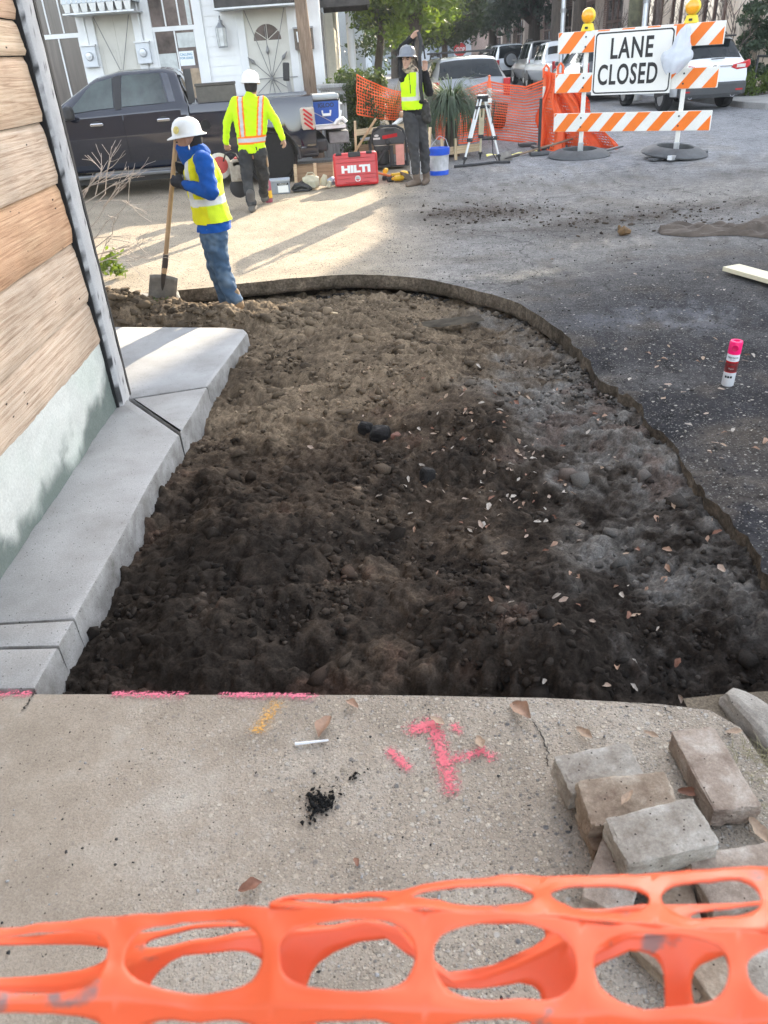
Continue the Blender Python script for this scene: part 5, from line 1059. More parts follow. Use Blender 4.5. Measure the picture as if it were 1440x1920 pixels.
# ================================================================== WORK SITE OBJECTS
m_orange = mat('barricade_orange', (.80, .17, .008), .5, var=.08, sc=6); m_bwhite = mat('barricade_white', (.72, .71, .66), .55, var=.06, sc=5, fine=.06)
m_signw = mat('sign_white', (.74, .73, .69), .45, var=.04, sc=3); m_ink = mat('sign_black', (.012, .012, .013), .5)
m_rub = mat('base_rubber', (.085, .088, .092), .75, var=.3, sc=6, bump=.003, bsc=30)
AZ = R(-35); BX = Vector((math.cos(AZ), math.sin(AZ), 0)); BN = Vector((BX.y, -BX.x, 0))   # BN faces the viewer
br = thing('barricade', 'three-rail orange and white striped barricade carrying the lane closed sign', 'barricade', (4, 14.5, 0), AZ)
def slats(z, x0, x1, h, ph):
    b = MB(); b.span((x0, -.035, z-h/2), (x1, -.005, z+h/2)); rl_ = b.build('rail', m_bwhite, br, bevel=.006)
    b = MB(); w = .20; k = -2
    while True:
        a = x0+ph+k*.40; k += 1
        if a > x1: break
        P = [(a, -h/2+.004), (a+w, -h/2+.004), (a+w+h*.85, h/2-.004), (a+h*.85, h/2-.004)]
        # clip to the rail ends
        def clip(P, lim, keep):
            o = []
            for i in range(len(P)):
                p, q = P[i], P[(i+1) % len(P)]; kp, kq = keep(p[0]), keep(q[0])
                if kp: o.append(p)
                if kp != kq: t_ = (lim-p[0])/(q[0]-p[0]); o.append((lim, p[1]+(q[1]-p[1])*t_))
            return o
        P = clip(P, x0+.012, lambda v: v >= x0+.012); P = clip(P, x1-.012, lambda v: v <= x1-.012) if P else P
        if len(P) > 2: b.prism(P, .0355, .0385, frame((0, 0, z), (1, 0, 0), (0, 0, 1)))
    b.build('stripes', m_orange, rl_)
    b = MB()
    for sx in (-.19, 1.44):
        for dz in (-.07, .07): b.cyl((sx, -.036, z+dz), (sx, -.046, z+dz), .014, n=8)
    b.build('bolt_head', m_dkmetal, rl_)
    return rl_
slats(1.735, -.67, 1.96, .305, .02); slats(1.15, -.69, 1.96, .285, .02); slats(.555, -.68, 1.94, .285, .02)
for sx in (-.19, 1.44):
    b = MB(); b.box((sx, .03, .94), (.062, .062, 1.86)); b.build('post', m_bwhite, br, bevel=.006)
    b = MB(); b.box((sx, .03, .12), (.075, .075, .24)); b.build('post_socket', m_galv, br, bevel=.004)
sgn = thing('lane_closed_sign', 'white rectangular sign reading LANE CLOSED bolted to the striped barricade', 'sign', (4, 14.5, 0), AZ)
b = MB(); b.prism([(-.035+dx, z) for dx, z in ()] or [(-.035, .96), (1.25, .96), (1.25, 1.865), (-.035, 1.865)], .052, .056, Matrix(((1, 0, 0, 0), (0, 0, -1, 0), (0, 1, 0, 0), (0, 0, 0, 1)))); b.build('sign_plate', m_signw, sgn)
def rring(x0, z0, x1, z1, r, w):
    def rr(x0, z0, x1, z1, r): return [(cx+r*math.cos(a), cz+r*math.sin(a)) for cx, cz, a0 in ((x1-r, z1-r, 0), (x0+r, z1-r, 90), (x0+r, z0+r, 180), (x1-r, z0+r, 270)) for a in [R(a0+18*k) for k in range(6)]]
    return rr(x0, z0, x1, z1, r), rr(x0+w, z0+w, x1-w, z1-w, r-w*.6)
po, pi_ = rring(-.015, .98, 1.23, 1.845, .06, .02)
b = MB(); n = len(po); vs = [(p[0], -.058, p[1]) for p in po]+[(p[0], -.058, p[1]) for p in pi_]; b.add(vs, [(i, (i+1) % n, n+(i+1) % n, n+i) for i in range(n)]); b.build('border', m_ink, sgn)
for txt, z, xc, wd in (('LANE', 1.60, .58, .68), ('CLOSED', 1.235, .545, .97)):
    text_mesh('lettering', txt, .40, m_ink, sgn, frame((xc, -.0585, z), (1, 0, 0), (0, 0, 1)), bold=.009, depth=.0012, fit=wd, space=1.12)
# warning lamps
m_amber = mat('amber_lens', (.85, .36, .005), .25, var=.12, sc=60, coat=.6, bump=.002, bsc=90); m_yel = mat('lamp_yellow', (.78, .58, .02), .45, var=.08)
for sx, lab in ((-.19, 'amber round warning lamp on the left post of the barricade'), (1.44, 'amber round warning lamp on the right post above the plastic bag')):
    p = Vector((4, 14.5, 0))+BX*sx; l = thing('warning_lamp', lab, 'lamp', (p.x, p.y, 1.88), AZ, 'warning lamps on the barricade')
    b = MB(); b.box((0, .02, .055), (.20, .13, .11), taper=.72); b.build('battery_case', m_yel, l, bevel=.012)
    b = MB(); b.lathe([(.075, -.05), (.10, -.045), (.112, -.02), (.112, .02), (.10, .045), (.075, .05)], (0, .02, .215), 22, axis=(0, 1, 0)); b.build('housing', m_yel, l, smooth=True)
    b = MB(); b.lathe([(.10, .0), (.098, .02), (.075, .045), (.04, .058), (0, .062)], (0, -.015, .215), 22, axis=(0, -1, 0)); b.build('lens', m_amber, l, smooth=True)
    b = MB(); b.box((0, -.052, .05), (.05, .004, .03)); b.build('label_plate', m_ink, l)
# rubber ring bases
for sx, off, lab, tilt in ((-.19, .16, 'round black rubber ring base under the left barricade post', 0), (1.44, .13, 'tilted rubber ring base under the right barricade post', R(4))):
    p = Vector((4, 14.5, 0))+BX*sx+Vector((.02, .10, 0)); b = MB(); b.lathe([(.52, 0), (.53, .02), (.50, .05), (.40, .10), (.31, .125), (.29, .115), (.29, .02), (.30, .0)], (0, 0, 0), 36)
    o = b.build('ring_base', m_rub, smooth=True); o.location = (p.x, p.y, .012 if not tilt else .055); o.rotation_euler = (R(2)+tilt*.5, tilt, 0); tag(o, lab, 'sign base', 'rubber ring bases of the barricade')
b = MB(); b.prism([(-.65, -.09), (.62, -.10), (.75, .02), (.3, .10), (-.6, .08)], 0, .035); o = b.build('rubber_flap', m_rub, bevel=.01); o.location = (5.25, 13.75, .015); o.rotation_euler = (0, 0, R(28)); tag(o, 'flat strip of black rubber sticking out from under the right ring base', 'rubber strip')
b = MB(); b.box((0, 0, .04), (.30, .07, .07)); b.box((0, 0, .05), (.32, .03, .03)); o = b.build('steel_channel', m_galv, bevel=.005); o.location = (5.0, 13.28, .02); o.rotation_euler = (0, R(6), R(50)); tag(o, 'short steel channel poking out below the right ring base', 'channel')
b = MB(); b.prism([(-.1, -.06), (.55, .02), (.5, .09), (-.1, .1)], 0, .03); o = b.build('rubber_flap', m_rub, bevel=.01); o.location = (4.25, 14.85, .02); o.rotation_euler = (0, R(-5), R(20)); tag(o, 'pointed dark rubber strip to the right of the left ring base', 'rubber strip')
# plastic bag hung on the barricade
bgm = mat('bag_film', (.62, .66, .72), .25, var=.08, sc=7, alpha=.72, spec=.6)
nu, nv = 28, 22; V = []
for i in range(nu):
    for j in range(nv):
        f, a = i/(nu-1), j/(nv)*6.283; w = .03+.25*f**.9*(1-.75*max(0, f-.72)/.28)*1.0; sag = -.62*f
        n_ = mnoise.noise(Vector((math.cos(a)*2+f*2, math.sin(a)*2, f*4)))
        w *= 1+.28*n_; V.append((-.10*f+w*math.cos(a)*1.05-.05*f, -.06+w*.42*math.sin(a)+.0, sag+.05*n_))
b = MB(); b.add(V, [(i*nv+j, i*nv+(j+1) % nv, (i+1)*nv+(j+1) % nv, (i+1)*nv+j) for i in range(nu-1) for j in range(nv)]); o = b.build('plastic_bag', bgm, smooth=True)
p = Vector((4, 14.5, 1.86))+BX*1.40-Vector((0, .1, 0)); o.location = p+BN*.12; o.rotation_euler = (0, 0, AZ); tag(o, 'translucent white plastic bag hanging from the right post of the barricade', 'bag')
b = MB(); b.tube([(-.02, 0, 0), (-.03, -.02, -.12), (.02, 0, -.2)], .012, 5); k_ = b.build('knot', bgm, o, smooth=True)

# ---- orange netting
m_net = mat('net_orange', (.85, .13, .035), .55, var=.08, sc=5)
def net(name, S, nu, nv, wu, wv, m, fold=0.):
    """ribbon mesh over the surface S(u,v) -> point"""
    V = []; F = []
    def rib(pts, side, w):
        o = len(V)
        for p, s_ in zip(pts, side): V.append(p-s_*w/2); V.append(p+s_*w/2)
        for i in range(len(pts)-1): F.append((o+2*i, o+2*i+1, o+2*i+3, o+2*i+2))
    G = [[Vector(S(i/nu, j/nv)) for j in range(nv+1)] for i in range(nu+1)]
    for j in range(nv+1):
        pts = [G[i][j] for i in range(nu+1)]; sd = [((G[i][min(j+1, nv)]-G[i][max(j-1, 0)]).normalized()) for i in range(nu+1)]; rib(pts, sd, wu*(1.5 if j in (0, nv) else 1))
    for i in range(nu+1):
        pts = [G[i][j] for j in range(nv+1)]; sd = [((G[min(i+1, nu)][j]-G[max(i-1, 0)][j]).normalized()) for j in range(nv+1)]; rib(pts, sd, wv)
    return np_mesh(name, np.array([tuple(v) for v in V]), np.array(F), m)
def bil(a, b, c, d, u, v): return Vector(a).lerp(Vector(b), u).lerp(Vector(d).lerp(Vector(c), u), v)
wob_ = lambda u, v, s, a: Vector((a*mnoise.noise(Vector((u*5+s, v*4, 0))), a*mnoise.noise(Vector((u*5, v*4+s, 3))), a*.6*mnoise.noise(Vector((u*4, v*3, s)))))
o = net('safety_netting', lambda u, v: bil((.06, 16.15, 1.47), (1.25, 16.9, 1.07), (1.25, 16.9, .62), (.02, 16.15, .83), u, v)+wob_(u, v, 2, .03)-Vector((0, 0, .08*math.sin(u*3.14)*(1-v*.5))), 26, 12, .017, .015, m_net); tag(o, 'orange netting strung from the hedge to the spiky plant left of the standing worker', 'netting')
pB = [(1.55, 17.0), (2.1, 17.9), (2.9, 18.85), (3.45, 17.6), (3.72, 16.35)]
def SB(u, v):
    t_ = u*4; i = min(int(t_), 3); f = t_-i; x = pB[i][0]*(1-f)+pB[i+1][0]*f; y = pB[i][1]*(1-f)+pB[i+1][1]*f
    top = np.interp(u, [0, .5, .75, 1], [.86, 1.12, 1.02, 1.22]); bot = np.interp(u, [0, .25, .5, 1], [.25, .05, .0, .03])
    return Vector((x, y+.06*math.sin(v*3.1), top*(1-v)+bot*v))+wob_(u, v, 5, .04)
o = net('safety_netting', SB, 80, 21, .022, .012, m_net); tag(o, 'long sagging orange netting in front of the silver SUV', 'netting')
def SC_(u, v):
    p = bil((3.50, 16.1, 1.30), (3.95, 15.9, 1.12), (4.70, 15.55, .0), (3.42, 16.0, .0), u, v); p.y += .13*math.sin(u*17)*(.4+v)+.05*math.sin(u*41+v*3); p.x += .05*math.sin(v*9+u*6); return p
o = net('safety_netting', SC_, 46, 24, .033, .030, m_net); tag(o, 'bunched orange netting draped over the two loop-topped delineators behind the barricade', 'netting')
def SC2(u, v): p = SC_(u, v*.94+.03); return p+Vector((.03+.05*math.sin(v*8), .10, -.02))
o = net('safety_netting', SC2, 40, 20, .03, .028, m_net); tag(o, 'second layer of bunched orange netting at the back of the draped one', 'netting')
m_del = mat('delineator_orange', (.82, .15, .04), .5, var=.06)
def delineator(lab, x, y, h, loop):
    t = thing('delineator', lab, 'delineator', (x, y, .01), 0, 'orange delineator posts')
    b = MB(); b.lathe([(.05, .03), (.05, h-.1), (.03, h)], n=14); b.build('tube', m_del, t, smooth=True)
    for z in (h*.52, h*.78): b = MB(); b.lathe([(.0525, z-.09), (.0525, z+.09)], n=14); b.build('reflective_band', m_bwhite, t, smooth=True)
    b = MB(); b.box((0, 0, .03), (.40, .40, .06)); b.build('base', m_rub, t, bevel=.015)
    if loop: b = MB(); b.tube([(-.045, 0, h-.05), (-.05, 0, h+.10), (0, 0, h+.16), (.05, 0, h+.10), (.045, 0, h-.05)], .022, 7); b.build('grip_loop', m_del, t, smooth=True)
    else: b = MB(); b.lathe([(.03, 0), (.02, .04), (.035, .07), (.0, .09)], (0, 0, h), 10); b.build('cap', m_del, t, smooth=True)
delineator('orange delineator with white bands behind the survey tripod', 2.9, 18.8, 1.15, False)
delineator('loop-topped orange delineator wrapped in netting, the left one', 3.56, 16.25, 1.24, True); delineator('loop-topped orange delineator nearer the barricade rails', 3.80, 16.15, 1.26, True)
t = thing('sign_stand', 'thin black post on a flat black foot left of the barricade', 'post', (3.28, 15.3, .01)); b = MB(); b.box((0, 0, .48), (.045, .045, .86)); b.build('post', m_trim, t); b = MB(); b.box((0, .0, .03), (.34, .22, .055)); b.build('foot', m_rub, t, bevel=.01)
b = MB(); b.box((0, 0, .03), (.34, .22, .06)); o = b.build('rubber_block', m_rub, bevel=.012); o.location = (3.38, 16.9, .01); tag(o, 'flat black rubber block lying behind the thin black post', 'rubber block')

# ---- survey tripod
tp = thing('survey_tripod', 'aluminium survey tripod standing on the street in front of the orange netting', 'tripod', (2.18, 14.85, 0))
m_alu = mat('tripod_alu', (.60, .61, .60), .4, metal=.3, var=.05); m_tyl = mat('tripod_pale', (.60, .54, .38), .6)
feet = [(1.79, 14.5), (2.2, 15.28), (2.46, 14.62)]
for i, (fx, fy) in enumerate(feet):
    a = Vector((fx-2.18, fy-14.85, 0)); top = Vector((a.x*.14, a.y*.14, 1.0)); d = (a-top).normalized(); n_ = d.cross(Vector((0, 0, 1))).normalized(); M_ = top
    b = MB(); b.m = 0
    for s_ in (-1, 1): b.tube([top+n_*.03*s_, top.lerp(a, .60)+n_*.028*s_], .017, 8)
    lg = b.build('leg', m_tyl if i == 1 else m_alu, tp, smooth=True)
    b = MB(); b.tube([top.lerp(a, .3), top.lerp(a, .88)], .02, 8); b.build('leg_extension', m_tyl if i == 1 else m_alu, lg, smooth=True)
    b = MB(); c_ = top.lerp(a, .60); b.box(c_, (.09, .07, .06)); c_ = top.lerp(a, .12); b.box(c_, (.085, .07, .05)); b.build('leg_clamp', m_trim, lg, bevel=.006)
    b = MB(); b.cyl(top.lerp(a, .86), a, .03, .006, 8); b.box(top.lerp(a, .88)+Vector((0, 0, 0)), (.075, .05, .03)); b.build('foot', m_trim, lg)
b = MB(); b.lathe([(.09, 0), (.10, .02), (.10, .05), (.05, .05), (.05, .02)], (0, 0, 1.0), 18); b.box((0, 0, .985), (.16, .16, .05)); b.build('head', m_trim, tp, bevel=.005); b = MB(); b.lathe([(.085, 0), (.085, .012)], (0, 0, 1.052), 18); b.build('head_plate', m_alu, tp)
b = MB(); b.box((.10, -.05, .97), (.10, .05, .07)); b.build('leveller', m_bwhite, tp, bevel=.01)
b = MB(); b.tube([(.12, -.06, .97), (.2, -.1, .95), (.14, -.12, .6), (.17, -.1, .15), (.25, -.1, .02)], .008, 5); b.build('strap', m_trim, tp)
# shovel on the ground, yellow tape, hoses
def shovel(label, loc, rot, L=1.15, m_h=None, blade=(.22, .30)):
    t = thing('shovel', label, 'shovel'); t.matrix_world = Matrix.Translation(loc) @ rot
    b = MB(); b.tube([(0, 0, .33), (0, 0, .42), (0, 0, .33+L)], [.022, .020, .018], 10); woodobj(b, 'handle', m_h or m_pole, t, smooth=True)
    b = MB(); nx, ny = 8, 8; V = []
    for j in range(ny+1):
        for i in range(nx+1):
            u = i/nx*2-1; v = j/ny; w = blade[0]/2*(1-.25*max(0, (.25-v)/.25)**1.5); z = v*blade[1]; V.append((u*w, .035*(1-u*u)-.02*(1-v)**2, z-.03*(1-abs(u))*(v < .2)))
    b.add(V, [(j*(nx+1)+i, j*(nx+1)+i+1, (j+1)*(nx+1)+i+1, (j+1)*(nx+1)+i) for j in range(ny) for i in range(nx)]); b.build('blade', mat('shovel_steel', (.20, .185, .165), .6, metal=.3, var=.3, sc=12), t, smooth=True, solid=.004)
    b = MB(); b.tube([(0, .04, blade[1]-.16), (0, .03, blade[1]), (0, .0, .40), (0, 0, .5)], [.012, .022, .026, .024], 10); b.build('socket', mat('socket_steel', (.07, .06, .055), .7, metal=.3), t, smooth=True); return t
def aim(p, q, roll=0.):
    d = (Vector(q)-Vector(p)).normalized(); return d.to_track_quat('Z', 'Y').to_matrix().to_4x4() @ Matrix.Rotation(roll, 4, 'Z')
m_ash = wood_mat('ash_handle', (.28, .17, .09), (.42, .28, .16), (.52, .37, .23), 'Z')
shovel('long-handled shovel lying on the street in front of the black post and netting', (2.45, 14.75, .03), aim((2.45, 14.75, .03), (4.3, 16.0, .22), R(80)), 1.75)
b = MB(); V = []; 
for i in range(25): f = i/24; V += [(f*1.0, .06*math.sin(f*9)-.05, .012+.02*abs(math.sin(f*14))), (f*1.0, .06*math.sin(f*9)+.06, .015+.03*abs(math.sin(f*11+1)))]
b.add(V, [(2*i, 2*i+1, 2*i+3, 2*i+2) for i in range(24)]); o = b.build('caution_tape', mat('tape_yellow', (.75, .70, .10), .5, var=.1)); o.location = (2.35, 15.5, .012); tag(o, 'crumpled yellow tape lying behind the tripod feet', 'tape')
text_mesh('lettering', 'CAUTION', .11, m_ink, o, Matrix.Translation((.66, .02, .055)), sx=.8, depth=.001)
b = MB(); b.tube([(1.62, 14.35, .03), (2.0, 14.4, .03), (2.35, 14.5, .035), (2.6, 14.42, .03)], .022, 7); o = b.build('hose', m_trim, smooth=True); tag(o, 'black hose on the ground between the blue bucket and the tripod', 'hose')
# ---- bucket, generator, cases, tools, timber
bk = thing('bucket', 'dirty white bucket with a blue rim beside the standing worker', 'bucket', (1.30, 13.72, .0))
m_bk = mat('bucket_dirty', (.42, .43, .45), .5, var=.35, sc=5, rgb2=(.5, .5, .52)); m_bb = mat('bucket_blue', (.02, .09, .55), .35)
b = MB(); b.lathe([(.145, .0), (.15, .02), (.165, .32), (.158, .32), (.14, .03), (0, .03)], n=28); b.build('pail', m_bk, bk, smooth=True)
b = MB(); b.lathe([(.166, .30), (.178, .305), (.178, .345), (.18, .35), (.18, .405), (.165, .405), (.155, .33), (.15, .30)], n=28); b.build('rim', m_bb, bk, smooth=True)
b = MB(); b.tube([(-.18, 0, .35), (-.10, .02, .46), (.0, .03, .56), (.03, .03, .57), (.12, .03, .52), (.18, 0, .35)], .005, 5); b.build('bail_handle', m_galv, bk); b = MB(); b.lathe([(.155, .0), (.158, .07)], n=28); b.build('blue_base', m_bb, bk, smooth=True)
b = MB(); b.lathe([(.15, 0), (.16, .38), (.172, .40), (.16, .42), (.14, .05)], n=24); o = b.build('sunlit_edge_bucket', m_whitetrim, smooth=True); o.location = (1.0, 14.05, 0); tag(o, 'white bucket shape added for the sunlit trouser edge of the standing worker', 'bucket')  # bucket added to stand for a sunlit edge of the trousers
gn = thing('pressure_washer', 'black framed engine unit with a red label behind the red tool case', 'machine', (.52, 14.75, .03), R(4))
b = MB(); b.tube([(-.31, 0, .02), (-.31, 0, .40), (-.25, 0, .60), (-.12, 0, .665), (.14, 0, .665), (.26, 0, .60), (.31, 0, .42), (.33, 0, .02)], .022, 8); b.tube([(-.29, .4, .02), (-.29, .4, .40), (-.2, .4, .6), (.2, .4, .6), (.31, .4, .4), (.31, .4, .02)], .022, 8)
for s_ in (-.30, .32): b.tube([(s_, 0, .06), (s_, .4, .06)], .02, 8)
b.build('frame', m_trim, gn, smooth=True)
b = MB(); b.prism([(-.27, .38), (.28, .38), (.29, .50), (.22, .60), (.12, .64), (-.12, .64), (-.22, .60), (-.27, .50)], -.03, .06, Matrix(((1, 0, 0, 0), (0, 0, 1, 0), (0, 1, 0, 0), (0, 0, 0, 1)))); b.build('panel', mat('panel_grey', (.04, .04, .043), .5), gn, bevel=.012)
b = MB(); b.box((.03, -.034, .51), (.26, .006, .055), (0, R(-6), 0)); b.build('red_label', m_red, gn); b = MB(); b.lathe([(.045, 0), (.05, .02), (.03, .045), (0, .045)], (-.01, -.03, .42), 14, axis=(0, -1, 0)); b.build('knob', m_trim, gn, smooth=True)
b = MB(); b.box((-.2, -.034, .485), (.12, .005, .03)); b.lathe([(.04, 0), (.035, .012)], (-.2, -.03, .53), 12, axis=(0, -1, 0), sy=.5); b.build('maker_badge', m_clear, gn)
b = MB(); b.box((.03, -.036, .605), (.17, .01, .05)); b.build('hand_hole', m_ink, gn, bevel=.01)
b = MB(); b.box((.20, -.0, .20), (.15, .02, .34)); b.build('pink_cover', mat('pink_cover', (.62, .27, .22), .5, var=.08), gn, bevel=.01)
b = MB(); b.lathe([(.11, 0), (.12, .05), (.12, .2), (.05, .24)], (-.1, .14, .06), 16); b.box((-.1, .15, .32), (.26, .2, .08)); b.cyl((.05, .0, .04), (.05, .0, .36), .035); b.cyl((-.2, .05, .1), (-.05, .02, .3), .03); b.build('engine', m_dkmetal, gn, smooth=True)
b = MB(); b.box((.0, .2, .035), (.66, .42, .03)); b.build('base_tray', m_trim, gn, bevel=.01)
b = MB(); b.tube([(.1, .1, .66), (.24, .12, .74), (.33, .1, .82), (.40, .08, .72), (.41, .08, .45), (.36, .04, .32)], [.03, .04, .06, .06, .05, .04], 8); o = b.build('white_bag_hose', mat('bag_white', (.68, .68, .66), .6, var=.1, sc=8), smooth=True); o.location = (.52, 14.75, .03); tag(o, 'white crumpled sack hung over the right end of the engine frame', 'sack')
b = MB(); b.lathe([(.05, 0), (.06, .04), (.045, .09), (0, .1)], (0, 0, 0), 10); o = b.build('copper_cap', mat('worn_copper', (.35, .22, .14), .4, metal=.5), smooth=True); o.location = (.79, 14.86, .805); tag(o, 'small brown knob resting on top of the white sack', 'fitting')
cs = thing('tool_case', 'large red tool case with white lettering standing on the street behind the walkers', 'case', (-.065, 13.05, 0), R(2))
m_rc = mat('case_red', (.50, .015, .02), .38, var=.1, sc=5, coat=.2); tb0 = Matrix.Rotation(R(-7), 4, 'X')
b = MB(); b.box((0, .0, .245), (.69, .085, .47), tb0); b.build('shell_front', m_rc, cs, bevel=.035)
b = MB(); b.box((0, .085, .25), (.68, .075, .46), tb0); b.build('shell_back', m_rc, cs, bevel=.035)
def onc(x, z, d=0.): return tb0 @ Vector((x, -.0435-d, z-.245))+Vector((0, 0, .245))
b = MB()
for z, x0, x1 in ((.405, -.28, .24), (.345, -.3, .33), (.17, -.3, .33), (.115, -.3, -.1), (.115, .12, .33)): b.box(onc((x0+x1)/2, z), (x1-x0, .012, .011), tb0)
for z, x0, x1 in ((.06, -.18, .2),): b.box(onc((x0+x1)/2, z), (x1-x0, .012, .02), tb0)
b.build('ribs', mat('case_red_dark', (.36, .01, .014), .45), cs, bevel=.003)
text_mesh('lettering', 'HILTI', .135, m_whitetrim, cs, frame(onc(.0, .245, .003), (1, 0, 0), tb0.to_3x3() @ Vector((0, 0, 1))), bold=.008, sx=1.45)
b = MB(); b.lathe([(.045, 0), (.045, .004), (.032, .005), (.032, 0)], onc(.02, .11), 18, axis=(0, -1, 0)); b.build('emblem', m_whitetrim, cs)
b = MB(); b.box(onc(-.01, .455, -.02), (.19, .075, .07), tb0); b.box(onc(-.01, .45, .004), (.12, .02, .03), tb0); b.build('handle', m_trim, cs, bevel=.012)
for sx in (-.25, .22): b = MB(); b.box(onc(sx, .47, -.02), (.09, .07, .035), tb0); b.build('latch', m_trim, cs, bevel=.006)
def drill(label, loc, rz, m_, tilt=0):
    t = thing('cordless_tool', label, 'power tool', loc, rz, 'yellow power tools beside the red case'); b = MB(); b.tube([(0, 0, .06), (.10, 0, .06), (.2, 0, .06)], [.038, .042, .03], 10); b.tube([(.03, 0, .05), (-.02, 0, -.02)], .024, 8); b.build('tool_body', m_, t, smooth=True)
    b = MB(); b.tube([(.2, 0, .06), (.26, 0, .06)], [.026, .018], 10); b.build('chuck', m_trim, t, smooth=True); b = MB(); b.box((-.04, 0, -.03), (.11, .075, .06)); b.build('battery', m_trim, t, bevel=.01); t.rotation_euler = (tilt, 0, rz)
m_dw = mat('tool_yellow', (.72, .42, .02), .45)
drill('yellow cordless tool standing upright right of the red case', (.40, 13.5, .07), R(80), m_dw, R(0)); drill('yellow cordless tool lying on its side near the boots', (.52, 13.2, .05), R(10), m_dw, R(80))
t = thing('circular_saw', 'yellow and orange hand saw lying behind the boots of the worker', 'power tool', (.62, 13.35, .07), R(15)); b = MB(); b.lathe([(.07, -.05), (.075, 0), (.06, .06)], (.08, 0, 0), 14, axis=(1, 0, 0)); b.box((-.05, 0, .01), (.16, .07, .07)); b.build('tool_body', m_dw, t, smooth=True); b = MB(); b.lathe([(.06, 0), (.06, .02), (.03, .03)], (.15, 0, 0), 14, axis=(1, 0, 0)); b.build('chuck', m_trim, t)
shovel('square shovel lying flat behind the boots with its orange handle under the case', (.80, 12.95, .02), aim((.80, 12.95, .02), (.30, 13.6, .10), R(85)), .6, mat('orange_handle', (.55, .16, .05), .5))
b = MB(); b.tube([(-.10, 14.62, .30), (.33, 14.6, .83)], .021, 8); o = woodobj(b, 'pole_stick', m_ash, smooth=True); tag(o, 'bare wooden stick leaning up from behind the red case', 'stick')
bx = thing('battery_tub', 'grey plastic tub with a white label beside the rear wheel of the pickup', 'tub', (-1.25, 12.75, 0), R(4)); b = MB(); b.box((0, .1, .09), (.30, .22, .18), taper=1.06); b.build('tub_body', mat('tub_grey', (.22, .245, .28), .5, var=.1), bx, bevel=.015); b = MB(); b.box((0, .1, .195), (.33, .25, .03)); b.build('lid', mat('tub_lid', (.33, .36, .40), .5), bx, bevel=.008); b = MB(); b.box((.05, -.018, .075), (.16, .006, .10)); b.build('label_sheet', m_whitetrim, bx); b = MB(); b.box((.05, -.019, .145), (.17, .006, .03)); b.build('label_band', m_ink, bx)
text_mesh('lettering', 'MIRACLE', .03, m_whitetrim, bx, frame((.05, -.0225, .145), (1, 0, 0), (0, 0, 1)), depth=.0005)
b = MB(); b.tube([(0, 0, .03), (.06, 0, .08), (.15, .02, .09), (.24, 0, .05), (.30, .03, .03)], [.03, .05, .055, .05, .02], 8); b.tube([(.02, -.04, .02), (.14, -.07, .03), (.27, -.03, .02)], .014, 6); b.tube([(.1, 0, .12), (.16, 0, .16), (.22, 0, .1)], .008, 5); o = b.build('black_bag', m_trim, smooth=True); o.location = (-1.07, 12.85, 0); tag(o, 'small black bag with a strap between the grey tub and the beige bag', 'bag')
bb_ = thing('beige_bag', 'beige canvas tool bag on the ground left of the red case', 'bag', (-.76, 13.0, 0), R(5)); m_cv = mat('canvas', (.42, .38, .28), .9, var=.2, sc=14, bump=.006, bsc=25)
b = MB(); b.tube([(-.14, 0, .10), (-.06, 0, .11), (.03, 0, .11), (.10, 0, .10)], [.085, .105, .105, .08], 12); b.build('bag_body', m_cv, bb_, smooth=True); b = MB(); b.box((-.02, -.108, .09), (.13, .03, .10)); b.build('pocket', mat('canvas_pocket', (.36, .34, .26), .9, var=.2), bb_, bevel=.01); b = MB(); b.tube([(-.10, -.02, .19), (-.06, -.03, .25), (.02, -.03, .25), (.06, -.02, .19)], .01, 6); b.build('handle', m_cv, bb_)
b = MB(); b.tube([(0, 0, 0.05), (.02, 0, .12), (.05, .02, .2)], [.05, .06, .03], 8); b.tube([(.08, 0, .03), (.12, 0, .10)], [.05, .03], 8); o = b.build('work_gloves', m_cv, smooth=True); o.location = (-.60, 13.0, 0); tag(o, 'crumpled beige cloth propped against the beige bag', 'cloth')
b = MB(); b.tube([(-.1, 0, .05), (0, 0, .08), (.1, .02, .06)], [.05, .07, .04], 8); o = b.build('foil_bag', mat('foil_blue', (.32, .38, .48), .3, metal=.4, var=.4, sc=14), smooth=True); o.location = (-.45, 13.2, 0); tag(o, 'shiny blue-grey bundle touching the left side of the red case', 'bundle')
# timber
def plank(label, a, b_, w, h, m=None, grp=None, name='timber_board'):
    a, b_ = Vector(a), Vector(b_); L = (b_-a).length; mb = MB(); mb.box((L/2, 0, 0), (L, w, h)); o = woodobj(mb, name, m or m_newwood, bevel=.003); d = (b_-a).normalized(); y = Vector((0, 0, 1)).cross(d).normalized() if abs(d.z) < .9 else Vector((0, 1, 0)); z = d.cross(y)
    o.matrix_world = Matrix(((d.x, y.x, z.x, a.x), (d.y, y.y, z.y, a.y), (d.z, y.z, z.z, a.z), (0, 0, 0, 1))); return tag(o, label, 'timber', grp)
m_brn = wood_mat('brown_ply', (.17, .11, .065), (.27, .185, .115), (.34, .24, .155), 'X', .6)
cr = thing('timber_crate', 'low open crate of brown boards on the ground behind the pickup wheel', 'crate', (-.75, 14.1, 0)); 
for (a, c_) in (((0, -.10, .12), (.72, .025, .24)), ((0, .18, .12), (.72, .025, .24))): b = MB(); b.box(a, c_); woodobj(b, 'board', m_brn, cr)
for xx in (-.33, .0, .32): b = MB(); b.box((xx, -.125, .13), (.05, .03, .30), (0, R(3), 0)); woodobj(b, 'batten', m_newwood, cr)
plank('upright wooden stake beside the formwork behind the red case', (-.06, 14.85, 0), (-.03, 14.85, .80), .085, .04, grp='stakes of the formwork'); plank('formwork board running from the upright stake to the right', (-.05, 15.35, .58), (1.1, 15.75, .60), .04, .10); plank('lower formwork board behind the engine unit', (.0, 15.3, .28), (1.3, 15.6, .28), .04, .20, m_brn)
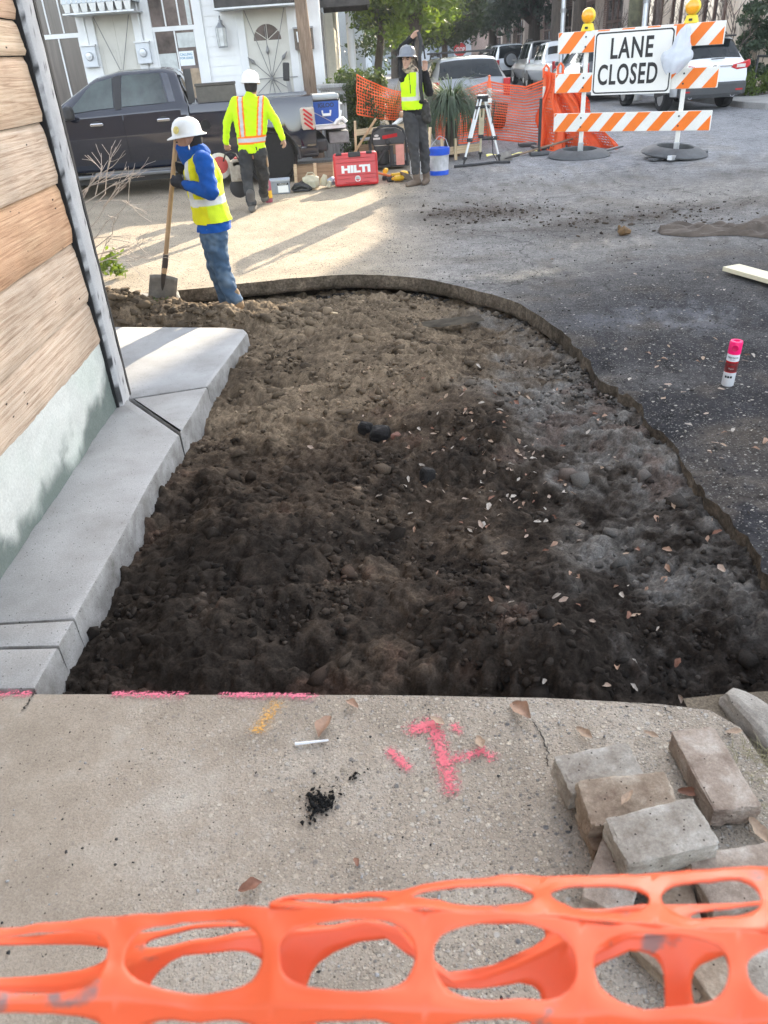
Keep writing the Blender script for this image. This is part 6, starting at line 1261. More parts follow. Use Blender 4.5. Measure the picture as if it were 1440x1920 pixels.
plank('weathered plank on edge below the spiky plant', (.05, 15.9, .42), (1.3, 16.0, .44), .3, .03, m_greywood)
plank('pale formwork board low behind the blue bucket', (1.35, 15.7, .12), (2.3, 16.1, .13), .04, .13); plank('short stake right behind the blue bucket rim', (1.50, 15.2, 0), (1.50, 15.2, .40), .08, .05, grp='stakes of the formwork'); plank('short stake between the bucket and the tripod', (1.78, 15.5, 0), (1.78, 15.5, .36), .07, .05, grp='stakes of the formwork'); plank('taller stake rising behind the legs of the standing worker', (1.22, 14.9, 0), (1.27, 14.9, .62), .06, .05, grp='stakes of the formwork')
plank('pale sawn board lying on the asphalt at the right edge', (3.04, 6.47, .05), (3.42, 5.35, .05), .17, .035, mat('pale_board', (.62, .56, .40), .75, var=.06, sc=6))
# ---- things on the street
gnu, gnv = 60, 26; V = []
for i in range(gnu+1):
    for j in range(gnv+1):
        u, v = i/gnu, j/gnv; x = 3.03+1.4*u; yc = 8.16-.30*u+.1*math.sin(u*6); w = .07+.58*u+.12*math.sin(u*9); y = yc+(v-.5)*w*2
        h = .02+.12*abs(mnoise.noise(Vector((x*4.2, y*12, 1))))*(1-abs(2*v-1)**4)+.08*max(0, mnoise.noise(Vector((x*2+4, y*4, 3))))*(1-abs(2*v-1)**3)+.12*math.exp(-((x-3.93)/.12)**2-((y-8.45)/.09)**2)
        V.append((x, y+.05*mnoise.noise(Vector((x*6, v*3, 7))), h*(1 if 0 < j < gnv and 0 < i < gnu else .2)))
b = MB(); b.add(V, [(i*(gnv+1)+j, (i+1)*(gnv+1)+j, (i+1)*(gnv+1)+j+1, i*(gnv+1)+j+1) for i in range(gnu) for j in range(gnv)]); o = b.build('sack_cloth', mat('sack_brown', (.095, .075, .06), .95, var=.25, sc=7, bump=.004, bsc=60), smooth=True); tag(o, 'muddy brown cloth lying crumpled across the street at the right edge', 'cloth')
b = MB(); b.tube([(-.07, 0, .02), (-.02, .0, .05), (.05, 0, .03)], [.03, .05, .02], 7); b.tube([(-.05, .02, .04), (-.07, .02, .10)], [.03, .01], 6); o = b.build('leaf_clump', mat('dead_leaf_brown', (.13, .075, .03), .8, var=.4, sc=20)); o.location = (2.69, 8.2, 0); tag(o, 'small clump of brown dead leaves alone on the street left of the cloth', 'leaf clump')
can = thing('spray_can', 'white marking paint spray can with a pink cap standing on the asphalt', 'spray can', (2.02, 4.10, .004), R(-26)); can.rotation_euler = (0, R(2), R(-26))
m_canw = mat('can_white', (.62, .64, .68), .35, var=.03); m_pink = mat('cap_pink', (.90, .01, .16), .35, var=.04)
b = MB(); b.lathe([(.030, 0), (.0335, .004), (.0335, .185), (.030, .196), (.026, .2)], n=28); b.build('can_body', m_canw, can, smooth=True)
b = MB(); b.lathe([(.0342, .190), (.0348, .193), (.0345, .255), (.0325, .262), (.018, .263), (.017, .248), (0, .248)], n=28); cp_ = b.build('cap', m_pink, can, smooth=True)
b = MB(); b.lathe([(.018, 0), (.017, .002), (.009, .0005), (0, .0)], (0, -.0346, .228), 16, axis=(0, -1, 0)); b.build('nozzle_recess', mat('cap_pink_dark', (.62, .0, .09), .4), cp_, smooth=True)
b = MB(); b.lathe([(.0338, .088), (.0338, .146)], n=28); b.build('label_band', mat('label_maroon', (.13, .018, .02), .4, var=.5, sc=40), can, smooth=True)
b = MB(); b.lathe([(.0340, .141), (.0340, .150)], n=28); b.lathe([(.0340, .084), (.0340, .088)], n=28); b.build('label_edge', m_red, can, smooth=True)
def on_can(name, txt, size, z, m_, bold=0.):
    o = text_mesh(name, txt, size, m_, can, Matrix.Identity(4), bold=bold, depth=.0002); me = o.data
    for v in me.vertices: a = v.co.x/.0342; v.co = (.0342*math.sin(a), -.0342*math.cos(a)-v.co.z, z+v.co.y)
    return o
on_can('lettering', 'PRECISION', .0125, .172, m_ink, .0002); on_can('lettering', 'SOLVENT', .006, .160, m_ink); on_can('lettering', 'Industrial', .011, .122, m_red, .0002); on_can('lettering', 'Choice', .011, .108, m_clear)
b = MB()
for k in range(3):
    for i in range(4):
        a0 = (-.7+k*.42+i*.08); a1 = a0+.08; r_ = .0342; b.add([(r_*math.sin(a0), -r_*math.cos(a0), .052), (r_*math.sin(a1), -r_*math.cos(a1), .052), (r_*math.sin(a1), -r_*math.cos(a1), .065), (r_*math.sin(a0), -r_*math.cos(a0), .065)], [(0, 1, 2, 3)])
b.build('hazard_squares', m_ink, can)
b = MB(); b.lathe([(.12, 0), (0, .018)], n=6)
# bricks and concrete lumps in the foreground
m_bs = [concrete_mat('old_brick_%s' % c, b_, d_, l_, sc=13) for c, b_, d_, l_ in (('grey', (.27, .245, .21), (.14, .11, .088), (.43, .41, .375)), ('tan', (.25, .195, .145), (.12, .078, .055), (.40, .35, .285)), ('pink', (.265, .215, .175), (.13, .09, .07), (.42, .38, .335)))]
def brick(label, c, dims, rz, mi, tilt=(0, 0), seed=1, name='paving_brick'):
    bm = bmesh.new(); bmesh.ops.create_cube(bm, size=1); bmesh.ops.subdivide_edges(bm, edges=bm.edges[:], cuts=24, use_grid_fill=True)
    for v in bm.verts:
        q = v.co*2
        n_ = mnoise.noise(Vector((q.x*1.6+seed*7, q.y*1.6, q.z*1.6))); n2 = mnoise.noise(Vector((q.x*4+seed*3, q.y*4, q.z*4)))
        ne = sum(abs(e) > .99 for e in q)-1; s_ = (1-(.012+.075*max(0, mnoise.noise(Vector((q.x*2.3+seed, q.y*2.3, q.z*2.3))))**.8)*max(0, ne))*(1+.04*n_+.03*n2+.018*mnoise.noise(Vector((q.x*9+seed, q.y*9, q.z*9)))); v.co = Vector((q.x*dims[0]/2*s_, q.y*dims[1]/2*s_, q.z*dims[2]/2*(s_)))
    me = bpy.data.meshes.new(name); bm.to_mesh(me); bm.free(); me.polygons.foreach_set('use_smooth', [True]*len(me.polygons)); me.set_sharp_from_angle(angle=R(24)); me.materials.append(m_bs[mi])
    o = bpy.data.objects.new(name, me); COL.objects.link(o); o.location = c; o.rotation_euler = (tilt[0], tilt[1], rz); return tag(o, label, 'brick', 'old paving bricks piled on the slab')
brick('lone brick lying apart at the upper right of the pile', (.832, 1.39, .032), (.125, .27, .065), R(3), 2, (0, R(2)), 1)
brick('white-crusted brick at the back left corner of the pile', (.525, 1.398, .05), (.215, .115, .075), R(12), 0, (R(8), R(3)), 2)
brick('tan brick with a dry leaf on it in the middle of the pile', (.565, 1.285, .065), (.235, .125, .075), R(4), 1, (R(10), R(2)), 3)
brick('brick lying flat under the tan brick', (.56, 1.26, .012), (.22, .12, .05), R(8), 1, (0, 0), 8)
brick('pale brick on top of the pile', (.60, 1.155, .105), (.225, .125, .075), R(8), 0, (R(4), R(-3)), 4)
brick('pinkish brick sticking out below the pale top brick', (.485, 1.105, .03), (.11, .19, .065), R(-32), 2, (0, R(4)), 5)
brick('brick under the top brick showing only its end', (.60, 1.04, .02), (.10, .18, .06), R(-5), 1, (0, 0), 6)
brick('broad pale brick at the right side of the pile', (.77, 1.065, .04), (.22, .14, .085), R(5), 2, (R(3), 0), 7)
brick('dark split brick low in front seen through the orange net', (.615, .885, .03), (.10, .17, .06), R(20), 1, (0, R(10)), 9)
brick('grey brick at the right corner seen through the orange net', (.74, .85, .03), (.11, .18, .065), R(15), 0, (0, 0), 10)
brick('thin broken brick leaning in front of the pile', (.54, .90, .02), (.05, .16, .05), R(35), 1, (0, R(-8)), 11)
# loose concrete lumps
def lump(label, c, dims, rz, seed, m_=None, name='concrete_lump', cat='rubble', grp='broken concrete lumps'):
    bm = bmesh.new(); bmesh.ops.create_icosphere(bm, subdivisions=3, radius=1)
    for v in bm.verts:
        q = v.co.copy(); k = 3.2; L_ = (abs(q.x)**k+abs(q.y)**k+abs(q.z)**k)**(1/k); q = q/L_*(1+.22*mnoise.noise(q*1.3+Vector((seed, 0, 0)))+.07*mnoise.noise(q*4+Vector((0, seed, 0)))); v.co = Vector((q.x*dims[0]/2, q.y*dims[1]/2, q.z*dims[2]/2))
    me = bpy.data.meshes.new(name); bm.to_mesh(me); bm.free(); me.materials.append(m_ or m_bs[0]); o = bpy.data.objects.new(name, me); COL.objects.link(o); o.location = c; o.rotation_euler = (R(5), R(4), rz); return tag(o, label, cat, grp)
m_lump = concrete_mat('rough_lump', (.27, .25, .22), (.17, .15, .13), (.36, .34, .31), sc=7)
lump('long broken kerb lump left of the shovel blade', (-2.15, 6.98, -.03), (.62, .16, .18), R(-6), 1, m_lump); lump('upright kerb lump touching the shovel blade', (-1.78, 6.98, -.03), (.16, .14, .22), R(10), 2, m_lump); lump('blocky lump at the end of the broken kerb', (-2.55, 7.0, -.02), (.3, .2, .18), R(3), 3, m_lump)
lump('flat-topped lump of earth in front of the boots', (-1.35, 6.32, -.03), (.20, .12, .10), R(5), 4, m_lump)
m_dkl = mat('black_stone', (.013, .012, .012), .8, var=.4, sc=14, bump=.006, bsc=40, spec=.2)
q = g(712, 806, -.07); lump('round black stone in the middle of the pit', (q.x, q.y, -.095), (.11, .10, .09), 0, 5, m_dkl, 'stone', 'stone', 'black stones in the pit'); q = g(684, 795, -.07); lump('black stone left of the round one in the pit', (q.x, q.y, -.10), (.08, .08, .08), 1, 6, m_dkl, 'stone', 'stone', 'black stones in the pit')
q = g(742, 810, -.07); lump('small reddish stone right of the black ones in the pit', (q.x, q.y, -.10), (.06, .05, .05), 1, 7, mat('red_stone', (.15, .07, .05), .9), 'stone', 'stone', None)
q = g(800, 880, -.05); lump('black pointed clod among the leaves in the pit', (q.x, q.y, -.085), (.08, .06, .085), .5, 9, m_dkl, 'dark_clod', 'clod', None); q = g(1030, 1208, -.03); lump('smooth grey-brown stone near the lower edge of the pit', (q.x, q.y, -.07), (.075, .04, .04), .2, 10, mat('grey_stone', (.085, .07, .055), .8, var=.2, sc=20), 'stone', 'stone', None)
lump('whitish concrete chunk at the right end of the slab', (1.08, 1.60, -.03), (.11, .28, .09), R(20), 11, m_lump); lump('second whitish chunk further along the verge', (1.20, 1.42, -.04), (.12, .16, .08), R(30), 12, m_lump)
q = g(975, 615, -.1); plank('pale splinter of wood on the tan soil', (-.36, 6.45, -.085), (-.20, 6.30, -.08), .03, .02)
b = MB(); V = []
for i in range(13):
    for j in range(7): u, v = i/12, j/6; V.append((u*.55-.27, (v-.5)*.22*(1-.4*abs(2*u-1)), .03*abs(mnoise.noise(Vector((u*5, v*4, 2))))+.012))
b.add(V, [(i*7+j, (i+1)*7+j, (i+1)*7+j+1, i*7+j+1) for i in range(12) for j in range(6)]); o = b.build('muddy_rag', mat('rag_olive', (.05, .042, .032), .97, var=.4, sc=12, spec=.1), smooth=True); q = g(840, 612, -.12); o.location = (q.x, q.y, -.10); o.rotation_euler = (0, 0, R(8)); tag(o, 'flat muddy rag in the back of the pit below the curved edge', 'rag')
# grass at the right of the slab, moss heap, twigs
def grass(name, label, xs, ys, z, n, L, c, seed, kind='stuff'):
    r = np.random.RandomState(seed); x = r.uniform(*xs, n); y = r.uniform(*ys, n); V = []; F = []
    for i in range(n):
        a = r.rand()*6.28; l = L*(.4+r.rand()); dx, dy = math.cos(a), math.sin(a); o = len(V)
        for k in range(4): f = k/3; w = .0016*(1-f*.8); px, py, pz = x[i]+dx*l*f*f*.9, y[i]+dy*l*f*f*.9, z+l*(f-.45*f*f); V += [(px-dy*w, py+dx*w, pz), (px+dy*w, py-dx*w, pz)]
        for k in range(3): F.append((o+2*k, o+2*k+1, o+2*k+3, o+2*k+2))
    o = np_mesh(name, np.array(V), np.array(F), mat(name+'_blades', c, .7, var=.4, sc=30)); return tag(o, label, 'grass', kind=kind)
grass('grass', 'straggly dry grass growing between the bricks and the verge', (.93, 1.25), (1.05, 1.5), -.03, 900, .06, (.17, .15, .075), 1)
leaf_cloud_o = leaf_cloud('moss_clump', [(-2.1+.09*k-.03*(k % 2), 6.72-.03*(k % 3), .03) for k in range(5)], [.06]*5, 120, .012, LM['bright'], seed=44); tag(leaf_cloud_o, 'small green weeds on the earth heap behind the corner board', 'weeds')
lc = leaf_cloud('weed', [(-2.26, 7.9, .2), (-2.33, 7.9, .12), (-2.2, 7.85, .08)], [.12, .1, .08], 60, .035, LM['bright'], seed=45, bright=.3); tag(lc, 'bright green weed by the kerb just behind the corner board', 'weed'); lc.location = (-.25, 0, -.0)
r = random.Random(8); b = MB()
def twig(p, d, l, rad, dep):
    q = p+d*l+Vector((0, 0, -.03*l)); mid = p.lerp(q, .5)+Vector((r.uniform(-.05, .05), 0, r.uniform(-.05, .05)))*l; b.tube([p, mid, q], [rad, rad*.85, rad*.7], 4, cap=False)
    if dep:
        for k in range(2): twig(p.lerp(q, r.uniform(.35, 1)), (d+Vector((r.uniform(-.7, .7), r.uniform(-.5, .5), r.uniform(-.7, .7)))).normalized(), l*r.uniform(.5, .8), rad*.7, dep-1)
for k in range(10): twig(Vector((-2.35+.05*r.random(), 6.6+.1*r.random(), .35+.7*r.random())), Vector((.55+.5*r.random(), r.uniform(-.2, .2), r.uniform(.0, .9))).normalized(), r.uniform(.22, .42), .006, 3)
b.tube([(-2.4, 6.65, -.1), (-2.36, 6.62, .5), (-2.30, 6.62, 1.1)], [.015, .012, .008], 6)
o = b.build('bare_bush', mat('pale_twigs', (.42, .36, .31), .8, var=.2)); tag(o, 'leafless pale twigs sticking out from behind the corner board', 'bush')
# ---- paint marks on the slab and fallen leaves
def paint_mat(name, c, cover):
    m = bpy.data.materials.new(name); m.use_nodes = True; t = m.node_tree; b_ = t.nodes['Principled BSDF']; L = t.links.new; tc = nd(t, 'ShaderNodeTexCoord'); n = nd(t, 'ShaderNodeTexNoise'); n.inputs['Scale'].default_value = 110; n.inputs['Detail'].default_value = 4; L(tc.outputs['Object'], n.inputs[0])
    at = nd(t, 'ShaderNodeAttribute', attribute_name='tint'); sp = nd(t, 'ShaderNodeSeparateColor'); L(at.outputs[0], sp.inputs[0])
    ad = nd(t, 'ShaderNodeMath', operation='ADD'); L(n.outputs[0], ad.inputs[0]); L(sp.outputs[0], ad.inputs[1]); mr = nd(t, 'ShaderNodeMapRange'); mr.inputs[1].default_value = cover; mr.inputs[2].default_value = cover+.28; mr.inputs[4].default_value = .85; L(ad.outputs[0], mr.inputs[0]); L(mr.outputs[0], b_.inputs['Alpha']); b_.inputs['Base Color'].default_value = (*c, 1); b_.inputs['Roughness'].default_value = .7
    v = nd(t, 'ShaderNodeTexVoronoi'); v.inputs['Scale'].default_value = 95; L(tc.outputs['Object'], v.inputs[0]); bp = nd(t, 'ShaderNodeBump'); bp.inputs['Distance'].default_value = .0012; bp.invert = True; L(v.outputs['Distance'], bp.inputs['Height']); L(bp.outputs[0], b_.inputs['Normal']); return m
m_pp = paint_mat('pink_paint', (.64, .12, .16), .54); m_op = paint_mat('orange_paint', (.62, .33, .07), .60); m_pp2 = paint_mat('pink_line_paint', (.70, .16, .24), .62)
def paint(label, strokes, m, step=.006):
    """strokes: list of (polyline, half width); coverage stored as a vertex value that falls off to the rim"""
    P = np.array([p for s_, w in strokes for p in s_]); W_ = max(w for s_, w in strokes)+.02; xs = np.arange(P[:, 0].min()-W_, P[:, 0].max()+W_, step); ys = np.arange(P[:, 1].min()-W_, P[:, 1].max()+W_, step); A, B = np.meshgrid(xs, ys); C = np.zeros_like(A)
    for s_, w in strokes:
        for (p, q) in zip(s_[:-1], s_[1:]):
            d = np.array(q)-np.array(p); tt_ = np.clip(((A-p[0])*d[0]+(B-p[1])*d[1])/max(d @ d, 1e-9), 0, 1); D = np.hypot(A-p[0]-tt_*d[0], B-p[1]-tt_*d[1]); C = np.maximum(C, 1-D/w)
    C = C*.42*(.75+.5*fbm(A, B, 40, 3, 111)); keep = C > .0
    F = grid_faces(len(ys), len(xs)); kf = keep.ravel()[F].any(1) & (B.ravel()[F] < 1.810-.117*A.ravel()[F]).all(1); F = F[kf]
    u = np.unique(F); re = np.full(A.size, -1); re[u] = np.arange(len(u)); V = np.stack([A.ravel(), B.ravel(), np.full(A.size, .0005)], 1)[u]
    o = np_mesh('paint_mark', V, re[F], m, tint=np.repeat(C.ravel()[u][:, None], 3, 1)); return tag(o, label, 'paint mark')
paint('blotchy pink arrow sprayed on the slab left of the bricks', [([(.045, 1.655), (.10, 1.675), (.115, 1.60), (.125, 1.50), (.13, 1.43)], .035), ([(-.03, 1.575), (.015, 1.515)], .022), ([(.17, 1.655), (.175, 1.64)], .022), ([(.15, 1.53), (.24, 1.555), (.26, 1.53)], .022)], m_pp)
paint('short pink line sprayed along the slab edge near the pavement', [([(-.92, 1.90), (-.70, 1.875)], .03)], m_pp2); paint('longer pink line sprayed along the slab edge left of the orange smear', [([(-.56, 1.862), (-.27, 1.828)], .032)], m_pp2); paint('pink line at the far left end of the slab edge', [([(-1.6, 1.96), (-1.22, 1.93)], .028)], m_pp2)
paint('orange smear of paint running down from the slab edge', [([(-.385, 1.80), (-.43, 1.70)], .04)], m_op)
# soil spilled on the slab
N = 260; xs = nr.normal(-.232, .022, N); ys = nr.normal(1.41, .02, N); xs[210:] = nr.normal(-.19, .06, 50); ys[210:] = 1.41+(xs[210:]+.23)*.9+nr.normal(0, .02, 50); rs = .0015+.0045*nr.rand(N)**2; tag(scatter_lumps('spilled_soil', xs, ys, rs*.4, rs, np.full((N, 3), .012), 1, m_crumb), 'little heap of black soil spilled on the slab', 'soil', kind='stuff')
N = 700; xs = nr.uniform(-1.4, 1.0, N); ys = nr.uniform(.6, 1.8, N); rs = .0012+.0035*nr.rand(N)**3; k = ys < 1.78-.12*xs; xs, ys, rs = xs[k], ys[k], rs[k]; tag(scatter_lumps('slab_grit', xs, ys, rs*.4, rs, np.where(nr.rand(len(xs), 1) > .5, .04, .3)*np.ones((1, 3)), 1, m_crumb), 'loose grit strewn over the slab', 'grit', kind='stuff')
def leaf_mesh(seed, curl):
    r = random.Random(seed); nx, ny = 10, 6; V = []
    for i in range(nx+1):
        for j in range(ny+1):
            u = i/nx; v = j/ny*2-1; w = .25*math.sin(math.pi*min(1, u*.96+.02))**.8*(1+.15*math.sin(u*11+seed)); V.append((u-.5, v*w, curl*(.35*v*v*w*2+.25*math.sin(u*3+seed)*(u-.5))+.05*mnoise.noise(Vector((u*4, v*3, seed)))))
    F = [(i*(ny+1)+j, (i+1)*(ny+1)+j, (i+1)*(ny+1)+j+1, i*(ny+1)+j+1) for i in range(nx) for j in range(ny)]; return V, F
LMs = []
for k, (c, cu) in enumerate((((.27, .165, .11), .8), ((.33, .25, .195), .5), ((.17, .075, .045), .7), ((.29, .205, .14), .45), ((.34, .30, .255), .6))):
    v, f = leaf_mesh(k*3+1, cu); me = bpy.data.meshes.new('dry_leaf'); me.from_pydata(v, [], f); me.polygons.foreach_set('use_smooth', [True]*len(f)); me.materials.append(mat('dry_leaf_%s' % 'abcde'[k], c, .7, var=.25, sc=6)); LMs.append(me)
def leaf(x, y, z, s, k, lab, grp, tilt=.5):
    o = bpy.data.objects.new('dry_leaf', LMs[k]); COL.objects.link(o); o.location = (x, y, z+.12*s); o.rotation_euler = (rnd.uniform(-tilt, tilt), rnd.uniform(-tilt, tilt), rnd.uniform(0, 6.28)); o.scale = (s, s*rnd.uniform(.7, 1.1), s); tag(o, lab, 'leaf', grp)
L1 = ('small dry leaf lying on the soil of the pit', 'dry leaves on the soil'); L2 = ('dry leaf lying on the dark asphalt beside the pit', 'dry leaves on the asphalt')
n_ = 0
while n_ < 210:
    if rnd.random() < .6: px, py = rnd.gauss(930, 110), rnd.gauss(880, 75)
    elif rnd.random() < .6: px, py = rnd.uniform(950, 1420), rnd.uniform(720, 1280)
    else: px, py = rnd.uniform(560, 1400), rnd.uniform(600, 1290)
    q = g(px, py, -.1)
    if not bool(in_pit(np.array(q.x), np.array(q.y))): continue
    leaf(q.x, q.y, float(soil_h(np.array(q.x), np.array(q.y)))+.02, rnd.uniform(.020, .046), rnd.choice((0, 0, 1, 1, 2, 3, 4, 4)), *L1, .7); n_ += 1
for k in range(60):
    px, py = (rnd.uniform(1150, 1435), rnd.uniform(640, 880)) if k < 45 else (rnd.uniform(1000, 1435), rnd.uniform(480, 700)); q = g(px, py)
    if q.x < 1.5: continue
    leaf(q.x, q.y, .012, rnd.uniform(.022, .048), rnd.choice((1, 3, 4, 0, 1)), *L2, .35)
for (px, py, s, k, lab) in ((608, 1364, .085, 0, 'curled brown leaf on the slab right of the orange smear'), (660, 1322, .05, 0, 'small pinkish leaf near the slab edge'), (975, 1335, .10, 0, 'big crumpled leaf at the slab edge left of the bricks'), (900, 1395, .055, 3, 'tan leaf at the right tip of the pink arrow'), (470, 1665, .06, 2, 'dark brown leaf just above the orange net'), (668, 1618, .03, 2, 'tiny red-brown leaf on the slab'), (1095, 1378, .06, 3, 'pale leaf behind the white-crusted brick'), (1220, 1380, .045, 3, 'oval leaf between the pile and the lone brick'), (1175, 1500, .055, 3, 'folded tan leaf on the tan brick'), (1290, 1490, .06, 2, 'brown leaf beside the lone brick'), (1375, 1375, .05, 3, 'leaf on the far corner of the slab'), (1420, 1560, .07, 3, 'large leaf on the verge at the right edge'), (820, 1355, .05, 3, 'leaf inside the pink arrow')):
    q = g(px, py, .11 if 'on the tan brick' in lab else .006); leaf(q.x, q.y, q.z+.002, s, k, lab, None, .3)
b = MB(); b.tube([(-.05, 0, 0), (.05, .004, .002)], [.005, .003], 5); o = b.build('wood_splinter', m_canw); q = g(585, 1395); o.location = (q.x, q.y, .005); tag(o, 'thin pale splinter on the slab below the curled leaf', 'splinter')

def crack(pts, w):
    r_ = random.Random(len(pts)*7); P_ = [];
    for a, b_ in zip(pts[:-1], pts[1:]):
        for k in range(8): q_ = Vector(a).lerp(Vector(b_), k/8); P_.append(q_+Vector((r_.uniform(-.004, .004), r_.uniform(-.004, .004), 0)))
    V_ = []
    for p_ in P_: ww = w*r_.uniform(.4, 1.2); V_ += [(p_.x-ww, p_.y-ww*.4, .0006), (p_.x+ww, p_.y+ww*.4, .0006)]
    mb = MB(); mb.add(V_, [(2*i, 2*i+1, 2*i+3, 2*i+2) for i in range(len(P_)-1)]); tag(mb.build('slab_crack', mat('crack_dark', (.025, .021, .018), .95)), kind='structure')
crack([g(1000, 1352), g(1015, 1375), g(1028, 1412), g(1024, 1440)], .0022); crack([g(66, 1296), g(52, 1318), g(40, 1336)], .003); crack([g(1180, 1318), g(1240, 1325), g(1265, 1340)], .002)
# ================================================================== PEOPLE
def capsule(mb, p0, r0, p1, r1, fa=None, ff=1., n=14):
    p0, p1 = Vector(p0), Vector(p1); d = p1-p0; L = d.length
    d = d.normalized() if L > 1e-6 else Vector((0, 0, 1)); u = d.orthogonal().normalized(); w = d.cross(u); o = len(mb.v); rings = []
    for k in range(1, 5): a = -math.pi/2+k*math.pi/8; rings.append((p0, r0*math.cos(a), r0*math.sin(a)))
    for k in range(0, 4): a = k*math.pi/8; rings.append((p1, r1*math.cos(a), r1*math.sin(a)))
    def fl(c, v):
        if fa is None: return c+v
        f = Vector(fa).normalized(); return c+v-f*v.dot(f)*(1-ff)
    for c, r, h in rings:
        for k in range(n): a = 2*math.pi*k/n; mb.v.append(fl(c, u*math.cos(a)*r+w*math.sin(a)*r+d*h))
    b0 = len(mb.v); mb.v.append(fl(p0, -d*r0)); mb.v.append(fl(p1, d*r1)); nr_ = len(rings)
    for i in range(nr_-1):
        for k in range(n): mb.f.append([o+i*n+k, o+i*n+(k+1) % n, o+(i+1)*n+(k+1) % n, o+(i+1)*n+k]); mb.mi.append(0)
    for k in range(n): mb.f.append([b0, o+(k+1) % n, o+k]); mb.mi.append(0); e = o+(nr_-1)*n; mb.f.append([b0+1, e+k, e+(k+1) % n]); mb.mi.append(0)
def blob(name, prims, voxel, m, parent, smooth=6, wr=0., wf=18., tint=None, seed=0, cut=None):
    """one continuous skin over overlapping tapered capsules"""
    mb = MB()
    for p in prims: capsule(mb, *p)
    me = bpy.data.meshes.new(name); me.from_pydata([tuple(v) for v in mb.v], [], mb.f); o = bpy.data.objects.new(name, me); COL.objects.link(o)
    md = o.modifiers.new('r', 'REMESH'); md.mode = 'VOXEL'; md.voxel_size = voxel; s = o.modifiers.new('s', 'SMOOTH'); s.iterations = smooth; s.factor = .5
    dg = bpy.context.evaluated_depsgraph_get(); m2 = bpy.data.meshes.new_from_object(o.evaluated_get(dg)); o.modifiers.clear(); o.data = m2; m2.name = name
    k = len(m2.vertices); co = np.empty(k*3, np.float32); m2.vertices.foreach_get('co', co); co = co.reshape(-1, 3); nn = np.empty(k*3, np.float32); m2.vertices.foreach_get('normal', nn); nn = nn.reshape(-1, 3)
    if wr:
        h = np.array([mnoise.noise(Vector((c[0]*wf*.7+seed, c[1]*wf*.7, c[2]*wf*1.3+c[0]*wf*.8)))+.5*mnoise.noise(Vector((c[0]*wf*2, c[1]*wf*2+seed, c[2]*wf*2.4))) for c in co]); co = co+nn*(h*wr)[:, None]; m2.vertices.foreach_set('co', co.astype(np.float32).ravel())
    if tint is not None:
        T = np.array([tint(Vector(c), Vector(q)) for c, q in zip(co, nn)]); a = m2.color_attributes.new('tint', 'FLOAT_COLOR', 'POINT'); C = np.ones((k, 4), np.float32); C[:, :3] = T; a.data.foreach_set('color', C.ravel())
    if cut:
        bm = bmesh.new(); bm.from_mesh(m2); bmesh.ops.delete(bm, geom=[v for v in bm.verts if cut(v.co)], context='VERTS'); bm.to_mesh(m2); bm.free()
    m2.materials.clear(); m2.materials.append(m); m2.polygons.foreach_set('use_smooth', [True]*len(m2.polygons)); m2.update()
    o.parent = parent; return o
m_skin = mat('skin', (.36, .20, .135), .55, var=.12, sc=9); m_skin2 = mat('skin_light', (.48, .29, .21), .55, var=.12, sc=9)
m_cloth = att_mat('cloth', fine=.10, bump=.0012, bsc=260, rough=.9, spec=.2)
m_hat = mat('hat_white', (.68, .68, .66), .3, var=.04, coat=.3); m_hatg = mat('hat_grey', (.17, .18, .20), .32, metal=.2, var=.1, coat=.3)
m_hair = mat('hair_black', (.015, .012, .011), .8, var=.4, sc=60)
YEL = (.52, .80, .015); YEL2 = (.70, .62, .02); ORG = (.90, .20, .02); SIL = (.50, .51, .52)
def hand(prims, wrist, tip, side, curl, r=.0095, spread=.02, thumb=None):
    """palm and five unequal, bent fingers; side = across the palm, curl = direction the fingers bend"""
    wrist, tip, side, curl = Vector(wrist), Vector(tip), Vector(side).normalized(), Vector(curl).normalized(); d = (tip-wrist); L = d.length; d.normalize()
    pal = wrist+d*L*.48
    for s in (-1, -.33, .33, 1): prims.append((wrist+side*s*.016, .017, pal+side*s*.028, .014))
    for s, l in ((-1.05, .80), (-.36, .98), (.34, 1.0), (1.02, .86)):
        a = pal+side*s*.028; b = a+(d*.75+side*s*spread*2+curl*.35).normalized()*L*.27*l; c = b+(d*.35+curl*.9).normalized()*L*.20*l; prims.append((a, r*1.08, b, r)); prims.append((b, r, c, r*.85))
    t0 = wrist+d*L*.14+side*.024; t1 = t0+(side*.8+d*.6+curl*.4).normalized()*L*.26; t2 = t1+(d*.8+curl*.7).normalized()*L*.18; prims.append((t0, .014, t1, .011)); prims.append((t1, .011, t2, .009))
def head(prims, c, fwd, up=(0, 0, 1), s=1.):
    f = Vector(fwd).normalized(); u = Vector(up).normalized(); l = u.cross(f).normalized(); c = Vector(c)
    prims += [(c+u*.035*s-f*.015*s, .083*s, c+u*.03*s+f*.02*s, .078*s, l, .90), (c+f*.03*s-u*.01*s, .068*s, c+f*.045*s-u*.075*s, .047*s, l, .92), (c+f*.095*s+u*.012*s, .010*s, c+f*.112*s-u*.022*s, .014*s), (c+f*.108*s-u*.024*s+l*.01*s, .009*s, c+f*.108*s-u*.024*s-l*.01*s, .009*s), (c+f*.085*s-u*.056*s+l*.018*s, .009*s, c+f*.085*s-u*.056*s-l*.018*s, .009*s), (c+f*.075*s-u*.092*s, .020*s, c+f*.07*s-u*.088*s, .018*s)]
    for k in (-1, 1):
        prims += [(c+f*.083*s+l*k*.016*s+u*.033*s, .010*s, c+f*.070*s+l*k*.05*s+u*.033*s, .009*s), (c+l*k*.076*s-f*.01*s+u*.02*s, .013*s, c+l*k*.072*s-f*.005*s-u*.02*s, .009*s, l, .5)]
    return f, u, l, c
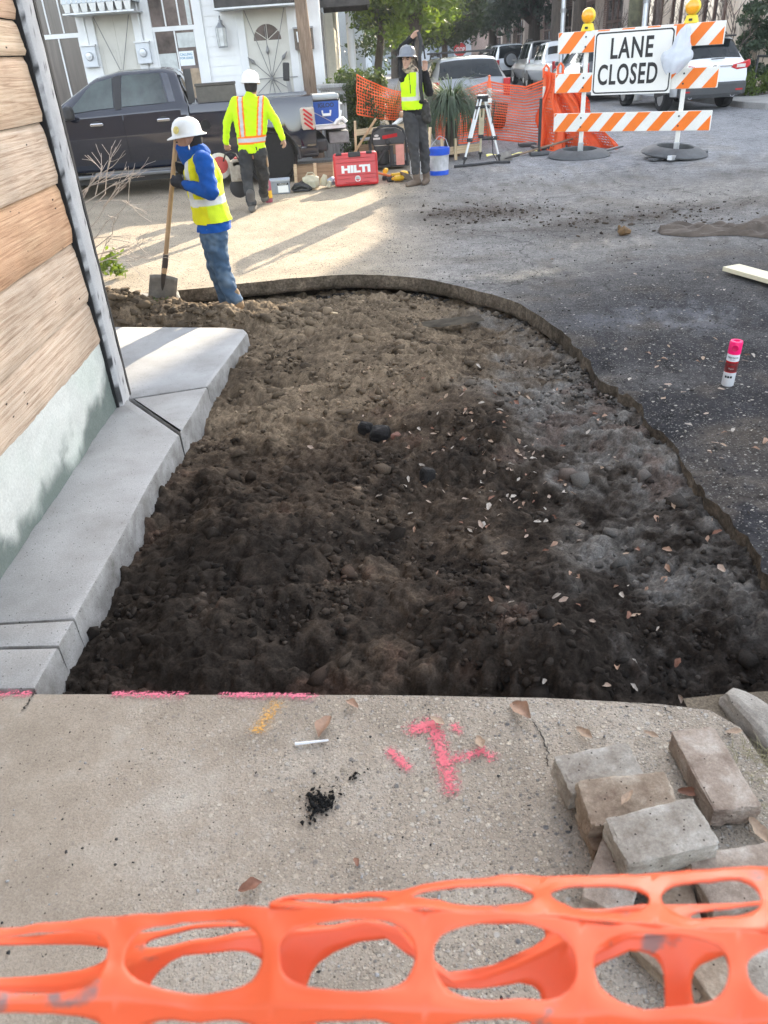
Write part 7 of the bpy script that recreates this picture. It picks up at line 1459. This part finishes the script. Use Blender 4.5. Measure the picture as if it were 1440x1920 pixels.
def face_bits(parent, f, u, l, c, s=1.):
    b = MB()
    for k in (-1, 1): capsule(b, c+f*.080*s+l*k*.022*s+u*.010*s, .013*s, c+f*.078*s+l*k*.040*s+u*.010*s, .011*s, u, .6)
    b.build('eyes', mat('eye_dark', (.03, .02, .016), .3), parent, smooth=True); b = MB()
    for k in (-1, 1): capsule(b, c+f*.091*s+l*k*.014*s+u*.030*s, .009*s, c+f*.080*s+l*k*.05*s+u*.036*s, .007*s)
    b.build('eyebrows', m_hair, parent, smooth=True); b = MB(); capsule(b, c+f*.094*s-u*.056*s+l*.018*s, .005*s, c+f*.094*s-u*.056*s-l*.018*s, .005*s, u, .6); b.build('lips', mat('lips', (.30, .11, .09), .5), parent, smooth=True)
def hard_hat(parent, c, up, fwd, m, brim=.045, s=1., full=True):
    u = Vector(up).normalized(); f = Vector(fwd); f = (f-u*f.dot(u)).normalized(); l = u.cross(f); b = MB(); n = 36
    M = Matrix(((f.x, l.x, u.x, c[0]), (f.y, l.y, u.y, c[1]), (f.z, l.z, u.z, c[2]), (0, 0, 0, 1)))
    V = []; prof = [(1.0+brim/.125, -.012), (1.0+brim/.128, -.004), (1.02, .006), (1.0, .03), (.96, .07), (.84, .105), (.62, .132), (.33, .147), (.0001, .152)]
    for r, z in prof:
        for k in range(n):
            a = 2*math.pi*k/n; ex = 1.16 if True else 1; rr = r
            if r > 1.015: rr = 1.02+(r-1.02)*((1.0 if full else .25)+(.55 if math.cos(a) > .3 else 0)*max(0, math.cos(a)))
            ridge = .008*max(0, 1-abs(math.sin(a))*5)*(1 if .3 < r < 1 else 0)*(1 if abs(math.cos(a)) > .5 else 0)
            V.append((rr*.125*ex*math.cos(a)*s, rr*.122*math.sin(a)*s, (z+ridge-(.012*max(0, math.cos(a))*(r > 1.03)))*s))
    F = [(i*n+k, i*n+(k+1) % n, (i+1)*n+(k+1) % n, (i+1)*n+k) for i in range(len(prof)-1) for k in range(n)]
    b.add(V, F, M); o = b.build('hard_hat', m, parent, smooth=True, solid=.004)
    o.data.set_sharp_from_angle(angle=R(70)); return o, M
def boot(prims, ankle, toe_dir, z0, s=1., shaft=.22):
    a = Vector(ankle); t = Vector(toe_dir).normalized(); h = Vector((a.x, a.y, z0)); prims += [(h+Vector((0, 0, .05))-t*.03, .047*s, h+t*.09+Vector((0, 0, .045)), .044*s), (h+t*.09+Vector((0, 0, .042)), .045*s, h+t*.17+Vector((0, 0, .036)), .034*s), (h-t*.045+Vector((0, 0, .035)), .034*s, h-t*.02+Vector((0, 0, .035)), .036*s), (h+Vector((0, 0, .07)), .050*s, a+(a-h).normalized()*0+Vector((0, 0, shaft-(a.z-z0))), .058*s)]
def P(x, y, Y): return atY(x, y, Y)
def lerp(a, b, t): return Vector(a).lerp(Vector(b), t)

# ---------------------------------------------------------------- walker in hi-vis shirt carrying the saw (seen from behind)
Y2 = 11.45; p2 = thing('person', 'person in hi-vis yellow shirt with orange striped straps walking away carrying a saw', 'person', (-1.43, Y2, 0))
off = Vector((-1.43, Y2, 0))
def Q2(x, y, dy=0.): return atY(x, y, Y2+dy)-off
hd = Q2(470, 160); nb = Q2(469, 180); sL, sR = Q2(441, 191), Q2(493, 190); eL, eR = Q2(425, 231, .02), Q2(517, 228, -.02); wL, wR = Q2(424, 270, .05), Q2(531, 262, -.06); hL, hR = Q2(428, 285, .08), Q2(536, 279, -.10)
pL, pR = Q2(460, 288), Q2(487, 286); kL, kR = Q2(464, 338, -.05), Q2(494, 332, .14); aL = g(474, 398)-off; aL.z = .10; aR = g(497, 383)-off; aR.z = .13
bp = []; f, u, l, c = head(bp, hd+Vector((0, .02, -.02)), (.25, .97, -.05)); bp += [(hd+Vector((0, 0, -.06)), .055, nb, .06), (nb, .06, lerp(pL, pR, .5), .08, (0, 1, 0), .7), (sL, .05, eL, .042), (eL, .04, wL, .028), (sR, .05, eR, .042), (eR, .04, wR, .028), (pL, .085, kL, .058), (kL, .055, aL, .042), (pR, .085, kR, .058), (kR, .055, aR, .042)]
hand(bp, wL, hL, (1, .2, 0), (.3, 1, -.2)); hand(bp, wR, hR, (-.5, .8, 0), (-.6, -.2, -.2))
blob('body', bp, .0065, m_skin, p2, 3)
blob('hair', [(hd+Vector((0, .0, .01)), .086, hd+Vector((0, .0, -.02)), .083)], .008, m_hair, p2, 2)
hips = lerp(pL, pR, .5)
def tint2(c, n):
    zt, zb = sL.z, hips.z+.02; f = (zt-c.z)/(zt-zb); xc = (nb.x*(1-f)+hips.x*f); dx = c.x-xc; col = YEL; in_t = abs(dx) < .23
    if in_t and c.z > zb-.05:
        w0 = .135-.035*f
        for sg in (-1, 1):
            d = abs(dx-sg*w0)
            if d < .022: col = SIL
            elif d < .042: col = ORG
        bz = c.z-(zb+.145+.02*dx)
        if abs(bz) < .026: col = SIL
        elif abs(bz) < .048: col = ORG
        elif bz < -.048: col = YEL
        if bz > .048 and False: pass
    # sleeves stay plain
    arm = c.x < sL.x-.03 or c.x > sR.x+.03
    if arm: col = YEL
    return [q*(1+.06*mnoise.noise(c*9)) for q in col]
sh = [(nb-Vector((0, 0, .1)), .115, hips+Vector((0, 0, .05)), .115), (nb+Vector((0, 0, .015)), .062, nb, .075), (nb-Vector((0, 0, .03)), .085, lerp(sL, sR, .5)-Vector((0, 0, .06)), .11, (0, 1, 0), .8), (sL, .062, sR, .062), (sL-Vector((-.04, 0, .10)), .105, hips+Vector((-.075, 0, .08)), .10, (0, 1, 0), .95), (sR-Vector((.04, 0, .10)), .105, hips+Vector((.075, 0, .08)), .10, (0, 1, 0), .95), (hips+Vector((-.09, 0, .06)), .095, hips+Vector((.09, 0, .06)), .095), (sL, .066, eL, .056), (eL, .054, lerp(eL, wL, .92), .040), (sR, .066, eR, .056), (eR, .054, lerp(eR, wR, .92), .040)]
blob('hi_vis_shirt', sh, .0085, m_cloth, p2, 5, .010, 15, tint2, 1, cut=lambda v: v.z < hips.z-.0)
DK = (.035, .037, .040)
def tintp(col, dust_sun=(.2, .19, .17), z0=.5): return lambda c, n: [q*(1-w)+d*w for q, d, w in zip(col, dust_sun, [max(0, min(.7, .5*(mnoise.noise(c*7)+.2)*max(0, 1-c.z/z0)+.12*mnoise.noise(c*20)))]*3)]
tr = [(hips+Vector((-.07, 0, .06)), .098, hips+Vector((.07, 0, .06)), .098), (pL, .105, kL, .078), (kL, .076, lerp(kL, aL, .86), .066), (pR, .105, kR, .078), (kR, .076, lerp(kR, aR, .86), .066), (lerp(kL, aL, .80), .072, lerp(kL, aL, .92), .070), (lerp(kR, aR, .80), .072, lerp(kR, aR, .92), .070)]
blob('trousers', tr, .009, m_cloth, p2, 5, .014, 13, tintp(DK, (.16, .155, .14), .9), 2)
for a, t_ in ((aL, (.1, 1, 0)), (aR, (.15, 1, 0))):
    bt = []; boot(bt, a, t_, a.z-.10, shaft=.24); blob('boot', bt, .008, m_cloth, p2, 3, .004, 20, tintp((.09, .085, .08), (.2, .19, .17), 1))
hard_hat(p2, hd+Vector((0, .005, .035)), (.06, .05, 1), (.25, 1, 0), m_hat, .018, .93, full=False)
b = MB(); capsule(b, hips+Vector((.175, .0, -.03)), .035, hips+Vector((.18, .02, -.16)), .03, (1, 0, 0), .5); b.build('tool_loop', mat('leather_tan', (.25, .17, .10), .7, var=.2), p2, smooth=True)
# cut-off saw hanging from the left hand
sw_ = thing('cutoff_saw', 'beige and red cut-off saw with round guard carried by the walking worker', 'saw', tuple(off+hL+Vector((0, .02, -.02))))
m_sb = mat('saw_beige', (.36, .32, .26), .7, var=.3, sc=12)
b = MB(); b.box((.10, .12, -.23), (.24, .24, .26)); b.box((.12, .10, -.13), (.2, .2, .10)); b.box((.13, -.015, -.24), (.13, .03, .18)); b.build('engine_housing', m_sb, sw_, bevel=.03)
b = MB(); b.lathe([(.15, -.03), (.165, -.02), (.165, .03), (.15, .04), (.03, .045)], (-.17, .12, -.16), 28, axis=(.4, -.9, .1)); gd = b.build('blade_guard', mat('guard_white', (.52, .50, .47), .5, var=.2), sw_, smooth=True)
b = MB(); b.lathe([(.11, .044), (.05, .05)], (-.17, .12, -.15), 20, axis=(.4, -.9, .1)); b.build('guard_label', mat('saw_red', (.42, .05, .045), .5, var=.2), gd)
b = MB(); b.lathe([(.15, -.008), (.15, .008)], (-.17, .13, -.19), 28, axis=(.4, -.9, .1)); b.build('blade', m_dkmetal, sw_, smooth=True)
b = MB(); b.box((.13, .10, -.10), (.17, .15, .06), (0, R(12), 0)); b.build('top_cover', mat('saw_red', (1, 1, 1)), sw_, bevel=.02)
b = MB(); b.tube([(-.10, .08, -.10), (-.05, .04, .0), (.02, .0, .02), (.09, -.01, -.01), (.14, -.01, -.12), (.17, -.01, -.3)], .011, 7); b.build('front_handle', m_trim, sw_, smooth=True)
b = MB(); b.lathe([(.09, 0), (.13, .02), (.13, .09), (.09, .11)], (.05, .10, -.46), 20, axis=(.1, 1, .05)); b.build('lower_wheel', m_trim, sw_, smooth=True)
gc = thing('fuel_can', 'small red and yellow can on the ground between the legs of the walking worker', 'can', (-1.36, 12.05, 0)); b = MB(); b.lathe([(.05, 0), (.055, .02), (.055, .28), (.02, .33)], n=14); b.build('can_body', mat('can_purple', (.30, .06, .09), .4, var=.2), gc, smooth=True); b = MB(); b.lathe([(.0565, .06), (.0565, .16)], n=14); b.build('label_band', m_dw, gc); b = MB(); b.lathe([(.02, .32), (.02, .36), (0, .36)], n=10); b.build('cap', m_trim, gc)

# ---------------------------------------------------------------- worker leaning on the shovel (side view, facing left)
Y1 = 6.62; off = Vector((-1.22, Y1, -.12)); p1 = thing('person', 'person in blue top, yellow vest and white hard hat leaning on a shovel', 'person', off)
def Q1(x, y, dy=0.): return atY(x, y, Y1+dy)-off
hd = Q1(353, 262); nb = Q1(372, 290); sN, sF = Q1(381, 302, -.19), Q1(374, 298, .19); eN, eF = Q1(397, 361, -.27), Q1(372, 352, .22); wN, wF = Q1(347, 347, -.15), Q1(350, 322, .10); hN, hF = Q1(317, 337, -.05), Q1(328, 309, .05)
hp = Q1(399, 428); pN, pF = Q1(401, 430, -.085), Q1(397, 430, .085); kN, kF = Q1(412, 497, -.07), Q1(405, 497, .10); aN, aF = Q1(439, 560, -.09), Q1(424, 563, .12)
zf = .0
aN.z = max(aN.z, .09); aF.z = max(aF.z, .09)
bp = []; f, u, l, c = head(bp, hd+Vector((.0, 0, -.01)), (-1, .12, -.12), (-.12, 0, 1)); bp += [(hd+Vector((.03, 0, -.06)), .055, nb, .06), (nb, .07, hp, .09), (sN, .05, eN, .042), (eN, .04, wN, .028), (sF, .05, eF, .042), (eF, .04, wF, .028), (pN, .08, kN, .056), (kN, .053, aN, .042), (pF, .08, kF, .056), (kF, .053, aF, .042)]
blob('body', bp, .0065, m_skin, p1, 3); face_bits(p1, f, u, l, c)
blob('hair', [(hd+Vector((.045, 0, .01)), .066, hd+Vector((.042, 0, -.03)), .062)], .008, m_hair, p1, 2)
b = MB(); b.tube([hd+Vector((.012, -.088, -.03)), hd+Vector((.012, -.09, -.06))], .007, 6); b.build('earring', m_chrome, p1)
BLU = (.012, .075, .30)
def tb_(c, n): return [q*(1+.12*mnoise.noise(c*11)) for q in BLU]
gp = [(hd+Vector((-.035, 0, -.075)), .068, hd+Vector((.03, 0, -.10)), .075), (hd+Vector((.03, 0, -.10)), .078, nb+Vector((.0, 0, .0)), .095), (hd+Vector((-.065, 0, -.06)), .045, hd+Vector((-.03, 0, -.13)), .06)]
blob('neck_gaiter', gp, .008, m_cloth, p1, 4, .008, 22, tb_, 3)
sh = [(nb, .09, lerp(nb, hp, .3), .13), (sN, .072, sF, .072), (lerp(nb, hp, .25), .155, lerp(nb, hp, .95), .15, (1, 0, 0), .82), (hp+Vector((0.012, -.05, .0)), .135, hp+Vector((0.012, .05, .0)), .135), (sN, .074, eN, .060), (eN, .058, lerp(eN, wN, .95), .042), (sF, .072, eF, .058), (eF, .056, lerp(eF, wF, .95), .042)]
ax = (hp-nb).normalized()
blob('blue_top', sh, .009, m_cloth, p1, 5, .012, 14, tb_, 4, cut=lambda v: (v-nb).dot(ax) > (hp-nb).length*1.02)
def tv(c, n):
    s = (c-nb).dot(ax)/(hp-nb).length; d = s-.60; col = YEL2 if c.y < .05 else YEL
    back = (c-lerp(nb, hp, s)).dot(Vector((1, 0, 0)).cross(Vector((0, 1, 0))).cross(ax))
    col = (.60, .72, .03) if c.x > lerp(nb, hp, s).x+.02 else (.66, .62, .015)
    if abs(d) < .05: col = (.62, .62, .60)
    if s < .55 and -.12 < (c.x-lerp(nb, hp, s).x) < -.075 and c.y < 0: col = (.55, .56, .54)
    return [q*(1+.10*mnoise.noise(c*12)) for q in col]
vs = [(lerp(nb, hp, .10), .085, lerp(nb, hp, .3), .15), (lerp(nb, hp, .28), .178, lerp(nb, hp, .80), .175, (1, 0, 0), .80), (lerp(nb, hp, .80)+Vector((.01, 0, 0)), .178, lerp(nb, hp, .93)+Vector((.02, 0, 0)), .182, (1, 0, 0), .84), (nb+Vector((.02, -.10, -.03)), .065, nb+Vector((.02, .10, -.03)), .065)]
blob('vest', vs, .0085, m_cloth, p1, 4, .012, 11, tv, 5, cut=lambda v: (v-nb).dot(ax) > (hp-nb).length*.90 or ((v-sN).length < .095 and v.y < sN.y+.02))
DEN = (.055, .095, .155)
def tj(c, n): w = max(0, .45*mnoise.noise(c*8)+.25*mnoise.noise(c*22)+.05); return [q*(1-w)+d*w for q, d in zip(DEN, (.26, .34, .42))]
tr = [(hp+Vector((0, -.05, -.05)), .108, hp+Vector((0, .05, -.05)), .108), (pN, .102, kN, .080), (kN, .078, aN, .062), (pF, .108, kF, .080), (kF, .078, aF, .062), (lerp(kN, aN, .85), .066, aN, .068), (lerp(kF, aF, .85), .066, aF, .068)]
blob('jeans', tr, .009, m_cloth, p1, 5, .016, 13, tj, 6)
for a in (aN, aF):
    bt = []; boot(bt, a, (-.9, -.35 if a is aN else .1, 0), a.z-.10, shaft=.14); blob('boot', bt, .008, m_cloth, p1, 3, .004, 20, tintp((.22, .15, .09), (.3, .24, .17), 1))
gl = []; hand(gl, wN, hN, (0, .15, 1), (-.2, .9, .1), .015, .0); hand(gl, wF, hF, (0, -.15, 1), (-.2, -.9, .1), .015, .0); gl += [(lerp(wN, hN, .2), .038, lerp(wN, hN, .6), .042, (0, 1, 0), .7), (lerp(wF, hF, .2), .038, lerp(wF, hF, .6), .042, (0, 1, 0), .7)]; gl += [(lerp(eN, wN, .9), .042, wN, .036), (lerp(eF, wF, .9), .042, wF, .036)]
blob('gloves', gl, .0065, m_cloth, p1, 3, .003, 25, lambda c, n: [q*(1+.3*mnoise.noise(c*18)) for q in (.03, .03, .034)], 7)
ht, HM = hard_hat(p1, hd+Vector((.0, 0, .035)), (-.06, 0, 1), (-1, .1, 0), m_hat, .034, .80)
b = MB(); b.lathe([(.028, 0), (0, .002)], HM @ Vector((.05, .096, .045)), 12, axis=(-.5, -1, .3)); b.build('hat_sticker', mat('sticker_yellow', (.62, .52, .16), .5, var=.3, sc=60), ht)
# shovel in his hands
t0 = atY(331, 250, Y1+.02); t1 = atY(308, 512, Y1+.16)
sv = shovel('square shovel with a long wooden handle held upright by the leaning worker', (0, 0, 0), Matrix.Identity(4), (t0-t1).length+.0, m_ash, (.235, .30)); dz = (t0-t1).normalized(); tipz = t1-dz*.33
sv.matrix_world = Matrix.Translation(tipz) @ Matrix.Rotation(0, 4, 'X') @ (lambda z: (lambda x: Matrix(((x.x, z.cross(x).x, z.x, 0), (x.y, z.cross(x).y, z.y, 0), (x.z, z.cross(x).z, z.z, 0), (0, 0, 0, 1))))((Vector((1, .25, 0))-z*Vector((1, .25, 0)).dot(z)).normalized()))(dz)

# ---------------------------------------------------------------- worker standing with the strap over the shoulder
Y3 = 12.70; off = Vector((.86, Y3, 0)); p3 = thing('person', 'person in grey hard hat and yellow vest raising a black strap', 'person', off)
def Q3(x, y, dy=0.): return atY(x, y, Y3+dy)-off
hd = Q3(764, 112, -.02); nb = Q3(773, 136, 0); sA, sB = Q3(756, 145, -.03), Q3(789, 140, .06); eA = Q3(753, 92, .12); wA = Q3(772, 70, .06); hA = Q3(786, 57, .0); eB = Q3(805, 172, .02); wB = Q3(797, 132, -.10); hB = Q3(797, 109, -.13)
hp = Q3(776, 212); pA, pB_ = Q3(769, 218, -.03), Q3(785, 216, .05); kA, kB = Q3(776, 280, -.06), Q3(795, 276, .06); aA = Q3(781, 330, -.05); aB = Q3(799, 325, .08); aA.z = .11; aB.z = .11
bp = []; f, u, l, c = head(bp, hd, (-.42, -.9, -.08), (.06, 0, 1)); bp += [(hd+Vector((.02, .02, -.06)), .055, nb, .06), (nb, .09, hp, .11, (0, 1, 0), .8), (sA, .05, eA, .042), (eA, .04, wA, .028), (sB, .05, eB, .042), (eB, .04, wB, .028), (pA, .085, kA, .06), (kA, .057, aA, .045), (pB_, .085, kB, .06), (kB, .057, aB, .045)]
hand(bp, wA, hA, (.1, -.3, 1), (.5, -.9, -.3)); hand(bp, wB, hB, (-.9, -.3, 0), (-.2, -.6, .1), spread=.035)
blob('body', bp, .006, m_skin2, p3, 3); face_bits(p3, f, u, l, c)
def tc(c, n): w = mnoise.noise(Vector((c.x*26, c.y*26, c.z*34))); return (.42, .35, .26) if w > .12 else ((.20, .17, .13) if w > -.2 else (.07, .06, .05))
hb_ = [(c+u*.045-f*.03, .088, c-u*.02-f*.03, .086), (c-u*.03-f*.025+l*.055, .045, c-u*.11+f*.03+l*.03, .045), (c-u*.03-f*.025-l*.055, .045, c-u*.11+f*.03-l*.03, .045), (c-u*.12+f*.035, .05, c-u*.15-f*.0, .07), (c-u*.10-f*.03, .07, nb+Vector((0, 0, .0)), .088)]
blob('head_scarf', hb_, .0075, m_cloth, p3, 2, .006, 24, tc, 8)
BLK = (.016, .016, .018)
sh = [(nb, .085, lerp(nb, hp, .3), .13, (0, 1, 0), .85), (sA, .07, sB, .07), (lerp(nb, hp, .22), .15, hp+Vector((0, 0, .06)), .135, (0, 1, 0), .85), (hp+Vector((-.04, 0, .04)), .12, hp+Vector((.04, 0, .04)), .12), (sA, .072, eA, .060), (eA, .058, lerp(eA, wA, .9), .042), (sB, .075, eB, .068), (eB, .066, lerp(eB, wB, .9), .046)]
blob('black_top', sh, .009, m_cloth, p3, 5, .012, 14, lambda c, n: BLK, 9)
def tv3(c, n):
    s = (nb.z-c.z)/(nb.z-hp.z); dx = c.x-(nb.x*(1-s)+hp.x*s); col = YEL
    if abs(dx-.065+.04*(s-.3)) < .026 and s < .62: col = (.55, .55, .52)
    if abs(s-.63) < .055: col = (.55, .55, .52)
    if abs(dx+.055-.02*s) < .007 and s < .5: col = (.10, .13, .03)
    return [q*(1+.08*mnoise.noise(c*10)) for q in col]
vs = [(lerp(nb, hp, .06), .085, lerp(nb, hp, .28), .145, (0, 1, 0), .9), (lerp(nb, hp, .26)+Vector((-.01, 0, 0)), .168, lerp(nb, hp, .90)+Vector((-.01, 0, 0)), .160, (0, 1, 0), .92), (nb+Vector((-.09, -.02, -.04)), .07, nb+Vector((.085, .02, -.03)), .07)]
blob('vest', vs, .0085, m_cloth, p3, 4, .012, 11, tv3, 10, cut=lambda v: v.z < hp.z+.045 or (v-sB).length < .09)
tr = [(hp+Vector((-.05, 0, -.02)), .112, hp+Vector((.05, .02, -.02)), .112), (pA, .108, kA, .082), (kA, .080, lerp(kA, aA, .75), .072), (pB_, .108, kB, .082), (kB, .080, lerp(kB, aB, .75), .072)]
blob('trousers', tr, .009, m_cloth, p3, 5, .015, 12, tintp((.048, .048, .050), (.15, .145, .135), .9), 11)
for a, t_ in ((aA, (-.85, -.5, 0)), (aB, (-.3, -.9, 0))):
    bt = []; boot(bt, a, t_, 0.0, 1.08, shaft=.30); blob('boot', bt, .0085, m_cloth, p3, 3, .004, 18, tintp((.14, .105, .08), (.24, .2, .16), 1))
hard_hat(p3, hd+Vector((.0, 0.01, .04)), (.08, .10, 1), (-.42, -.9, 0), m_hatg, .034, .95)
bl = [(hp+Vector((-.11, -.07, .13)), .03, hp+Vector((.10, -.10, .15)), .035), (hp+Vector((.10, -.10, .15)), .035, hp+Vector((.17, .0, .14)), .035)]
blob('belt', bl, .009, m_cloth, p3, 2, 0, 10, lambda c, n: BLK)
pc = [(hp+Vector((.17, -.02, .10)), .06, hp+Vector((.20, -.02, -.10)), .055), (hp+Vector((.14, -.06, .05)), .045, hp+Vector((.15, -.06, -.06)), .045)]
blob('tool_pouch', pc, .009, m_cloth, p3, 3, .015, 22, lambda c, n: [q*(1+.5*mnoise.noise(c*24)) for q in (.05, .047, .043)])
st = [Q3(784, 60, -.05), Q3(789, 80, -.10), Q3(787, 105, -.16), Q3(788, 135, -.20), Q3(789, 165, -.19), Q3(792, 190, -.14)]
b = MB(); b.tube(st, [.026, .030, .030, .032, .034, .03], 8, flat=.6); b.tube([Q3(779, 63, .04), Q3(775, 85, .10), Q3(778, 105, .12), Q3(787, 130, .10)], .026, 8, flat=.6); b.tube([Q3(787, 62, -.04), Q3(794, 90, -.10), Q3(797, 110, -.18)], .012, 6)
o = b.build('shoulder_strap', mat('strap_black', (.02, .02, .022), .7, var=.3), smooth=True); o.location = off; tag(o, 'long black webbing strap held up over the shoulder by the worker in the grey hat', 'strap')
# ================================================================== ORANGE FENCE IN FRONT OF THE CAMERA
def depthpt(x, y, z): return Vector((0, 0, H))+ray(x, y)*z
def big_net(cols, rows, dep, hole, seed, wob=1.):
    """cols: list of column pixel-x positions; rows: list of rows, each a list of (x, y) survey points; dep(x,row)->distance. Returns quads of a web with rounded openings."""
    nr_ = len(rows); 
    def rowy(r, x): xs = [p[0] for p in rows[r]]; ys = [p[1] for p in rows[r]]; return float(np.interp(x, xs, ys))
    V = []; F = []
    def pt(x, t):
        r = min(int(t), nr_-2); f = t-r; fs = f; y = rowy(r, x)*(1-fs)+rowy(r+1, x)*fs; z = dep(x, t)
        p = depthpt(x, y, z); return p+Vector((0, 0, .005*mnoise.noise(Vector((x*.012, t*2.2, seed)))+.0015*mnoise.noise(Vector((x*.04, t*6, seed+5)))*wob))
    K = 32
    for r in range(nr_-1):
        for k in range(len(cols)-1):
            x0, x1 = cols[k], cols[k+1]; hx, hy, hp_ = hole(r, k)
            o = len(V); nl = 5
            for li in range(nl):
                f = li/(nl-1)
                for q in range(K):
                    a = 2*math.pi*q/K; ca, sa = math.cos(a), math.sin(a); m_ = max(abs(ca), abs(sa)); ox, oy = ca/m_, sa/m_
                    se = (abs(ca)**hp_+abs(sa)**hp_)**(-1/hp_); ix, iy = ca*se*hx, sa*se*hy
                    ix += .05*mnoise.noise(Vector((k*3.1, r*2.7+seed, 1)))+.16*iy*mnoise.noise(Vector((k*1.7, r*2.7+seed, 4)))+.05*mnoise.noise(Vector((k*5.3+ca*1.2, sa*1.2, seed))); iy += .08*mnoise.noise(Vector((k*3.1, r*2.7+seed, 9)))+.13*ix*mnoise.noise(Vector((k*2.3, r*1.7+seed, 6)))+.06*mnoise.noise(Vector((k*4.3+ca*1.2, sa*1.2, seed+3)))
                    ux, uy = ox*(1-f)+ix*f, oy*(1-f)+iy*f; cx = (x0+x1)/2+(x1-x0)/2*ux+26*uy*0; V.append(tuple(pt(cx, r+.5+.5*uy)))
            for li in range(nl-1):
                for q in range(K): F.append((o+li*K+q, o+li*K+(q+1) % K, o+(li+1)*K+(q+1) % K, o+(li+1)*K+q))
    return V, F
def net_mat():
    m = bpy.data.materials.new('fence_orange'); m.use_nodes = True; t = m.node_tree; b = t.nodes['Principled BSDF']; L = t.links.new; tc = nd(t, 'ShaderNodeTexCoord')
    n = nd(t, 'ShaderNodeTexNoise'); n.inputs['Scale'].default_value = 30; n.inputs['Detail'].default_value = 5; L(tc.outputs['Object'], n.inputs[0]); r_ = nd(t, 'ShaderNodeValToRGB'); e = r_.color_ramp.elements; e[0].position = .63; e[0].color = (.90, .15, .05, 1); e[1].position = .70; e[1].color = (.26, .17, .15, 1); L(n.outputs[0], r_.inputs[0]); L(r_.outputs[0], b.inputs['Base Color'])
    b.inputs['Roughness'].default_value = .42; b.inputs['Specular IOR Level'].default_value = .75; b.inputs['Subsurface Weight'].default_value = .0
    tr = nd(t, 'ShaderNodeBsdfTranslucent'); tr.inputs[0].default_value = (.95, .13, .01, 1); mm = nd(t, 'ShaderNodeMixShader'); mm.inputs[0].default_value = .22; L(b.outputs[0], mm.inputs[1]); L(tr.outputs[0], mm.inputs[2]); L(mm.outputs[0], t.nodes['Material Output'].inputs[0]); return m
m_fence = net_mat()
R0 = [(-400, 1700), (0, 1690), (500, 1699), (520, 1688), (545, 1678), (740, 1676), (800, 1655), (960, 1645), (1160, 1642), (1440, 1625), (1800, 1600)]
R1 = [(-400, 1755), (0, 1742), (110, 1728), (215, 1718), (500, 1700), (640, 1702), (760, 1702), (960, 1714), (1120, 1728), (1300, 1742), (1440, 1748), (1800, 1760)]
R2 = [(-400, 1885), (0, 1878), (215, 1868), (370, 1888), (510, 1882), (800, 1892), (960, 1900), (1115, 1902), (1240, 1908), (1440, 1912), (1800, 1915)]
R3 = [(-400, 2060), (1800, 2090)]; R4 = [(-400, 2330), (1800, 2350)]
cols = [-370, -75, 215, 510, 797, 1090, 1385, 1680]
fen = thing('safety_fence', 'sagging bright orange plastic safety fence right in front across the bottom edge', 'fence', (0, .5, 0))
def dep1(x, t): return float(np.interp(t, [0, 1, 2, 3, 4], [.60, .535, .50, .52, .56]))+.012*math.sin(x*.006)
cA = [c_+(0 if c_ < 700 else 0) for c_ in cols]
V, F = big_net(cols, [R1, R2, R3, R4], lambda x, t: dep1(x, t+1), lambda r, k: (.885+.025*math.sin(k*2.1), .77+.05*math.sin(k*1.7), 2.7), 1)
V2, F2 = big_net([505, 752, 1020, 1228, 1440, 1700], [R0, R1], dep1, lambda r, k: (.88, .62, 2.4), 2)
def weld(name, sets):
    bm = bmesh.new()
    for V_, F_ in sets:
        vs_ = [bm.verts.new(Vector(v)-Vector((0, .5, 0))) for v in V_]
        for f_ in F_:
            try: bm.faces.new([vs_[i] for i in f_])
            except ValueError: pass
    bmesh.ops.remove_doubles(bm, verts=bm.verts, dist=.0006); me = bpy.data.meshes.new(name); bm.to_mesh(me); bm.free(); me.materials.append(m_fence); me.polygons.foreach_set('use_smooth', [True]*len(me.polygons)); me.validate()
    o = bpy.data.objects.new(name, me); COL.objects.link(o); o.parent = fen; md = o.modifiers.new('solid', 'SOLIDIFY'); md.thickness = .0016; md.offset = 0; return o
weld('front_web', [(V, F), (V2, F2)])
# the part folded back behind: same web, further out, hanging lower and shifted sideways
Q0 = [(-400, 1745), (0, 1758), (215, 1745), (250, 1752), (490, 1722), (760, 1712), (1100, 1705), (1440, 1690), (1800, 1680)]
Q1 = [(-400, 1850), (0, 1850), (150, 1846), (215, 1830), (280, 1795), (360, 1770), (490, 1752), (560, 1748), (680, 1730), (740, 1735), (830, 1845), (930, 1832), (1000, 1800), (1070, 1760), (1110, 1790), (1180, 1755), (1270, 1748), (1350, 1760), (1440, 1735), (1800, 1730)]
Q2 = [(-400, 1985), (1800, 1960)]; Q3 = [(-400, 2200), (1800, 2200)]
def dep2(x, t): return float(np.interp(t, [0, 1, 2, 3], [.66, .63, .62, .64]))+.01*math.sin(x*.008+1)
V, F = big_net([-330, 250, 530, 1062, 1262, 1700], [Q0, Q1, Q2, Q3], dep2, lambda r, k: (.84, .66 if r == 0 else .80, 2.8), 4)
weld('back_web', [(V, F)])
# ================================================================== AIR
hm = bpy.data.materials.new('haze_air'); hm.use_nodes = True; t_ = hm.node_tree; t_.nodes.remove(t_.nodes['Principled BSDF']); pv_ = t_.nodes.new('ShaderNodeVolumePrincipled'); pv_.inputs['Color'].default_value = (.92, .95, 1, 1); pv_.inputs['Density'].default_value = .0007; pv_.inputs['Anisotropy'].default_value = .3; t_.links.new(pv_.outputs[0], t_.nodes['Material Output'].inputs['Volume'])
b = MB(); b.span((-415, -415, -1.5), (415, 615, 18)); tag(b.build('haze', hm), 'thin pale winter haze over the whole street', 'haze', kind='stuff')
